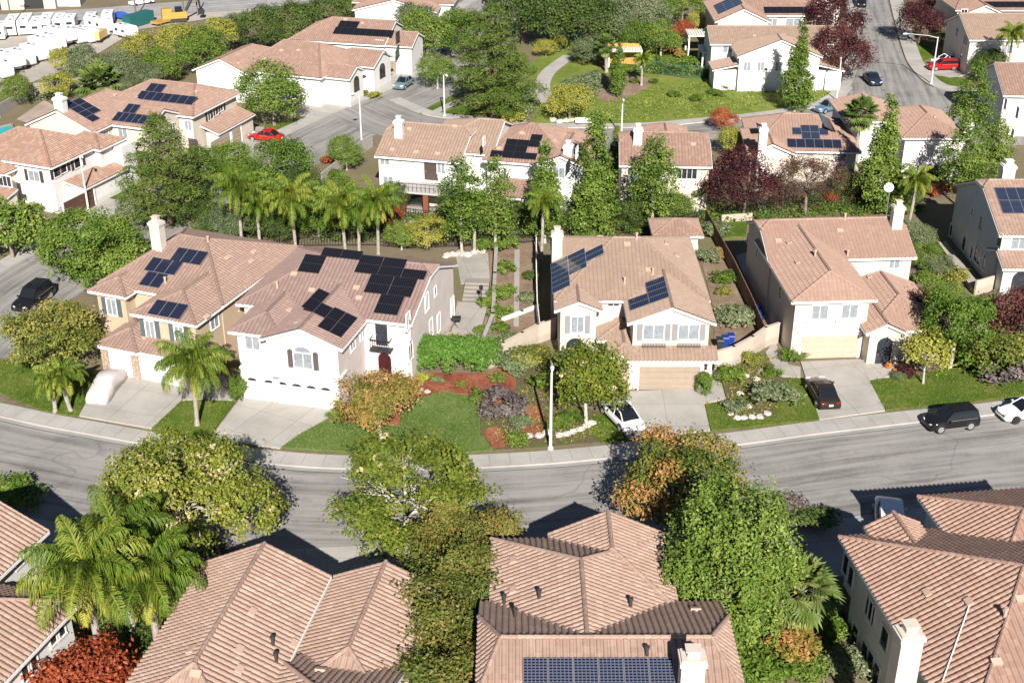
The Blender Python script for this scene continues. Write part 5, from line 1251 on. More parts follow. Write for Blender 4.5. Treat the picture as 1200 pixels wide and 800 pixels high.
p = gat(146, 24); t = thing('tarpaulin_boat', 'boat under a blue tarpaulin between white trailers', 'covered boat', p, hB); m = MB(); loft(m, [[(x, 1.1 * f, .6), (x, .9 * f, 1.3 * z), (x, 0, 1.9 * z), (x, -.9 * f, 1.3 * z), (x, -1.1 * f, .6)] for x, f, z in ((-3, .9, .8), (-1, 1, 1), (1.5, .9, 1), (3, .2, .8))]); m.build('tarpaulin', plain('blue tarpaulin', (.03, .09, .36), .6), t); m = MB(); m.box((0, 0, .5), (5, 1.4, .2)); m.build('boat_trailer', M_BLKP, t)
p = gat(118, 48); t = thing('yellow_truck', 'pale yellow truck with white hood below the trailer rows', 'truck', p, heading((112, 54), (124, 46))); m = MB(); m.box((-1, 0, 1.7), (4.5, 2.3, 1.6)); m.build('box_body', plain('pale yellow paint', (.60, .42, .16), .5), t); m = MB(); m.box((2.2, 0, 1.2), (2.0, 2.1, 1.0)); m.box((1.7, 0, 1.9), (1.0, 1.9, .7)); m.build('cab', M_RV, t); m = MB()
for x in (-2, 2):
    for sg in (-1, 1): m.cyl((x, sg * 1.0, .45), .45, .3, 'y', 12)
m.build('wheels', M_TYRE, t)
p = gat(166, 6); t = thing('white_pickup', 'white vehicle driving on the highway beside the utility pole', 'car', p, heading((160, 7), (172, 5))); m = MB(); loft(m, [[(x, 1, .5), (x, 1, zz), (x, .8, zz + .1), (x, -.8, zz + .1), (x, -1, zz), (x, -1, .5)] for x, zz in ((-3, 1.1), (-.6, 1.1), (-.5, 1.8), (1.0, 1.8), (1.5, 1.15), (3, 1.0))]); m.build('body', P_WHITE, t); m = MB()
for x in (-2, 2):
    for sg in (-1, 1): m.cyl((x, sg * .95, .4), .4, .25, 'y', 12)
m.build('wheels', M_TYRE, t)
# far industrial sheds at the top edge
def shed_building(name, label, px, py, L, Dp, Hh, ang, wall, dark=False):
    p = gat(px, py); t = thing(name, label, 'industrial building', p, R(ang)); m = MB(); m.bb((-L / 2, 0, -1), (L / 2, Dp, Hh)); m.build('wall', wall, t); m = MB(); m.bb((-L / 2 - .3, -.3, Hh), (L / 2 + .3, Dp + .3, Hh + .35)); m.build('roof', W_WHITE if not dark else M_BLKP, t)
    for k in range(2): m = MB(); m.box((-L / 4 + k * L / 2, -.04, 1.6), (L * .22, .1, 3.0)); m.build('roller_door', M_RVG if not dark else M_BLKP, t)
shed_building('warehouse', 'pale warehouse beyond the highway at the top left', 48, 9, 19, 20, 7, 6, W_WHITE); shed_building('storage_shed', 'low shed with a black front beyond the highway at the far top left', 16, 12, 20, 6, 3.2, 8, W_BEIGE, True)
# ------------------------------------------------------------------ small things in the yards
def patio_cover(label, px, py, w, d, h, ang, name='pergola'):
    p = at(px, py); t = thing(name, label, 'patio cover', p, R(ang)); m = MB(); m.bb((-w / 2, 0, h), (w / 2, d, h + .18))
    for i in range(int(w / .4)): m.box((-w / 2 + .2 + i * .4, d / 2, h + .24), (.1, d + .3, .12))
    m.build('roof_slab', plain('cream patio roof', (.72, .68, .60), .6), t)
    for x in (-w / 2 + .2, w / 2 - .2):
        for y in (.2, d - .2): m = MB(); m.box((x, y, h / 2), (.22, .22, h)); m.build('post', M_TRIM, t)
patio_cover('cream slatted patio cover left of the white gable house', 843, 84, 5.6, 4.5, 2.7, 0); patio_cover('white two-bay patio frame above the cream patio cover', 826, 66, 5.5, 4, 3.0, 0); patio_cover('white curved-roof shelter before the orange fence', 732, 80, 5.2, 3, 2.4, 0)
patio_cover('grey patio shelter behind the orange pyramid roof house', 1100, 205, 5, 3, 2.4, 0)
M_BLUE = plain('blue plastic', (.015, .04, .22), .4); M_GRN = plain('dark bin plastic', (.03, .035, .03), .5)
def bin_(label, px, py, mat, ang=0):
    p = at(px, py); t = thing('wheeled_bin', label, 'bin', p, R(ang), 'wheeled bins in the side yards'); m = MB(); loft(m, [[(-.26 * s, -.3 * s, z), (.26 * s, -.3 * s, z), (.26 * s, .3 * s, z), (-.26 * s, .3 * s, z)] for z, s in ((.1, .85), (1.0, 1.05))]); m.build('bin_body', mat, t); m = MB(); loft(m, [[(-.3, -.36, 1.0), (.3, -.36, 1.0), (.3, .34, 1.04), (-.3, .34, 1.04)], [(-.26, -.3, 1.08), (.26, -.3, 1.08), (.26, .3, 1.14), (-.26, .3, 1.14)]]); m.build('lid', mat, t); m = MB()
    for sg in (-1, 1): m.cyl((sg * .24, .3, .1), .1, .06, 'x', 10)
    m.build('wheels', M_TYRE, t)
bin_('blue bin behind the cream garden wall, left of the pair', 849, 407, M_BLUE); bin_('blue bin behind the cream garden wall, right of the pair', 856, 405, M_BLUE); bin_('dark bin beside the two blue bins by the cream house', 843, 410, M_GRN)
bin_('blue bin in the ivory house side passage, nearer one', 890, 378, M_BLUE, 60); bin_('blue bin in the ivory house side passage, farther one', 886, 371, M_BLUE, 60)
# satellite dish on the ivory house chimney side
p = at(1053, 252, 7.0); t = thing('satellite_dish', 'white satellite dish on a mast beside the ivory house chimney', 'satellite dish', (p.x - .9, p.y + .8, 0), 0); m = MB(); m.tube([(0, 0, 0), (0, 0, 9.3)], .06, 6); m.build('mast', M_ALU, t)
m = MB(); C0 = Vector((-.2, -.3, 9.5)); ax = Vector((-.25, -.8, .55)).normalized(); e1 = ax.orthogonal().normalized(); e2 = ax.cross(e1); n = 20; vs = []; fs = []
for k in range(6):
    rr = .45 * k / 5
    for j in range(n): vs.append(C0 + (e1 * math.cos(2 * math.pi * j / n) + e2 * math.sin(2 * math.pi * j / n)) * rr + ax * (.28 * (rr) ** 2))
for k in range(5):
    for j in range(n): fs.append((k * n + j, k * n + (j + 1) % n, (k + 1) * n + (j + 1) % n, (k + 1) * n + j))
m.add(vs, fs); m.build('dish', plain('dish grey', (.55, .55, .54), .5), t, True); m = MB(); m.tube([C0 - e2 * .5 + ax * .1, C0 + ax * .5], .025, 5); m.box(tuple(C0 + ax * .52), (.1, .1, .1)); m.build('receiver_arm', M_BLKP, t)
# pumpkins at the porch
for i, (px, py, r, lab) in enumerate(((1041, 431, .34, 'big orange pumpkin at the arched porch'), (1049, 436, .2, 'small orange pumpkin by the porch plants'))):
    p = at(px, py, .12); t = thing('pumpkin', lab, 'pumpkin', p); V = []; F = []; nu, nv = 24, 10
    for a in range(nv + 1):
        th = math.pi * a / nv
        for b in range(nu):
            rr = r * (1 - .10 * abs(math.sin(b * math.pi * 8 / nu)) ** .5) * math.sin(th); V.append((rr * math.cos(2 * math.pi * b / nu), rr * math.sin(2 * math.pi * b / nu), r * .8 * (1 - math.cos(th))))
    for a in range(nv):
        for b in range(nu): F.append((a * nu + b, a * nu + (b + 1) % nu, (a + 1) * nu + (b + 1) % nu, (a + 1) * nu + b))
    m = MB(); m.add(V, F); m.build('rind', plain('pumpkin orange', (.62, .17, .02), .5), t, True); m = MB(); m.tube([(0, 0, r * 1.5), (.03, 0, r * 1.9)], [.04, .025], 5); m.build('stem', M_WOOD, t)
# garden steps right of the pale pink house
a = at(541, 356); t = thing('garden_steps', 'broad pale concrete garden steps right of the pale pink house', 'steps', a, R(-4)); m = MB()
for k in range(6): m.bb((0, k * .62, 0), (2.3, 4.2, .13 + .12 * k)); 
m.build('treads', C_PATIO, t)
# park bench and stones, pool, lantern post
p = at(684, 147); t = thing('park_bench', 'pale bench at the foot of the hillside behind the plain-roofed house', 'bench', p); m = MB(); m.box((0, 0, .45), (2.2, .5, .08)); m.build('seat', M_RV, t); m = MB(); m.box((0, .25, .75), (2.2, .08, .4)); m.build('backrest', M_RV, t)
for x in (-.9, .9): m = MB(); m.box((x, 0, .22), (.1, .45, .42)); m.build('leg', M_BLKP, t)
p = at(564, 362); t = thing('lantern_post', 'black lantern post at the foot of the garden steps', 'lantern', p); m = MB(); m.tube([(0, 0, 0), (0, 0, 1.9)], .05, 6); m.build('post', M_BLKP, t); m = MB(); m.tube([(0, 0, 1.9), (0, 0, 2.0), (0, 0, 2.3), (0, 0, 2.42)], [.06, .18, .2, .03], 6); m.build('lantern_head', M_BLKP, t)
p = at(533, 384); t = thing('patio_grill', 'small black grill on crossed legs beside the pale pink house wall', 'grill', p); m = MB(); m.box((0, 0, .95), (1.1, .5, .25)); m.build('fire_box', M_BLKP, t)
for sg in (-1, 1): m = MB(); m.tube([(-.4 * sg, -.2, 0), (.4 * sg, .2, .85)], .03, 5); m.build('leg', M_BLKP, t)
q = [at(*c) for c in ((-8, 152), (14, 147), (17, 157), (-8, 164))]; c0 = sum(q, Vector()) / 4; t = thing('swimming_pool', 'turquoise pool corner at the left edge above the mottled roof', 'pool', c0); m = MB(); m.prism([tuple((v - c0)[:2]) for v in q], 0, .13); m.build('water', plain('pool water', (.05, .42, .42), .08), t); m = MB(); e = [(v - c0) for v in q]
for i in range(4): m.tube([e[i] + Vector((0, 0, .14)), e[(i + 1) % 4] + Vector((0, 0, .14))], .18, 4)
m.build('pool_coping', C_PINK, t)
# boulders
def rock(label, px, py, r, grp):
    p = at(px, py); rs = random.Random(int(px * 7 + py)); V = []; F = []; nu, nv = 9, 5
    for a in range(nv + 1):
        th = math.pi * a / nv
        for b in range(nu): k = r * rs.uniform(.75, 1.15); V.append((k * math.sin(th) * math.cos(2 * math.pi * b / nu), k * math.sin(th) * math.sin(2 * math.pi * b / nu), k * .6 * math.cos(th) + r * .3))
    for a in range(nv):
        for b in range(nu): F.append((a * nu + b, (a + 1) * nu + b, (a + 1) * nu + (b + 1) % nu, a * nu + (b + 1) % nu))
    m = MB(); m.add(V, F); o = m.build('boulder', plain('pale granite', (.50, .45, .40), .9, 0, .3, 5), None, loc=p); tag(o, label, 'boulder', grp)
for (x, y) in ((620, 512), (632, 512), (641, 508), (655, 511), (664, 510), (672, 507), (680, 504), (688, 500), (694, 497)): rock('pale stone edging the bed around the yellow-green tree', x, y, .38, 'stones edging the bed around the yellow-green tree')
for (x, y) in ((856, 486), (864, 491), (872, 491), (881, 490), (890, 490), (899, 486), (878, 478), (868, 462), (886, 446), (874, 442), (892, 437)): rock('pale stone in the rock garden left of the black sedan', x, y, .36, 'stones in the rock garden')
for (x, y) in ((648, 142), (656, 144), (664, 143), (671, 143)): rock('white round stone by the bench below the hillside', x, y, .55, 'white stones by the bench')
for (x, y) in ((548, 300), (556, 297), (540, 298), (532, 300), (524, 301), (565, 296)): rock('pale rock along the back edge of the concrete patio', x, y, .5, 'rocks behind the concrete patio')
for (x, y) in ((493, 458), (501, 460), (486, 456)): rock('white stone at the edge of the red mulch', x, y, .28, 'white stones at the red mulch')
# ------------------------------------------------------------------ vegetation
L_OLIVE = leafmat('olive yellow leaves', (.065, .09, .014), (.18, .195, .034), (.37, .31, .09))
L_POD = leafmat('olive leaves with cream seed pods', (.045, .075, .008), (.145, .18, .020), (.30, .29, .055), .14, (.58, .45, .28))
L_MID = leafmat('mid green leaves', (.034, .074, .008), (.100, .165, .020), (.20, .255, .045))
L_BRIGHT = leafmat('bright green leaves', (.042, .082, .010), (.125, .19, .026), (.25, .30, .07))
L_DARK = leafmat('dark green leaves', (.02, .042, .010), (.065, .105, .02), (.14, .175, .04))
L_ORANGE = leafmat('orange autumn leaves', (.11, .13, .02), (.30, .19, .05), (.50, .29, .14))
L_RUST = leafmat('half turned autumn leaves', (.06, .10, .014), (.19, .18, .03), (.44, .20, .08))
L_RED = leafmat('red autumn leaves', (.16, .03, .012), (.34, .075, .03), (.45, .15, .06))
L_PLUM = leafmat('plum purple leaves', (.022, .008, .010), (.075, .020, .022), (.15, .055, .045))
L_YEL = leafmat('yellow autumn leaves', (.12, .14, .018), (.27, .27, .04), (.42, .38, .085))
L_PINE = leafmat('pine needles', (.030, .062, .010), (.095, .14, .024), (.20, .22, .05))
L_GREY = leafmat('grey green leaves', (.055, .08, .032), (.14, .175, .08), (.27, .29, .16))
L_TWIG = leafmat('bare purple grey twigs', (.06, .045, .045), (.15, .12, .115), (.26, .21, .19), .05)
L_PALM = leafmat('palm fronds', (.045, .085, .008), (.12, .18, .018), (.31, .29, .05))
L_FAN = leafmat('fan palm fronds', (.035, .07, .014), (.10, .15, .03), (.22, .25, .08))
L_IVY = leafmat('glossy hedge leaves', (.03, .085, .010), (.085, .18, .022), (.16, .27, .05))
L_BPL = leafmat('thin brown purple leaves', (.05, .025, .018), (.125, .065, .045), (.24, .16, .11))
L_HILL = leafmat('hillside grass tufts', (.09, .15, .02), (.19, .25, .04), (.33, .33, .09))
L_GRN2 = leafmat('red green creeper leaves', (.04, .065, .012), (.125, .145, .026), (.28, .17, .055))
def barkmat(name, c):
    m, nt, b, o = new_mat(name); p = N(nt, 'ShaderNodeTexCoord').outputs['Object']; mp = N(nt, 'ShaderNodeMapping'); nt.links.new(p, mp.inputs[0]); mp.inputs['Scale'].default_value = (6, 6, 1.5)
    f = noise(nt, mp.outputs[0], 2, 5, .7); nt.links.new(ramp(nt, f, [(.35, [x * .55 for x in c]), (.6, c), (.75, [min(.9, x * 1.3) for x in c])]), b.inputs['Base Color']); b.inputs['Roughness'].default_value = .9; bump(nt, b, f, .5, .03); return m
B_GREY = barkmat('grey bark', (.26, .22, .18)); B_PALE = barkmat('pale bark', (.50, .46, .40)); B_BROWN = barkmat('brown bark', (.13, .095, .07)); B_PALM = barkmat('palm trunk', (.40, .35, .29))

def unit(n):
    v = rng.normal(size=(n, 3)); return v / np.linalg.norm(v, axis=1, keepdims=True)
def leaves_from(centres, normals, tints, size, aspect=.55, droop=0.0, jit=.7, bend=.25):
    """rhombic, slightly folded leaf sprays around given points"""
    n = len(centres); nr = normals + unit(n) * jit; nr /= np.linalg.norm(nr, axis=1, keepdims=True)
    a = np.cross(nr, unit(n)); a /= np.linalg.norm(a, axis=1, keepdims=True); a[:, 2] -= droop; a /= np.linalg.norm(a, axis=1, keepdims=True)
    b = np.cross(nr, a); b /= np.linalg.norm(b, axis=1, keepdims=True); s = size * rng.uniform(.6, 1.3, (n, 1))
    c = centres; V = np.stack([c - a * s * .5, c + b * s * aspect * .5 - nr * s * bend * .3, c + a * s * .5, c - b * s * aspect * .5 - nr * s * bend * .3], 1).reshape(-1, 3)
    F = np.arange(4 * n).reshape(-1, 4); return V, F, tints
def crown_mesh(name, mat, lobes, clumps, per, size, spread=.30, tsd=.14, tmean=.5, jit=.75, aspect=.6, droop=0., patch=0., seed=1, inner=.16, flat=1.0, pods=0.0, gaps=.16):
    global rng
    rng = np.random.default_rng(seed)
    C = np.array([l[0] for l in lobes], float); Rr = np.array([l[1] if hasattr(l[1], '__len__') else (l[1],) * 3 for l in lobes], float)
    area = Rr[:, 0] * Rr[:, 2]; idx = rng.choice(len(lobes), clumps * 2, p=area / area.sum())
    d = unit(clumps * 2); d[:, 2] = np.where(d[:, 2] < -.45, -d[:, 2], d[:, 2])
    r = np.where(rng.random(clumps * 2) < inner, rng.uniform(.3, .85, clumps * 2), rng.uniform(.80, 1.08, clumps * 2)); r = np.where(rng.random(clumps * 2) < .12, r * rng.uniform(1.05, 1.32, clumps * 2), r)
    P = C[idx] + d * Rr[idx] * r[:, None]
    # drop clumps buried deep inside another lobe
    q = np.stack([(((P - C[k]) / Rr[k]) ** 2).sum(1) for k in range(len(lobes))], 1); q[np.arange(len(P)), idx] = 9
    keep = (q.min(1) > .62); P, d, idx = P[keep][:clumps], d[keep][:clumps], idx[keep][:clumps]
    if gaps:
        # irregular openings: drop clumps where a smooth random field is low
        K = rng.normal(0, 1, (7, 3)) * 1.25; ph = rng.uniform(0, 6.28, 7); fld = np.sin(P @ K.T + ph).sum(1) / 7 ** .5
        keep = fld > np.quantile(fld, gaps); P, d, idx = P[keep], d[keep], idx[keep]
    n = len(P); ct = np.clip(rng.normal(tmean, tsd, n) + (rng.normal(0, patch, len(lobes))[idx] if patch else 0), 0, 1)
    cs = rng.uniform(.5, 1.35, n)
    if pods: pk = rng.random(n) < pods * np.clip(.5 + d[:, 2], 0.1, 2); ct = np.where(pk, 1.0, np.minimum(ct, .84)); cs = np.where(pk, cs * .45, cs)
    else: pk = None
    PP = np.repeat(P, per, 0) + rng.normal(0, 1, (n * per, 3)) * spread * np.repeat(cs, per)[:, None] * np.array([1, 1, .8 * flat])
    up = np.array([0, 0, 1.0]); nn = np.repeat(d, per, 0) * .7 + up * .45
    t = np.clip(np.repeat(ct, per) + rng.normal(0, .055, n * per), 0, 1)
    if pods: t = np.where(np.repeat(pk, per), 1.0, np.minimum(t, .86))
    V, F, T = leaves_from(PP, nn, t, size, aspect, droop, jit)
    return np_mesh(name, V, F, mat, tint=T)
def ellip_lobes(R_, Rz, k, rs, seed, lr=(.36, .5), zc=0, fill=.64):
    q = random.Random(seed); L = [((0, 0, zc), (R_ * .62, R_ * .62, Rz * .62))]
    for i in range(k):
        a = 2 * math.pi * i / k * 2.4 + q.uniform(-.3, .3); z = q.uniform(-.75, .85); rr = math.sqrt(max(.05, 1 - z * z)) * q.uniform(.75, 1.08); l = q.uniform(*lr)
        L.append(((math.cos(a) * rr * R_ * fill, math.sin(a) * rr * R_ * fill, zc + z * Rz * fill), (R_ * l, R_ * l, Rz * l * 1.0)))
    return L
def trunk_mesh(name, mat, H_, Rc, hc, r0, nb, seed, fork=.4, lean=.06):
    q = random.Random(seed); m = MB(); x = q.uniform(-lean, lean) * H_; y = q.uniform(-lean, lean) * H_; zf = max(.6, hc - Rc * .75) if fork is None else H_ * fork
    m.tube([(0, 0, -.1), (x * .1, y * .1, .15), (x * .3, y * .3, zf * .5), (x * .6, y * .6, zf)], [r0 * 1.5, r0 * 1.1, r0 * .9, r0 * .8], 8)
    for i in range(nb):
        a = 2 * math.pi * i / nb + q.uniform(-.4, .4); d = Rc * q.uniform(.3, .66); z = hc + q.uniform(-.2, .38) * Rc
        p0 = Vector((x * .6, y * .6, zf - q.uniform(0, .15) * zf)); p2 = Vector((math.cos(a) * d, math.sin(a) * d, z)); p1 = p0.lerp(p2, .5) + Vector((0, 0, q.uniform(-.1, .25) * Rc)) * .6
        m.tube([p0, p1, p2], [r0 * .62, r0 * .38, r0 * .12], 6)
        for j in range(3):
            a2 = a + q.uniform(-.9, .9); p3 = p1.lerp(p2, q.uniform(.1, .7)); p4 = p3 + Vector((math.cos(a2), math.sin(a2), q.uniform(.1, .9))) * Rc * q.uniform(.15, .30)
            m.tube([p3, p3.lerp(p4, .5) + Vector((0, 0, .1)), p4], [r0 * .26, r0 * .16, r0 * .05], 4)
    me = bpy.data.meshes.new(name); me.from_pydata(m.v, [], m.f); me.materials.append(mat); me.polygons.foreach_set('use_smooth', [True] * len(m.f)); return me
def place(name, cat, label, meshes, loc, rz, s, group=None):
    t = thing(name, label, cat, loc, rz, group); t.scale = s if hasattr(s, '__len__') else (s, s, s)
    for pn, me in meshes:
        o = link(pn, me, t)
    return t
# --- palms
def frond(V, F, T, base, az, el, L, droop, leaflets=66, lw=.022, ll=.75, hang=.9, tint=.5, q=None):
    """one pinnate frond: arching rachis with hanging leaflets on both sides"""
    n = 12; pts = []; h = Vector((math.cos(az), math.sin(az), 0)); p = Vector(base); ang = el
    for i in range(n + 1):
        pts.append(p.copy()); p = p + (h * math.cos(ang) + Vector((0, 0, math.sin(ang)))) * (L / n); ang -= droop / n * (0.5 + i / n)
    def quad(a, b, c, d, t):
        o = len(V); V.extend([a, b, c, d]); F.append((o, o + 1, o + 2, o + 3)); T.append(t)
    side = Vector((-h.y, h.x, 0))
    for i in range(n):
        w = .05 * (1 - i / n) + .012; quad(pts[i] - side * w, pts[i] + side * w, pts[i + 1] + side * w * .9, pts[i + 1] - side * w * .9, min(1, tint + .25))
    for k in range(leaflets):
        f = .08 + .90 * k / leaflets; i = min(n - 1, int(f * n)); c = pts[i].lerp(pts[i + 1], f * n - i); tg = (pts[i + 1] - pts[i]).normalized()
        l = ll * math.sin(math.pi * min(1, .20 + f * .74)) * q.uniform(.75, 1.2)
        for sg in (-1, 1):
            sp = q.uniform(.35, 1.0); d1 = (side * sg * sp + tg * .55 + Vector((0, 0, q.uniform(-.1, .45)))).normalized(); d2 = (side * sg * .4 * sp + tg * .35 + Vector((0, 0, -hang * q.uniform(.5, 1.0)))).normalized(); d3 = (side * sg * .1 + tg * .12 + Vector((0, 0, -hang * 1.5))).normalized()
            m1 = c + d1 * l * .36; m2 = m1 + d2 * l * .36; e = m2 + d3 * l * .36; wv = (tg + side * .3 * q.uniform(-1, 1)) * lw; tt = max(0, min(1, tint + q.uniform(-.2, .2)))
            quad(c - wv * .5, c + wv * .5, m1 + wv, m1 - wv, tt); quad(m1 - wv, m1 + wv, m2 + wv * .8, m2 - wv * .8, tt); quad(m2 - wv * .8, m2 + wv * .8, e + wv * .15, e - wv * .15, tt)
def queen_palm_mesh(seed, R_=2.6, nf=26, lw=.022, ll=.75, H0=0, dead=3):
    q = random.Random(seed); V, F, T = [], [], []
    for i in range(nf):
        az = i * 2.39996 + q.uniform(-.2, .2); u = i / nf; el = R(80 - 78 * u + q.uniform(-10, 10)); frond(V, F, T, (0, 0, H0), az, el, R_ * q.uniform(1.05, 1.35), R(95 + 35 * u), lw=lw, ll=ll, tint=q.uniform(.25, .62), q=q)
    for i in range(dead):
        frond(V, F, T, (0, 0, H0 - .2), q.uniform(0, 6.28), R(-45), R_ * .8, R(50), lw=lw, ll=ll * .6, tint=.98, q=q)
    return np_mesh('crown', [tuple(v) for v in V], F, L_PALM, tint=T)
def fan_palm_mesh(seed, R_=1.5, nf=46, dead=12):
    q = random.Random(seed); V, F, T = [], [], []
    def quad(a, b, c, d, t): o = len(V); V.extend([a, b, c, d]); F.append((o, o + 1, o + 2, o + 3)); T.append(t)
    for i in range(nf + dead):
        az = i * 2.39996; u = i / nf; el = R(85 - 115 * min(1, u) + q.uniform(-8, 8)) if i < nf else R(q.uniform(-75, -50)); h = Vector((math.cos(az), math.sin(az), 0)); d = h * math.cos(el) + Vector((0, 0, math.sin(el))); side = Vector((-h.y, h.x, 0)); up = side.cross(d) * -1
        L = R_ * q.uniform(.5, .68); c = d * L; t = q.uniform(.3, .7) if i < nf else q.uniform(.9, 1.0)
        quad(-side * .03, side * .03, c + side * .02, c - side * .02, .8)
        ns = 13
        for k in range(ns):
            a = R(-105 + 210 * k / (ns - 1)); dd = (d * math.cos(a) + side * math.sin(a) - Vector((0, 0, .10))).normalized(); l = R_ * .56 * (1 - .25 * abs(a) / R(105)); pw = dd.cross(up).normalized() * l * .11; e = c + dd * l - Vector((0, 0, l * .18)); mdl = c + dd * l * .55
            quad(c, mdl + pw, e, mdl - pw, max(0, min(1, t + q.uniform(-.1, .1))))
    return np_mesh('crown', [tuple(v) for v in V], F, L_FAN, tint=T)
def palm_trunk(H_, r0, seed, mat=None):
    m = MB(); q = random.Random(seed); n = 14; lx, ly = q.uniform(-.25, .25), q.uniform(-.25, .25)
    m.tube([(lx * (1 - i / n) ** 2 - lx, ly * (1 - i / n) ** 2 - ly, -.1 + (H_ + .1) * i / n) for i in range(n + 1)], [r0 * (1.5 if i == 0 else 1.15 if i == 1 else 1.0 - .25 * i / n) * (1 + .05 * (i % 2)) for i in range(n + 1)], 9)
    # old leaf bases under the crown
    for k in range(10): a = k * 2.4; m.tube([(-lx, -ly, H_ - .5 + .05 * k), (-lx + math.cos(a) * .35, -ly + math.sin(a) * .35, H_ - .1 + .05 * k)], [.09, .03], 4)
    me = bpy.data.meshes.new('trunk'); me.from_pydata(m.v, [], m.f); me.materials.append(mat or B_PALM); return me, (-lx, -ly)
def queen_palm(cx, cy, hc, R_, label, seed, group='queen palms', nf=25, r0=.17, big=False):
    p = at(cx, cy, hc); t = thing('queen_palm', label, 'palm tree', (p.x, p.y, 0), 0, group)
    tm, (ox, oy) = palm_trunk(hc, r0, seed); link('trunk', tm, t); k = R_ / 2.6
    o = link('crown', queen_palm_mesh(seed, R_, nf, .026 * max(.8, k ** .5), .95 * k if not big else 1.15 * k ** .8, dead=5 if big else 2), t, (ox, oy, hc)); return t
def fan_palm(cx, cy, hc, R_, label, seed, r0=.25):
    p = at(cx, cy, hc); t = thing('fan_palm', label, 'palm tree', (p.x, p.y, 0), 0); tm, (ox, oy) = palm_trunk(hc, r0, seed); link('trunk', tm, t); link('crown', fan_palm_mesh(seed, R_), t, (ox, oy, hc)); return t
# --- near trees: meshes of their own
def tree(label, cx, cy, Rc, Hh, leaf, bark=B_GREY, Rz=None, clumps=900, per=13, size=.30, seed=1, r0=.2, nb=6, name='shade_tree', lobes=14, tm=.5, patch=.06, spread=.33, cat='tree', group=None, fork=.4, base=None, tsd=.13, lr=(.34, .48), fill=.64, pods=0.0, flat=1.0, aspect=.6, gaps=.2):
    Rz = Rz or Rc * .8; hc = Hh - Rz; p = at(cx, cy, hc); off = (0, 0)
    t = thing(name, label, cat, (p.x, p.y, 0), 0, group)
    link('trunk', trunk_mesh('trunk', bark, Hh, Rc, hc, r0, nb, seed, fork), t)
    link('crown', crown_mesh('crown', leaf, ellip_lobes(Rc, Rz, lobes, 0, seed, lr, hc, fill), clumps, per, size, spread, tsd, tm, patch=patch, seed=seed, pods=pods, flat=flat, aspect=aspect, gaps=gaps), t); return t
tree('big olive-yellow street tree at the lower left, between the twin-ridge roof and the street', 215, 592, 5.6, 8.9, L_POD, Rz=4.4, clumps=2500, per=16, size=.25, seed=11, r0=.28, nb=12, lobes=34, tm=.52, patch=.08, gaps=.26, lr=(.20, .34), fill=.76, pods=.022, spread=.26, bark=B_PALE)
tree('olive-yellow street tree with bare branches showing, centre foreground before the road', 476, 580, 5.2, 8.4, L_POD, Rz=3.7, clumps=1700, per=15, size=.25, seed=12, r0=.26, nb=16, lobes=34, tm=.50, patch=.06, gaps=.38, bark=B_PALE, lr=(.18, .32), fill=.80, pods=.022, spread=.26)
tree('small orange autumn tree on the lawn of the pale pink house', 444, 465, 3.1, 6.5, L_ORANGE, Rz=2.35, clumps=1000, per=14, size=.21, seed=13, r0=.14, nb=9, lobes=24, tm=.40, patch=.20, lr=(.22, .36), fill=.74, spread=.24, bark=B_PALE)
tree('yellow-green tree with pale trunk in front of the cream house', 689, 442, 2.8, 7.3, L_POD, Rz=3.1, clumps=900, per=12, size=.27, seed=14, r0=.15, nb=8, lobes=20, tm=.52, patch=.05, bark=B_PALE, lr=(.22, .38), fill=.74, pods=.035)
tree('orange and green tree at the foreground kerb, behind the big green tree', 806, 566, 4.5, 7.6, L_RUST, Rz=3.3, clumps=1500, per=14, size=.24, seed=15, r0=.22, nb=10, lobes=26, tm=.36, patch=.2, lr=(.22, .36), fill=.74, spread=.27)
tree('big dense bright green tree right of the solar foreground roof', 857, 663, 3.95, 11.4, L_BRIGHT, Rz=5.4, clumps=2100, per=20, size=.22, seed=16, r0=.28, nb=9, lobes=30, tm=.58, patch=.03, lr=(.22, .34), fill=.76, spread=.15, flat=4.2)
for i, (x, y, rc, hh, lf, lab) in enumerate(((546, 645, 2.9, 6.2, L_GRN2, 'red-green leafy tree at the street end of the overgrown row'), (520, 705, 3.5, 6.7, L_GRN2, 'red-green leafy tree in the middle of the overgrown row between two tile roofs'), (524, 785, 3.4, 6.6, L_GRN2, 'red-green leafy tree at the bottom end of the overgrown row'))):
    tree(lab, x, y, rc, hh, lf, Rz=3.2, clumps=1900, per=15, size=.21, seed=20 + i, r0=.2, lobes=24, tm=.42, patch=.10, lr=(.3, .42), fill=.78, bark=B_BROWN, spread=.28)
tree('bright red autumn tree at the lower left below the palms', 100, 795, 2.7, 4.6, L_RED, Rz=2.0, clumps=700, per=12, size=.27, seed=25, r0=.14, lobes=12, tm=.5)
tree('olive-orange spreading tree at the left edge behind the sidewalk', 58, 392, 4.1, 6.4, L_OLIVE, Rz=2.8, clumps=1200, per=14, size=.24, seed=26, r0=.22, nb=11, lobes=24, lr=(.22, .36), fill=.74, spread=.26, tm=.55, patch=.14)
tree('large dense green tree left of the tan house chimney', 105, 292, 5.0, 8.2, L_MID, Rz=3.9, clumps=2000, per=14, size=.25, seed=27, r0=.25, lobes=28, lr=(.22, .36), fill=.74, spread=.28, tm=.5, patch=.05)
tree('smaller light green tree leaning on the tan house, in front of the large dense tree', 140, 315, 2.6, 5.2, L_BRIGHT, Rz=2.2, clumps=420, per=12, size=.3, seed=28, r0=.14, lobes=9)
tree('green tree at the left edge above the parked dark car', 8, 265, 3.6, 6.5, L_BRIGHT, Rz=3.0, clumps=700, per=12, size=.34, seed=29, lobes=12)
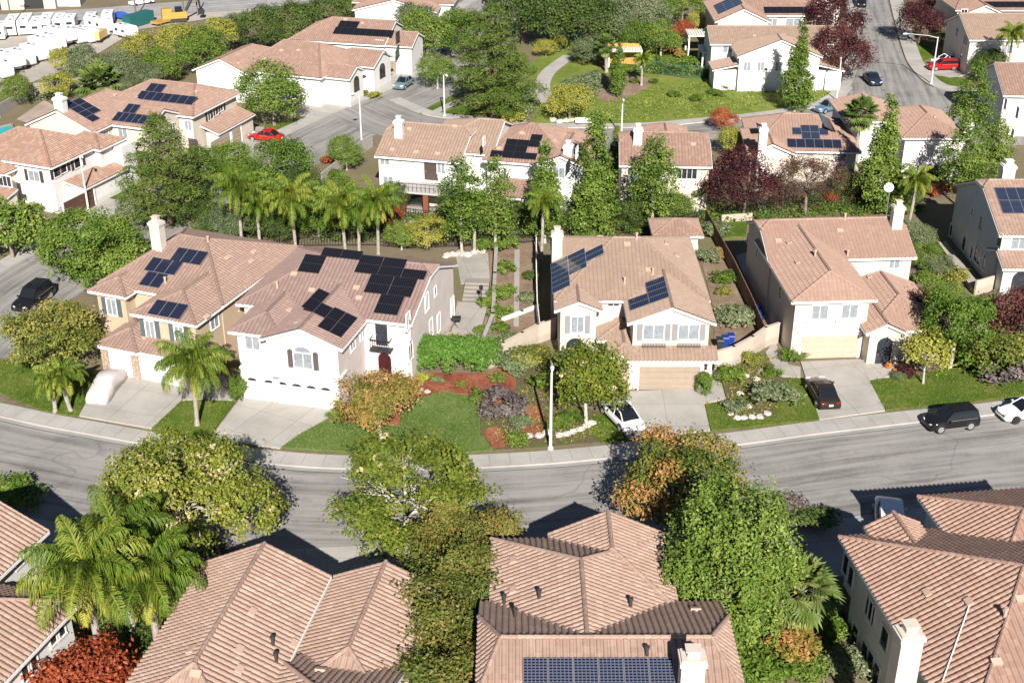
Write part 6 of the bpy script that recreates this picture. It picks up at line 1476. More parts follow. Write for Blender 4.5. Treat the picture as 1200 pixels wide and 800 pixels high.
tree('dark green round tree right of the ivory house', 1122, 380, 3.2, 7.4, L_MID, Rz=3.3, clumps=1200, per=14, size=.22, seed=30, r0=.16, lobes=24, lr=(.22, .36), fill=.74, spread=.25, tm=.45, bark=B_PALE)
tree('small yellow-leaved tree with slim pale trunk on the ivory house lawn', 1088, 412, 2.0, 4.6, L_YEL, Rz=1.6, clumps=300, per=10, size=.25, seed=31, r0=.1, lobes=9, tm=.4, bark=B_PALE)
tree('red-purple tree at the right edge before the grey house', 1190, 368, 2.6, 5.2, L_PLUM, Rz=2.3, clumps=550, per=13, size=.24, seed=32, lobes=12, tm=.75, patch=.15)
tree('dark plum tree by the low wing of the ivory house', 1078, 362, 1.7, 4.4, L_PLUM, Rz=1.6, clumps=260, per=11, size=.25, seed=33, r0=.09, lobes=8)
tree('olive green tree right of the dark round tree', 1165, 410, 2.4, 4.0, L_OLIVE, Rz=1.8, clumps=380, per=11, size=.28, seed=34, lobes=9, tm=.4)
# --- prototypes reused for the trees farther back
def proto(species, v):
    s = 100 + v
    if species == 'broad': return [('trunk', trunk_mesh('trunk', B_GREY, 7, 4, 4, .2, 6, s)), ('crown', crown_mesh('crown', L_MID, ellip_lobes(4, 3.2, 15, 0, s, zc=3.9), 770, 18, .25, .36, patch=.07, seed=s))], 4, 3.9
    if species == 'olive': return [('trunk', trunk_mesh('trunk', B_BROWN, 6.5, 4, 3.6, .2, 6, s)), ('crown', crown_mesh('crown', L_GREY, ellip_lobes(4, 2.9, 15, 0, s, zc=3.6), 770, 18, .25, .36, patch=.06, seed=s))], 4, 3.6
    if species == 'dark': return [('trunk', trunk_mesh('trunk', B_BROWN, 7, 4, 4, .22, 6, s)), ('crown', crown_mesh('crown', L_DARK, ellip_lobes(4, 3.4, 16, 0, s, zc=3.9), 836, 18, .25, .36, patch=.07, seed=s))], 4, 3.9
    if species == 'bright': return [('trunk', trunk_mesh('trunk', B_PALE, 7, 4, 4, .2, 6, s)), ('crown', crown_mesh('crown', L_BRIGHT, ellip_lobes(4, 3.3, 15, 0, s, zc=3.9), 792, 18, .25, .36, patch=.06, seed=s))], 4, 3.9
    if species == 'yellow': return [('trunk', trunk_mesh('trunk', B_GREY, 6, 4, 3.6, .18, 7, s)), ('crown', crown_mesh('crown', L_YEL, ellip_lobes(4, 2.9, 14, 0, s, zc=3.5), 616, 18, .25, .38, patch=.14, seed=s))], 4, 3.5
    if species == 'plum': return [('trunk', trunk_mesh('trunk', B_BROWN, 7, 4, 4, .18, 7, s)), ('crown', crown_mesh('crown', L_PLUM, ellip_lobes(4, 3.3, 15, 0, s, zc=3.9), 704, 18, .25, .38, patch=.06, seed=s))], 4, 3.9
    if species == 'red': return [('trunk', trunk_mesh('trunk', B_GREY, 6, 4, 3.6, .18, 7, s)), ('crown', crown_mesh('crown', L_RED, ellip_lobes(4, 3, 14, 0, s, zc=3.6), 660, 18, .25, .38, patch=.1, seed=s))], 4, 3.6
    if species == 'bare': return [('trunk', trunk_mesh('trunk', B_BROWN, 6, 4, 3.6, .2, 12, s)), ('crown', crown_mesh('crown', L_TWIG, ellip_lobes(4, 3, 14, 0, s, zc=3.6), 520, 9, .42, .5, aspect=.12, seed=s))], 4, 3.6
    if species == 'brownplum': return [('trunk', trunk_mesh('trunk', B_GREY, 7, 4, 4, .18, 12, s)), ('crown', crown_mesh('crown', L_BPL, ellip_lobes(4, 3.4, 16, 0, s, zc=3.9), 620, 12, .34, .42, aspect=.24, patch=.1, seed=s))], 4, 3.9
    if species == 'cone':
        q = random.Random(s); L = []
        for k in range(44):
            z = .9 + 8.6 * (k / 43); f = max(.14, 1 - (k / 43) ** 1.7); a = k * 2.4; d_ = q.uniform(.75, 1.5) * f; l_ = q.uniform(.5, .85); L.append(((math.cos(a) * d_, math.sin(a) * d_, z + q.uniform(-.3, .3)), (l_ * f + .2, l_ * f + .2, q.uniform(.55, .9))))
        return [('trunk', trunk_mesh('trunk', B_PALE, 8, .8, 5, .16, 5, s, .5, .02)), ('crown', crown_mesh('crown', L_BRIGHT, L, 1150, 17, .22, .22, tmean=.45, patch=.06, seed=s))], 2, 5
    if species == 'loose':
        q = random.Random(s); L = []
        for k in range(22):
            z = 2.2 + 6.6 * (k / 21); f = max(.15, math.sin(math.pi * (.22 + .72 * k / 21))); a = k * 2.4; L.append(((math.cos(a) * 1.3 * f * q.uniform(.7, 1.2), math.sin(a) * 1.3 * f, z), (.9 * f + .2, .9 * f + .2, .75)))
        return [('trunk', trunk_mesh('trunk', B_PALE, 8.5, 1.0, 5.5, .14, 6, s, .55, .02)), ('crown', crown_mesh('crown', L_BRIGHT, L, 640, 15, .22, .25, tmean=.42, patch=.08, seed=s))], 2, 5.2
    if species == 'pine':
        q = random.Random(s); L = []; m = MB(); m.tube([(0, 0, -.1), (0, 0, 5), (0, 0, 11)], [.32, .22, .06], 8)
        for k in range(46):
            z = 1.8 + 9.4 * (k / 45) ** 1.0; f = (1 - (k / 45) ** 1.6) * .9 + .12; a = k * 2.4; d = 4.3 * f * q.uniform(.65, 1.05); p = (math.cos(a) * d, math.sin(a) * d, z + .6); L.append((p, (.95 * f + .45, .95 * f + .45, .6))); m.tube([(0, 0, z - .4), (p[0] * .5, p[1] * .5, z), p], [.1, .07, .03], 4)
            if f > .5: p2 = (p[0] * .55, p[1] * .55, z + .5); L.append((p2, (.8, .8, .55)))
        me = bpy.data.meshes.new('trunk'); me.from_pydata(m.v, [], m.f); me.materials.append(B_BROWN)
        return [('trunk', me), ('crown', crown_mesh('crown', L_PINE, L, 1700, 15, .34, .26, aspect=.28, tsd=.15, seed=s, flat=.8))], 4.6, 6
    if species == 'cypress':
        L = [((0, 0, .5 + .5 * k), (1.0 * max(.2, math.sin(math.pi * (.12 + .86 * k / 11))),) * 2 + (.7,)) for k in range(12)]
        return [('trunk', trunk_mesh('trunk', B_BROWN, 4, .5, 3, .12, 3, s, .5, .01)), ('crown', crown_mesh('crown', L_MID, L, 420, 14, .2, .18, tmean=.35, seed=s))], 1.1, 3
PC = {}
NAMES = {'broad': 'broadleaf_tree', 'olive': 'olive_tree', 'dark': 'dark_evergreen_tree', 'bright': 'leafy_tree', 'yellow': 'autumn_tree', 'plum': 'plum_tree', 'red': 'autumn_tree', 'bare': 'bare_tree', 'brownplum': 'plum_tree', 'cone': 'columnar_tree', 'loose': 'columnar_tree', 'pine': 'pine_tree', 'cypress': 'cypress_tree'}
_k = 0
def far(species, cx, cy, Rm, label, sz=1.0, lo=False, group=None):
    """tree whose crown centre is seen at (cx,cy), crown radius Rm metres"""
    global _k
    _k += 1; key = (species, _k % 2)
    if key not in PC: PC[key] = proto(species, _k % 2)
    ms, r0, hc = PC[key]; s = Rm / r0; h = hc * s * sz; g = 0.0
    if lo:
        for _ in range(6): p = at(cx, cy, g + h); g = hgt(p.x, p.y)
    p = at(cx, cy, g + h)
    return place(NAMES[species], 'tree', label, ms, (p.x, p.y, g), (_k * 1.7) % 6.28, (s, s, s * sz), group)
FT = [
 # behind the tan and pink houses
 ('pine', 192, 204, 4.6, 'large dark pine behind the tan house, right of the driveway with the brown garage'), ('broad', 238, 205, 3.4, 'dark green tree right of the large pine behind the tan house'), ('broad', 266, 186, 2.8, 'small green tree between the pine and the round street tree, by the side street'), ('broad', 326, 195, 3.8, 'green round tree beside the side street, above the palms'), ('bright', 405, 178, 2.3, 'light green tree at the side street corner, left of the balcony house'),
 ('olive', 268, 262, 2.4, 'blue-grey shrubby tree behind the tan house ridge, under the palms'), ('red', 456, 252, 1.5, 'small red-leaved tree below the patio deck with red posts'), ('yellow', 500, 272, 2.2, 'yellow-green low tree in front of the green turf'), ('bright', 470, 275, 1.7, 'small bright green tree left of the yellow-green low tree'), ('dark', 302, 248, 2.9, 'dark tree between the palms behind the tan house'), ('broad', 372, 250, 2.8, 'dark tree behind the palm row, middle'), ('dark', 424, 252, 2.6, 'dark tree behind the palm row, right end'), ('olive', 165, 245, 2.4, 'olive tree just behind the tan house chimney'),
 ('loose', 540, 238, 2.2, 'slim loose tree with pale trunk, left one in front of the white balcony house'), ('loose', 580, 236, 2.1, 'slim loose tree in front of the gap between the two white back houses'),
 ('cone', 639, 228, 2.1, 'tall narrow green tree right of the panel roof, with a bare lower trunk'), ('cone', 697, 208, 2.6, 'tallest broad columnar tree between the two sandy roofs'), ('loose', 767, 212, 2.3, 'slim loose tree in front of the plain-roofed house'), ('cone', 722, 178, 1.2, 'orange-tipped narrow tree behind the tallest columnar tree') ,
 ('plum', 874, 214, 4.1, 'large dark plum tree in front of the low solar house'), ('brownplum', 948, 212, 3.9, 'brownish half-bare tree right of the large dark plum tree'), ('dark', 825, 225, 2.0, 'dark green tree left of the large plum tree'), ('yellow', 862, 165, 2.3, 'yellow-orange tree between the plain-roofed house and the low solar house'), ('red', 850, 140, 1.8, 'orange-tinted tree above the yellow-orange one'), ('dark', 920, 192, 1.8, 'dark shrubby tree under the low solar roof'),
 ('cone', 1036, 184, 2.5, 'big conical green tree left of the white blank wall'), ('loose', 1130, 182, 2.2, 'pale green loose tree on the right of the white blank wall'), ('loose', 1166, 178, 1.9, 'pale green loose tree by the grey corner house'), ('loose', 1140, 122, 2.4, 'pale green tree at the corner of the right street, behind the orange pyramid roof'), ('bright', 1085, 300, 1.6, 'green shrubby tree right of the ivory house rear corner'), ('olive', 1075, 275, 1.9, 'grey-green tree beside the satellite dish side of the ivory house'), ('bright', 1105, 345, 1.7, 'light green tree on the slope right of the ivory house'), ('olive', 1100, 310, 1.4, 'yellowish shrubby tree along the passage right of the ivory house'),
 ('dark', 222, 240, 2.4, 'dark green tree under the large pine, behind the tan house chimney'), ('broad', 300, 210, 2.6, 'green tree behind the left palms, below the other green round tree'), ('dark', 355, 222, 2.4, 'dark tree just behind the second palm of the row'), ('broad', 392, 226, 2.2, 'green tree behind the middle palms by the brown wall'), ('dark', 460, 232, 1.9, 'dark tree at the corner of the patio deck'), ('dark', 250, 262, 2.0, 'dark bushy tree at the back roof edge of the tan house'), ('dark', 325, 264, 2.0, 'dark bushy tree between the second and third palms'), ('dark', 680, 256, 1.9, 'dark bushy tree at the base of the tallest columnar tree'), ('dark', 745, 250, 2.0, 'dark bushy tree below the plain-roofed house, left'), ('broad', 792, 240, 2.0, 'green bushy tree below the plain-roofed house, right'), ('dark', 990, 216, 2.0, 'dark bushy tree left of the big conical tree'), ('dark', 1062, 226, 1.8, 'dark bushy tree behind the drooping palm'), ('dark', 1150, 214, 2.0, 'dark bushy tree under the pale loose trees'), ('dark', 610, 250, 1.7, 'dark bushy tree before the panel roof house, left of the narrow tree'), ('broad', 520, 262, 1.7, 'green bushy tree under the left slim loose tree'),
 # side street
 ('broad', 318, 108, 4.6, 'big round green street tree with pale trunk in front of the terracotta cluster'), ('bright', 383, 99, 2.0, 'small bright green tree by the terracotta gables'), ('red', 368, 84, 1.0, 'thin orange-red tree against the white gable wall'), ('bright', 436, 76, 2.4, 'round green street tree left of the sedan on the side street'), ('yellow', 468, 68, 2.2, 'brownish olive street tree right of the round green street tree'), ('bright', 512, 82, 2.8, 'green tree at the side street kerb right of the sedan'), ('pine', 576, 75, 5.6, 'huge pine beside the park, centre top'), ('broad', 545, 40, 4.0, 'green tree left of the huge pine, near the curving street'), ('bright', 500, 38, 4.2, 'green tree beside the long solar house'), ('olive', 488, 22, 3.4, 'grey-green tree right of the top gable house'), ('bright', 530, 28, 3.0, 'light green tree close to the curving street at the top'),
 ('dark', 650, 12, 6.0, 'broad dark tree group member above the park path, left'), ('dark', 690, 20, 5.2, 'broad dark tree above the park path, right'), ('dark', 612, 15, 5.0, 'dark tree at the top edge right of the huge pine'), ('olive', 690, 58, 2.7, 'round grey-green tree at the top of the park path'), ('cypress', 725, 86, 1.25, 'dark conical bush tree on the bare slope before the orange fence'), ('yellow', 668, 116, 3.2, 'yellow spreading tree at the foot of the park path'), ('red', 800, 34, 2.0, 'bright red tree beside the two-bay patio frame'), ('yellow', 820, 26, 2.2, 'yellow-green tree above the bright red tree'), ('bright', 775, 44, 3.0, 'green tree left of the bright red tree'), ('broad', 745, 40, 3.0, 'green tree above the orange fence'), ('olive', 720, 35, 3.6, 'grey-green tree behind the orange fence, left end'), ('olive', 760, 14, 4.0, 'grey-brown tree at the top edge above the red tree'), ('broad', 800, 5, 3.6, 'green tree at the top edge near the long panel house'), ('olive', 720, 5, 4.4, 'grey-green tree at the top edge, centre right'),
 ('cone', 936, 82, 2.3, 'dark conical shrub at the right end of the white gable house'), ('plum', 978, 24, 4.8, 'tall purple tree left of the right street, upper one'), ('plum', 988, 62, 4.4, 'tall purple tree left of the right street, nearer the lamp'), ('dark', 970, 80, 2.2, 'dark green tree under the purple street trees'), ('plum', 966, -2, 4.4, 'purple tree at the top edge left of the right street'), ('plum', 1080, 25, 3.8, 'purple tree on the lawn right of the right street'), ('plum', 1092, 5, 2.6, 'purple tree at the top edge right of the right street'), ('dark', 1160, 74, 2.7, 'round dark green tree before the sunlit corner house'), ('yellow', 1122, 22, 1.8, 'yellowish bush tree left of the sunlit corner roof'), ('olive', 1105, 40, 2.0, 'olive tree in shade beside the sunlit corner house'),
 ('bright', 604, 74, 2.0, 'green tree at the left of the park path, near the small white post'), ('olive', 598, 98, 2.2, 'grey-green tree left of the park path bend'), ('broad', 590, 120, 2.8, 'low green tree below the huge pine'), ('yellow', 640, 55, 1.8, 'yellowish young tree at the top of the park path, left side'), ('yellow', 655, 48, 1.6, 'yellowish young tree at the top of the park path, right side'), ('broad', 648, 175, 0.9, 'tiny green tree behind the panel roof chimney'),
]
for a in FT: far(*a)
# slope above the industrial yard
for a in (('yellow', 166, 62, 3.6, 'bright yellow tree below the teal container'), ('yellow', 206, 46, 3.6, 'lime-yellow tree below the yellow excavator'), ('yellow', 254, 40, 3.6, 'pale yellow-green tree above the terracotta cluster'), ('broad', 235, 58, 3.8, 'olive green tree between the yellow trees and the cluster house'), ('dark', 305, 34, 3.8, 'dark tree group top left, left member'), ('dark', 345, 24, 4.2, 'dark tree group top left, middle member'), ('dark', 382, 14, 3.8, 'dark tree group top left, right member beside the top gable house'), ('yellow', 75, 70, 3.2, 'yellow-green tree in front of the trailers'), ('olive', 102, 72, 3.0, 'olive tree right of the yellow-green tree by the trailers'), ('olive', 140, 72, 2.8, 'grey bush tree left of the bright yellow tree'), ('yellow', 65, 100, 2.4, 'yellow-green tree left of the broad date palm'), ('broad', 190, 75, 3.0, 'green tree just behind the solar gable house chimney'), ('olive', 145, 100, 2.0, 'grey-green bush left of the solar gable house ridge'), ('bright', 16, 104, 2.4, 'small green tree at the left edge above the pool'), ('olive', 280, 30, 2.8, 'brownish tree at the top between yellow and dark trees'), ('broad', 425, 2, 3.4, 'tree at the top edge right of the dark group'), ('olive', 170, 88, 2.6, 'dark bush tree between palm and house chimney')):
    far(*a, lo=True)
# palms
queen_palm(222, 428, 5.3, 2.9, 'queen palm on the small lawn between the tan and pink driveways', 1, nf=28)
queen_palm(76, 440, 3.2, 1.9, 'short queen palm on the left lawn, right trunk', 2); queen_palm(58, 446, 2.8, 1.6, 'short queen palm on the left lawn, left trunk', 3)
queen_palm(276, 222, 6.6, 2.8, 'yellow-green queen palm behind the tan house, leftmost of the palm row', 4); queen_palm(342, 232, 6.2, 2.8, 'queen palm with pale trunk, second from the left of the palm row', 5); queen_palm(402, 240, 5.5, 2.7, 'queen palm in the middle of the palm row behind the pink house', 6); queen_palm(418, 250, 4.6, 2.3, 'shorter queen palm leaning beside the middle one of the row', 7); queen_palm(440, 236, 6.0, 2.5, 'queen palm at the right end of the palm row', 8); queen_palm(300, 240, 4.6, 2.2, 'shorter queen palm right of the leftmost one', 9)
queen_palm(100, 672, 7.6, 3.6, 'large queen palm at the lower left, reaching over the tile roof', 10, nf=23, r0=.22, big=True); queen_palm(172, 676, 6.6, 3.2, 'large queen palm at the lower left, right-hand crown', 11, nf=22, r0=.22, big=True); queen_palm(138, 628, 7.2, 3.0, 'large queen palm at the lower left, upper crown nearest the olive street tree', 12, nf=20, r0=.22, big=True)
queen_palm(635, 238, 6.0, 1.9, 'queen palm among the narrow trees, beside the cream house chimney', 13); queen_palm(1072, 212, 5.0, 2.0, 'small drooping palm right of the big conical tree', 14); queen_palm(1190, 42, 7.5, 2.2, 'slim tall palm before the sunlit corner house', 15); queen_palm(555, 240, 5.2, 1.6, 'small palm among the slim loose trees', 16); queen_palm(753, 70, 3.8, 1.4, 'palm right of the orange fence', 17)
fan_palm(1011, 132, 7.0, 2.0, 'tall fan palm rising before the orange pyramid roof', 20); fan_palm(935, 690, 3.2, 2.3, 'fan palm beside the big bright green tree', 21, .3); fan_palm(118, 100, 2.2, 3.4, 'broad date palm in front of the trailers', 22, .4); fan_palm(712, 52, 4.2, 1.6, 'fan palm behind the orange fence', 23); fan_palm(918, 14, 5.0, 1.4, 'fan palm beside the long panel house', 24)
# shrubs
SH = {}
def shrub(leaf, cx, cy, r, label, h=None, name='shrub', key=None, cat='shrub', group=None, base=True, size=.2, aspect=.55, tm=.5, dens=1.0):
    global _k
    _k += 1; k = (leaf.name, size, aspect, _k % 2, tm)
    if k not in SH: SH[k] = crown_mesh(name, leaf, ellip_lobes(1, .8, 9, 0, 300 + _k, zc=.75), int(150 * dens), 11, size, .13, seed=300 + _k, aspect=aspect, tmean=tm, patch=.06)
    p = at(cx, cy, 0.1); o = link(name, SH[k], None, (p.x, p.y, .05)); h = h or r * .9; o.scale = (r, r, h / 1.5); o.rotation_euler = (0, 0, _k * 1.3); return tag(o, label, cat, group)
for a in ((L_GREY, 605, 432, 1.6, 'loose grey-green shrub under the curved garden wall, left of the tall one'), (L_OLIVE, 626, 428, 1.9, 'tall feathery olive shrub against the curved garden wall'), (L_TWIG, 590, 482, 1.9, 'purple-grey twiggy shrub beside the round lawn'), (L_BRIGHT, 563, 468, 1.0, 'bright green small shrub at the edge of the red mulch'), (L_BRIGHT, 640, 455, 1.3, 'green shrub between the lamp and the yellow-green tree'), (L_GREY, 610, 500, 1.0, 'grey-green low shrub between the two red mulch spots'), (L_MID, 668, 495, 1.0, 'clipped green shrub at the foot of the yellow-green tree'), (L_MID, 650, 500, .9, 'small shrub just right of the lamp base'), (L_BRIGHT, 605, 520, .9, 'green mound at the sidewalk left of the lamp'), (L_BRIGHT, 392, 488, .7, 'low shrub at the driveway edge under the orange tree'), (L_OLIVE, 440, 514, .7, 'dry shrub at the foot of the orange tree'), (L_YEL, 497, 447, .8, 'yellow-green plant at the left end of the ivy hedge'),
          (L_GREY, 862, 480, 1.0, 'round grey-green shrub in the rock garden beside the lawn'), (L_GREY, 905, 474, 1.9, 'large dome-shaped grey shrub left of the black sedan'), (L_BRIGHT, 855, 447, 1.3, 'bright green shrub below the curved wall near the driveway'), (L_MID, 928, 422, 1.1, 'green shrub at the left corner of the ivory garage'), (L_OLIVE, 880, 425, 1.1, 'dry olive shrub under the curved wall'), (L_BRIGHT, 905, 440, .9, 'small green shrub by the concrete walk left of the garage'),
          (L_GREY, 860, 378, 1.7, 'big grassy shrub in the side yard between the cream and ivory houses'), (L_BRIGHT, 846, 330, 1.2, 'green shrub in the middle of the side yard'), (L_GREY, 828, 305, 1.3, 'grey-green shrub behind the cream house'), (L_GREY, 840, 275, 1.5, 'tall pale shrub by the back corner of the brown fence'), (L_OLIVE, 848, 345, .9, 'yellow-green shrub against the brown fence'), (L_ORANGE, 845, 300, .9, 'orange-tinted shrub against the brown fence'),
          (L_BRIGHT, 591, 293, 1.5, 'bright green shrub at the top of the terrace'), (L_BRIGHT, 593, 318, 1.1, 'bright green shrub second from the top of the terrace'), (L_BRIGHT, 588, 348, 1.3, 'bright green shrub in the middle of the terrace'), (L_BRIGHT, 586, 370, 1.2, 'bright green shrub by the white edging on the terrace'), (L_BRIGHT, 584, 388, .9, 'small bright green shrub at the foot of the terrace'), (L_DARK, 621, 327, .9, 'dark round shrub on the bare terrace by the white fence'), (L_BRIGHT, 571, 358, .9, 'light shrub beside the lantern post'), (L_BRIGHT, 566, 390, .8, 'shrub at the corner of the lower patio'), (L_GREY, 617, 352, .9, 'grey ground shrub on the bare terrace'), (L_GREY, 596, 402, 1.0, 'grey-green shrub spilling at the terrace foot'), (L_BRIGHT, 568, 292, 1.3, 'green shrub behind the concrete patio'),
          (L_MID, 1150, 432, 2.4, 'sprawling shrub bank on the right lawn'), (L_TWIG, 1170, 440, 2.2, 'dry twiggy bank beside the sprawling shrub'), (L_MID, 1195, 420, 1.9, 'green shrub at the right edge of the lawn'), (L_PLUM, 1062, 438, .8, 'dark plum plant by the pumpkin'), (L_GREY, 1052, 443, .6, 'pale plant beside the small pumpkin'), (L_GREY, 1170, 360, 1.4, 'grey shrub below the red-purple tree'), (L_BRIGHT, 1085, 330, 1.2, 'yellow-green shrub in the passage right of the ivory house'), (L_OLIVE, 1120, 330, 1.4, 'olive shrub beside the low wall of the grey house'),
          (L_TWIG, 932, 604, 1.4, 'bare grey bush at the foreground kerb'), (L_DARK, 955, 620, 1.6, 'dark shaded bush beside the foreground driveway'), (L_TWIG, 235, 655, 1.9, 'brown twiggy shrub between the olive tree and the palms'), (L_MID, 975, 740, 1.2, 'green bush beside the right foreground house'), (L_RUST, 925, 765, 1.7, 'brown-green bush below the fan palm'), (L_GREY, 992, 785, 1.3, 'pale bush in the planter at the lower right'), (L_MID, 890, 790, 1.8, 'dark green bush at the bottom right of the centre roof'), (L_BRIGHT, 945, 790, 1.2, 'small bright bush at the bottom edge'), (L_MID, 205, 735, 1.6, 'green bush between the palms and the tile roof'), (L_DARK, 185, 760, 1.5, 'dark bush under the right-hand palm'), (L_BRIGHT, 10, 580, 1.5, 'green shrub at the left edge by the shaded foreground drive'), (L_MID, 30, 592, 1.4, 'shrub beside the shaded foreground drive'),
          (L_MID, 57, 240, 1.5, 'round clipped shrub before the mottled-roof house, left'), (L_MID, 40, 248, 1.1, 'smaller shrub left of the round clipped shrub'), (L_DARK, 110, 222, .8, 'dark upright shrub beside the brown garage door'), (L_DARK, 126, 214, 1.2, 'dark shrub bed right of the brown garage'), (L_YEL, 440, 115, 1.0, 'yellowish ground shrub by the terracotta house walk'), (L_OLIVE, 425, 112, .9, 'olive ground shrub by the terracotta house walk'), (L_YEL, 600, 142, 1.6, 'yellow-green shrub below the low tree at the cross street'), (L_OLIVE, 575, 135, 1.7, 'olive shrub by the curved walk of the small lawn'), (L_MID, 262, 150, 1.2, 'shrub beside the solar gable house garage'), (L_RED, 385, 190, 1.0, 'reddish shrub along the brown wall left of the balcony house'), (L_BRIGHT, 395, 210, 1.3, 'green shrub at the lower end of the brown wall'),
          (L_RED, 1000, 232, 1.3, 'red bougainvillea behind the ivory house, left'), (L_RED, 1022, 234, 1.4, 'red bougainvillea behind the ivory house, middle'), (L_RED, 975, 236, 1.1, 'red bougainvillea behind the ivory house, by the bare tree'), (L_RED, 1090, 228, 1.2, 'orange-red bush left of the grey house roof'), (L_RED, 1108, 222, 1.1, 'orange-red bush close to the grey house roof edge'), (L_DARK, 950, 240, 1.3, 'dark shrub under the half-bare tree'), (L_MID, 1050, 250, 1.4, 'green shrub at the foot of the satellite dish'), (L_GREY, 890, 245, 1.0, 'grey shrub below the plum tree'), (L_BRIGHT, 1030, 248, 1.3, 'bright green shrub behind the ivory house ridge'), (L_MID, 690, 280, 1.4, 'green shrub behind the iron fence of the cream house'), (L_OLIVE, 712, 272, 1.3, 'olive shrub behind the iron fence of the cream house'), (L_MID, 740, 272, 1.3, 'shrub right of the olive one behind the cream house'), (L_DARK, 660, 268, 1.6, 'dark shrub at the foot of the tallest columnar tree'), (L_DARK, 790, 262, 1.6, 'dark shrub behind the pavilion roof'), (L_DARK, 600, 262, 1.3, 'dark shrub before the panel roof house patio')):
    shrub(*a)
for (x, y) in ((790, 113), (815, 118), (836, 110), (848, 104), (858, 103), (872, 102), (843, 113), (880, 100), (905, 104), (766, 97), (743, 97)): shrub(L_MID, x, y, .9 if y > 100 else .7, 'round green bush dotted on the hillside', group='bushes dotted on the hillside')
for (x, y) in ((826, 90), (840, 88), (850, 92)): shrub(L_DARK, x, y, 1.3, 'dark bush along the mesh fence left of the white gable house', group='bushes along the mesh fence')
# clipped shrubs: flat topped drums
def drum(label, cx, cy, r, h):
    p = at(cx, cy, .1); L = [((0, 0, h * .3), (r, r, h * .34)), ((0, 0, h * .66), (r * 1.03, r * 1.03, h * .34)), ((0, 0, h * .5), (r * 1.05, r * 1.05, h * .4))]
    o = link('clipped_shrub', crown_mesh('clipped_shrub', L_MID, L, 420, 12, .11, .07, seed=int(cx), tmean=.42, tsd=.10, inner=.05), None, (p.x, p.y, .05)); tag(o, label, 'clipped shrub')
drum('clipped drum-shaped shrub left of the white garage doors', 281, 467, .72, 2.0); drum('clipped tapered shrub at the right jamb of the tan garage door', 824, 461, .55, 1.9)
# ivy hedge beside the pink house
a = at(531, 437); L = [((-2.9 + 1.16 * k, (k % 2) * .5, 1.3), (1.15, 1.1, 1.45)) for k in range(6)] + [((-2.3 + 1.2 * k, .5, 2.0), (1.1, 1.0, .95)) for k in range(5)]
o = link('hedge', crown_mesh('hedge', L_IVY, L, 1500, 12, .20, .16, seed=77, tmean=.5, tsd=.14), None, (a.x, a.y + .2, 0)); tag(o, 'thick bright green hedge between the pale pink house and the garden wall', 'hedge')
# ground cover on the hillside and slopes: uncountable tufts
def cover(name, label, polys, n, leaf, size, hmax, seed, cat='ground cover'):
    q = np.random.default_rng(seed); pts = []
    for pi, pg in enumerate(polys):
        nn_ = n[pi] if hasattr(n, '__len__') else n; P = [at(*p) for p in pg]; x0 = min(p.x for p in P); x1 = max(p.x for p in P); y0 = min(p.y for p in P); y1 = max(p.y for p in P); k = 0
        while k < nn_:
            x, y = q.uniform(x0, x1), q.uniform(y0, y1); c = False; j = len(P) - 1
            for i in range(len(P)):
                if ((P[i].y > y) != (P[j].y > y)) and (x < (P[j].x - P[i].x) * (y - P[i].y) / (P[j].y - P[i].y) + P[i].x): c = not c
                j = i
            if c: pts.append((x, y)); k += 1
    pts = np.array(pts); m = len(pts); per = 7; z = np.abs(q.normal(0, hmax * .5, m * per)) + .08
    PP = np.column_stack([np.repeat(pts, per, 0) + q.normal(0, .28, (m * per, 2)), z]); t = np.clip(np.repeat(q.normal(.5, .2, m), per) + q.normal(0, .1, m * per), 0, 1)
    global rng
    rng = q; V, F, T = leaves_from(PP, np.tile([0, 0, 1.0], (m * per, 1)), t, size, .4, 0, .9); o = link(name, np_mesh(name, V, F, leaf, tint=T)); tag(o, label, cat, kind='stuff')
cover('ground_cover', 'rough green ground cover on the park hillside', [[(640, 140), (660, 110), (690, 128), (760, 105), (830, 98), (960, 102), (970, 112), (930, 124), (840, 136), (690, 146)]], 900, L_HILL, .30, .22, 5)
cover('ground_cover', 'grey-green low plants along the park path and bare slope', [[(656, 118), (660, 96), (700, 84), (712, 100), (690, 120)], [(560, 140), (575, 118), (625, 95), (630, 125), (610, 145)]], 700, L_GREY, .38, .4, 6)
cover('ground_cover', 'mixed ground plants in the garden beds of the cream house', [[(566, 480), (600, 472), (640, 425), (655, 475), (700, 488), (720, 512), (645, 520), (580, 525)], [(845, 438), (900, 416), (912, 442), (903, 488), (857, 488)]], 330, L_OLIVE, .2, .25, 7)
cover('ground_cover', 'undergrowth beneath the palms and trees behind the front houses', [[(180, 262), (300, 230), (440, 250), (640, 262), (640, 282), (440, 286), (290, 282)], [(665, 270), (830, 240), (1080, 225), (1080, 250), (830, 262), (670, 284)]], 1200, L_MID, .36, .6, 8)
cover('ground_cover', 'dry brush on the slope below the trailers', [[(0, 125), (60, 92), (150, 70), (210, 70), (160, 95), (80, 115)]], 900, L_GREY, .45, .7, 9)
cover('ground_cover', 'low plants on the bank right of the ivory house', [[(1068, 262), (1090, 270), (1130, 350), (1200, 350), (1200, 440), (1130, 440), (1100, 390)]], 700, L_MID, .28, .5, 10)
cover('ground_cover', 'shaded undergrowth between the foreground houses', [[(90, 660), (260, 655), (190, 790), (100, 800)], [(800, 650), (930, 640), (980, 690), (985, 800), (870, 800)]], 900, L_MID, .26, .5, 11)

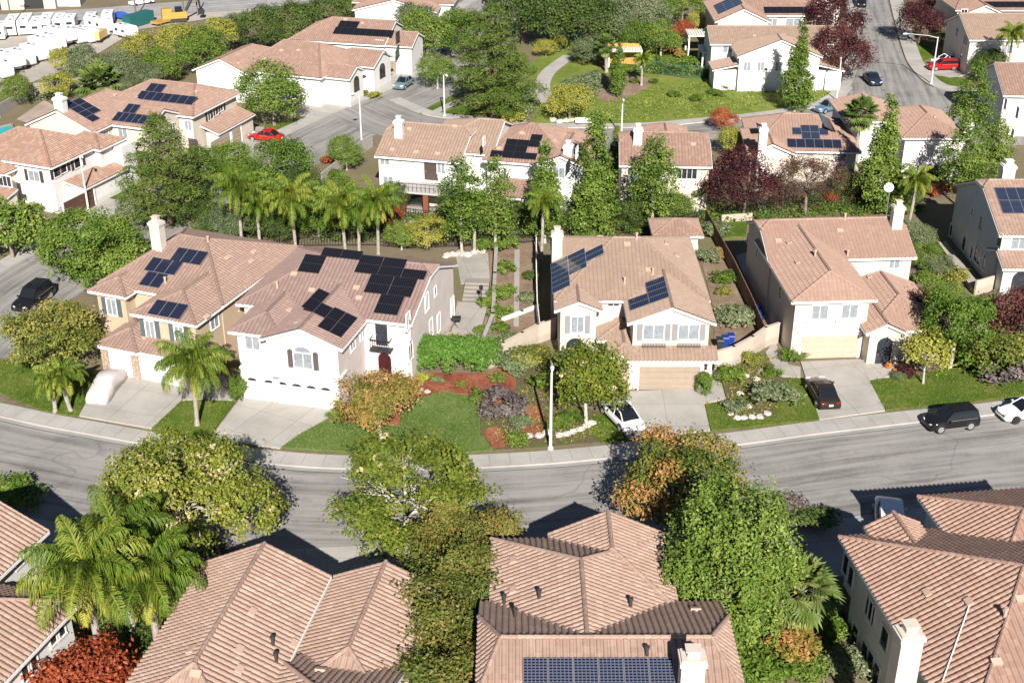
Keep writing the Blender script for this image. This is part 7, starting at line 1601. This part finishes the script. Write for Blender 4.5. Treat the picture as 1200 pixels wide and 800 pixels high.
# short grass standing on the lawns, ragged along their edges
LAWNS = [[(0, 424), (30, 420), (100, 437), (116, 437), (110, 450), (93, 488), (65, 484), (45, 479), (25, 471), (0, 460)], [(178, 503), (212, 471), (240, 469), (276, 471), (244, 514)], [(329, 525), (351, 510), (384, 492), (420, 497), (468, 500), (470, 484), (488, 468), (520, 460), (548, 464), (560, 476), (562, 508), (577, 527), (540, 531), (435, 531), (375, 528)], [(826, 474), (851, 471), (855, 491), (903, 491), (906, 470), (922, 444), (941, 444), (960, 492), (900, 498), (833, 505)], [(1018, 446), (1078, 440), (1130, 425), (1200, 425), (1200, 463), (1137, 471), (1075, 477), (1037, 481)]]
L_GRASS = leafmat('grass blades', (.05, .095, .010), (.095, .15, .02), (.21, .22, .06))
def area(pg):
    P = [at(*p) for p in pg]; return abs(sum(P[i].x * P[i - 1].y - P[i - 1].x * P[i].y for i in range(len(P)))) / 2
cover('lawn_grass', 'short green grass growing on the front lawns', LAWNS, [int(area(pg) * 22) for pg in LAWNS], L_GRASS, .13, .10, 40, 'grass')
for a in ((L_GREY, 512, 448, .55, 'small grey plant on the red mulch, left of its middle'), (L_OLIVE, 540, 452, .5, 'small olive plant in the middle of the red mulch'), (L_BRIGHT, 583, 446, .7, 'small green plant at the right end of the red mulch'), (L_OLIVE, 478, 462, .5, 'small olive plant at the left end of the red mulch')): shrub(*a)

cover('ground_cover', 'mixed green planting around the park path and hillside back yards', [[(740, 84), (800, 70), (850, 72), (858, 92), (800, 90)], [(640, 62), (700, 40), (800, 45), (800, 66), (712, 62)]], 650, L_BRIGHT, .42, .7, 61)
for a in ((L_BRIGHT, 776, 84, 1.5, 'bright green bush behind the green mesh fence, left'), (L_MID, 795, 84, 1.6, 'green bush behind the green mesh fence, middle'), (L_ORANGE, 790, 66, 1.5, 'orange-tinted bush in the hillside back yard'), (L_BRIGHT, 815, 78, 1.5, 'bright green bush beside the two-bay patio frame'), (L_MID, 762, 76, 1.6, 'green bush right of the orange fence'), (L_GREY, 662, 106, 1.2, 'grey-green bush at the bend of the park path, right side')): shrub(*a)
# ------------------------------------------------------------------ light
w = bpy.data.worlds.new('World'); sc.world = w; w.use_nodes = True
nt = w.node_tree; bg = nt.nodes['Background']; sky = nt.nodes.new('ShaderNodeTexSky'); sky.sky_type = 'NISHITA'; sky.sun_disc = False
SUN_EL, SUN_AZ = R(32.0), R(173.5)      # azimuth of the sun, clockwise from +Y
sky.sun_elevation = SUN_EL; sky.sun_rotation = SUN_AZ; sky.air_density = .55; sky.dust_density = .15; sky.ozone_density = 1.0
nt.links.new(sky.outputs[0], bg.inputs[0]); bg.inputs[1].default_value = .05
sd = bpy.data.lights.new('sun', 'SUN'); sd.energy = 5.0; sd.angle = R(.5); sd.color = (1.0, .955, .89); so = bpy.data.objects.new('sun', sd); COL.objects.link(so)
to = Vector((math.sin(SUN_AZ) * math.cos(SUN_EL), math.cos(SUN_AZ) * math.cos(SUN_EL), math.sin(SUN_EL)))
so.rotation_euler = (-to).to_track_quat('-Z', 'Y').to_euler(); so.location = (0, -50, 80)
vs = sc.view_settings; vs.view_transform = 'Standard'; vs.look = 'None'; vs.gamma = 1; vs.use_curve_mapping = False; vs.exposure = .82
sc.cycles.max_bounces = 6; sc.cycles.diffuse_bounces = 2; sc.cycles.glossy_bounces = 3; sc.cycles.transmission_bounces = 3; sc.cycles.transparent_max_bounces = 6
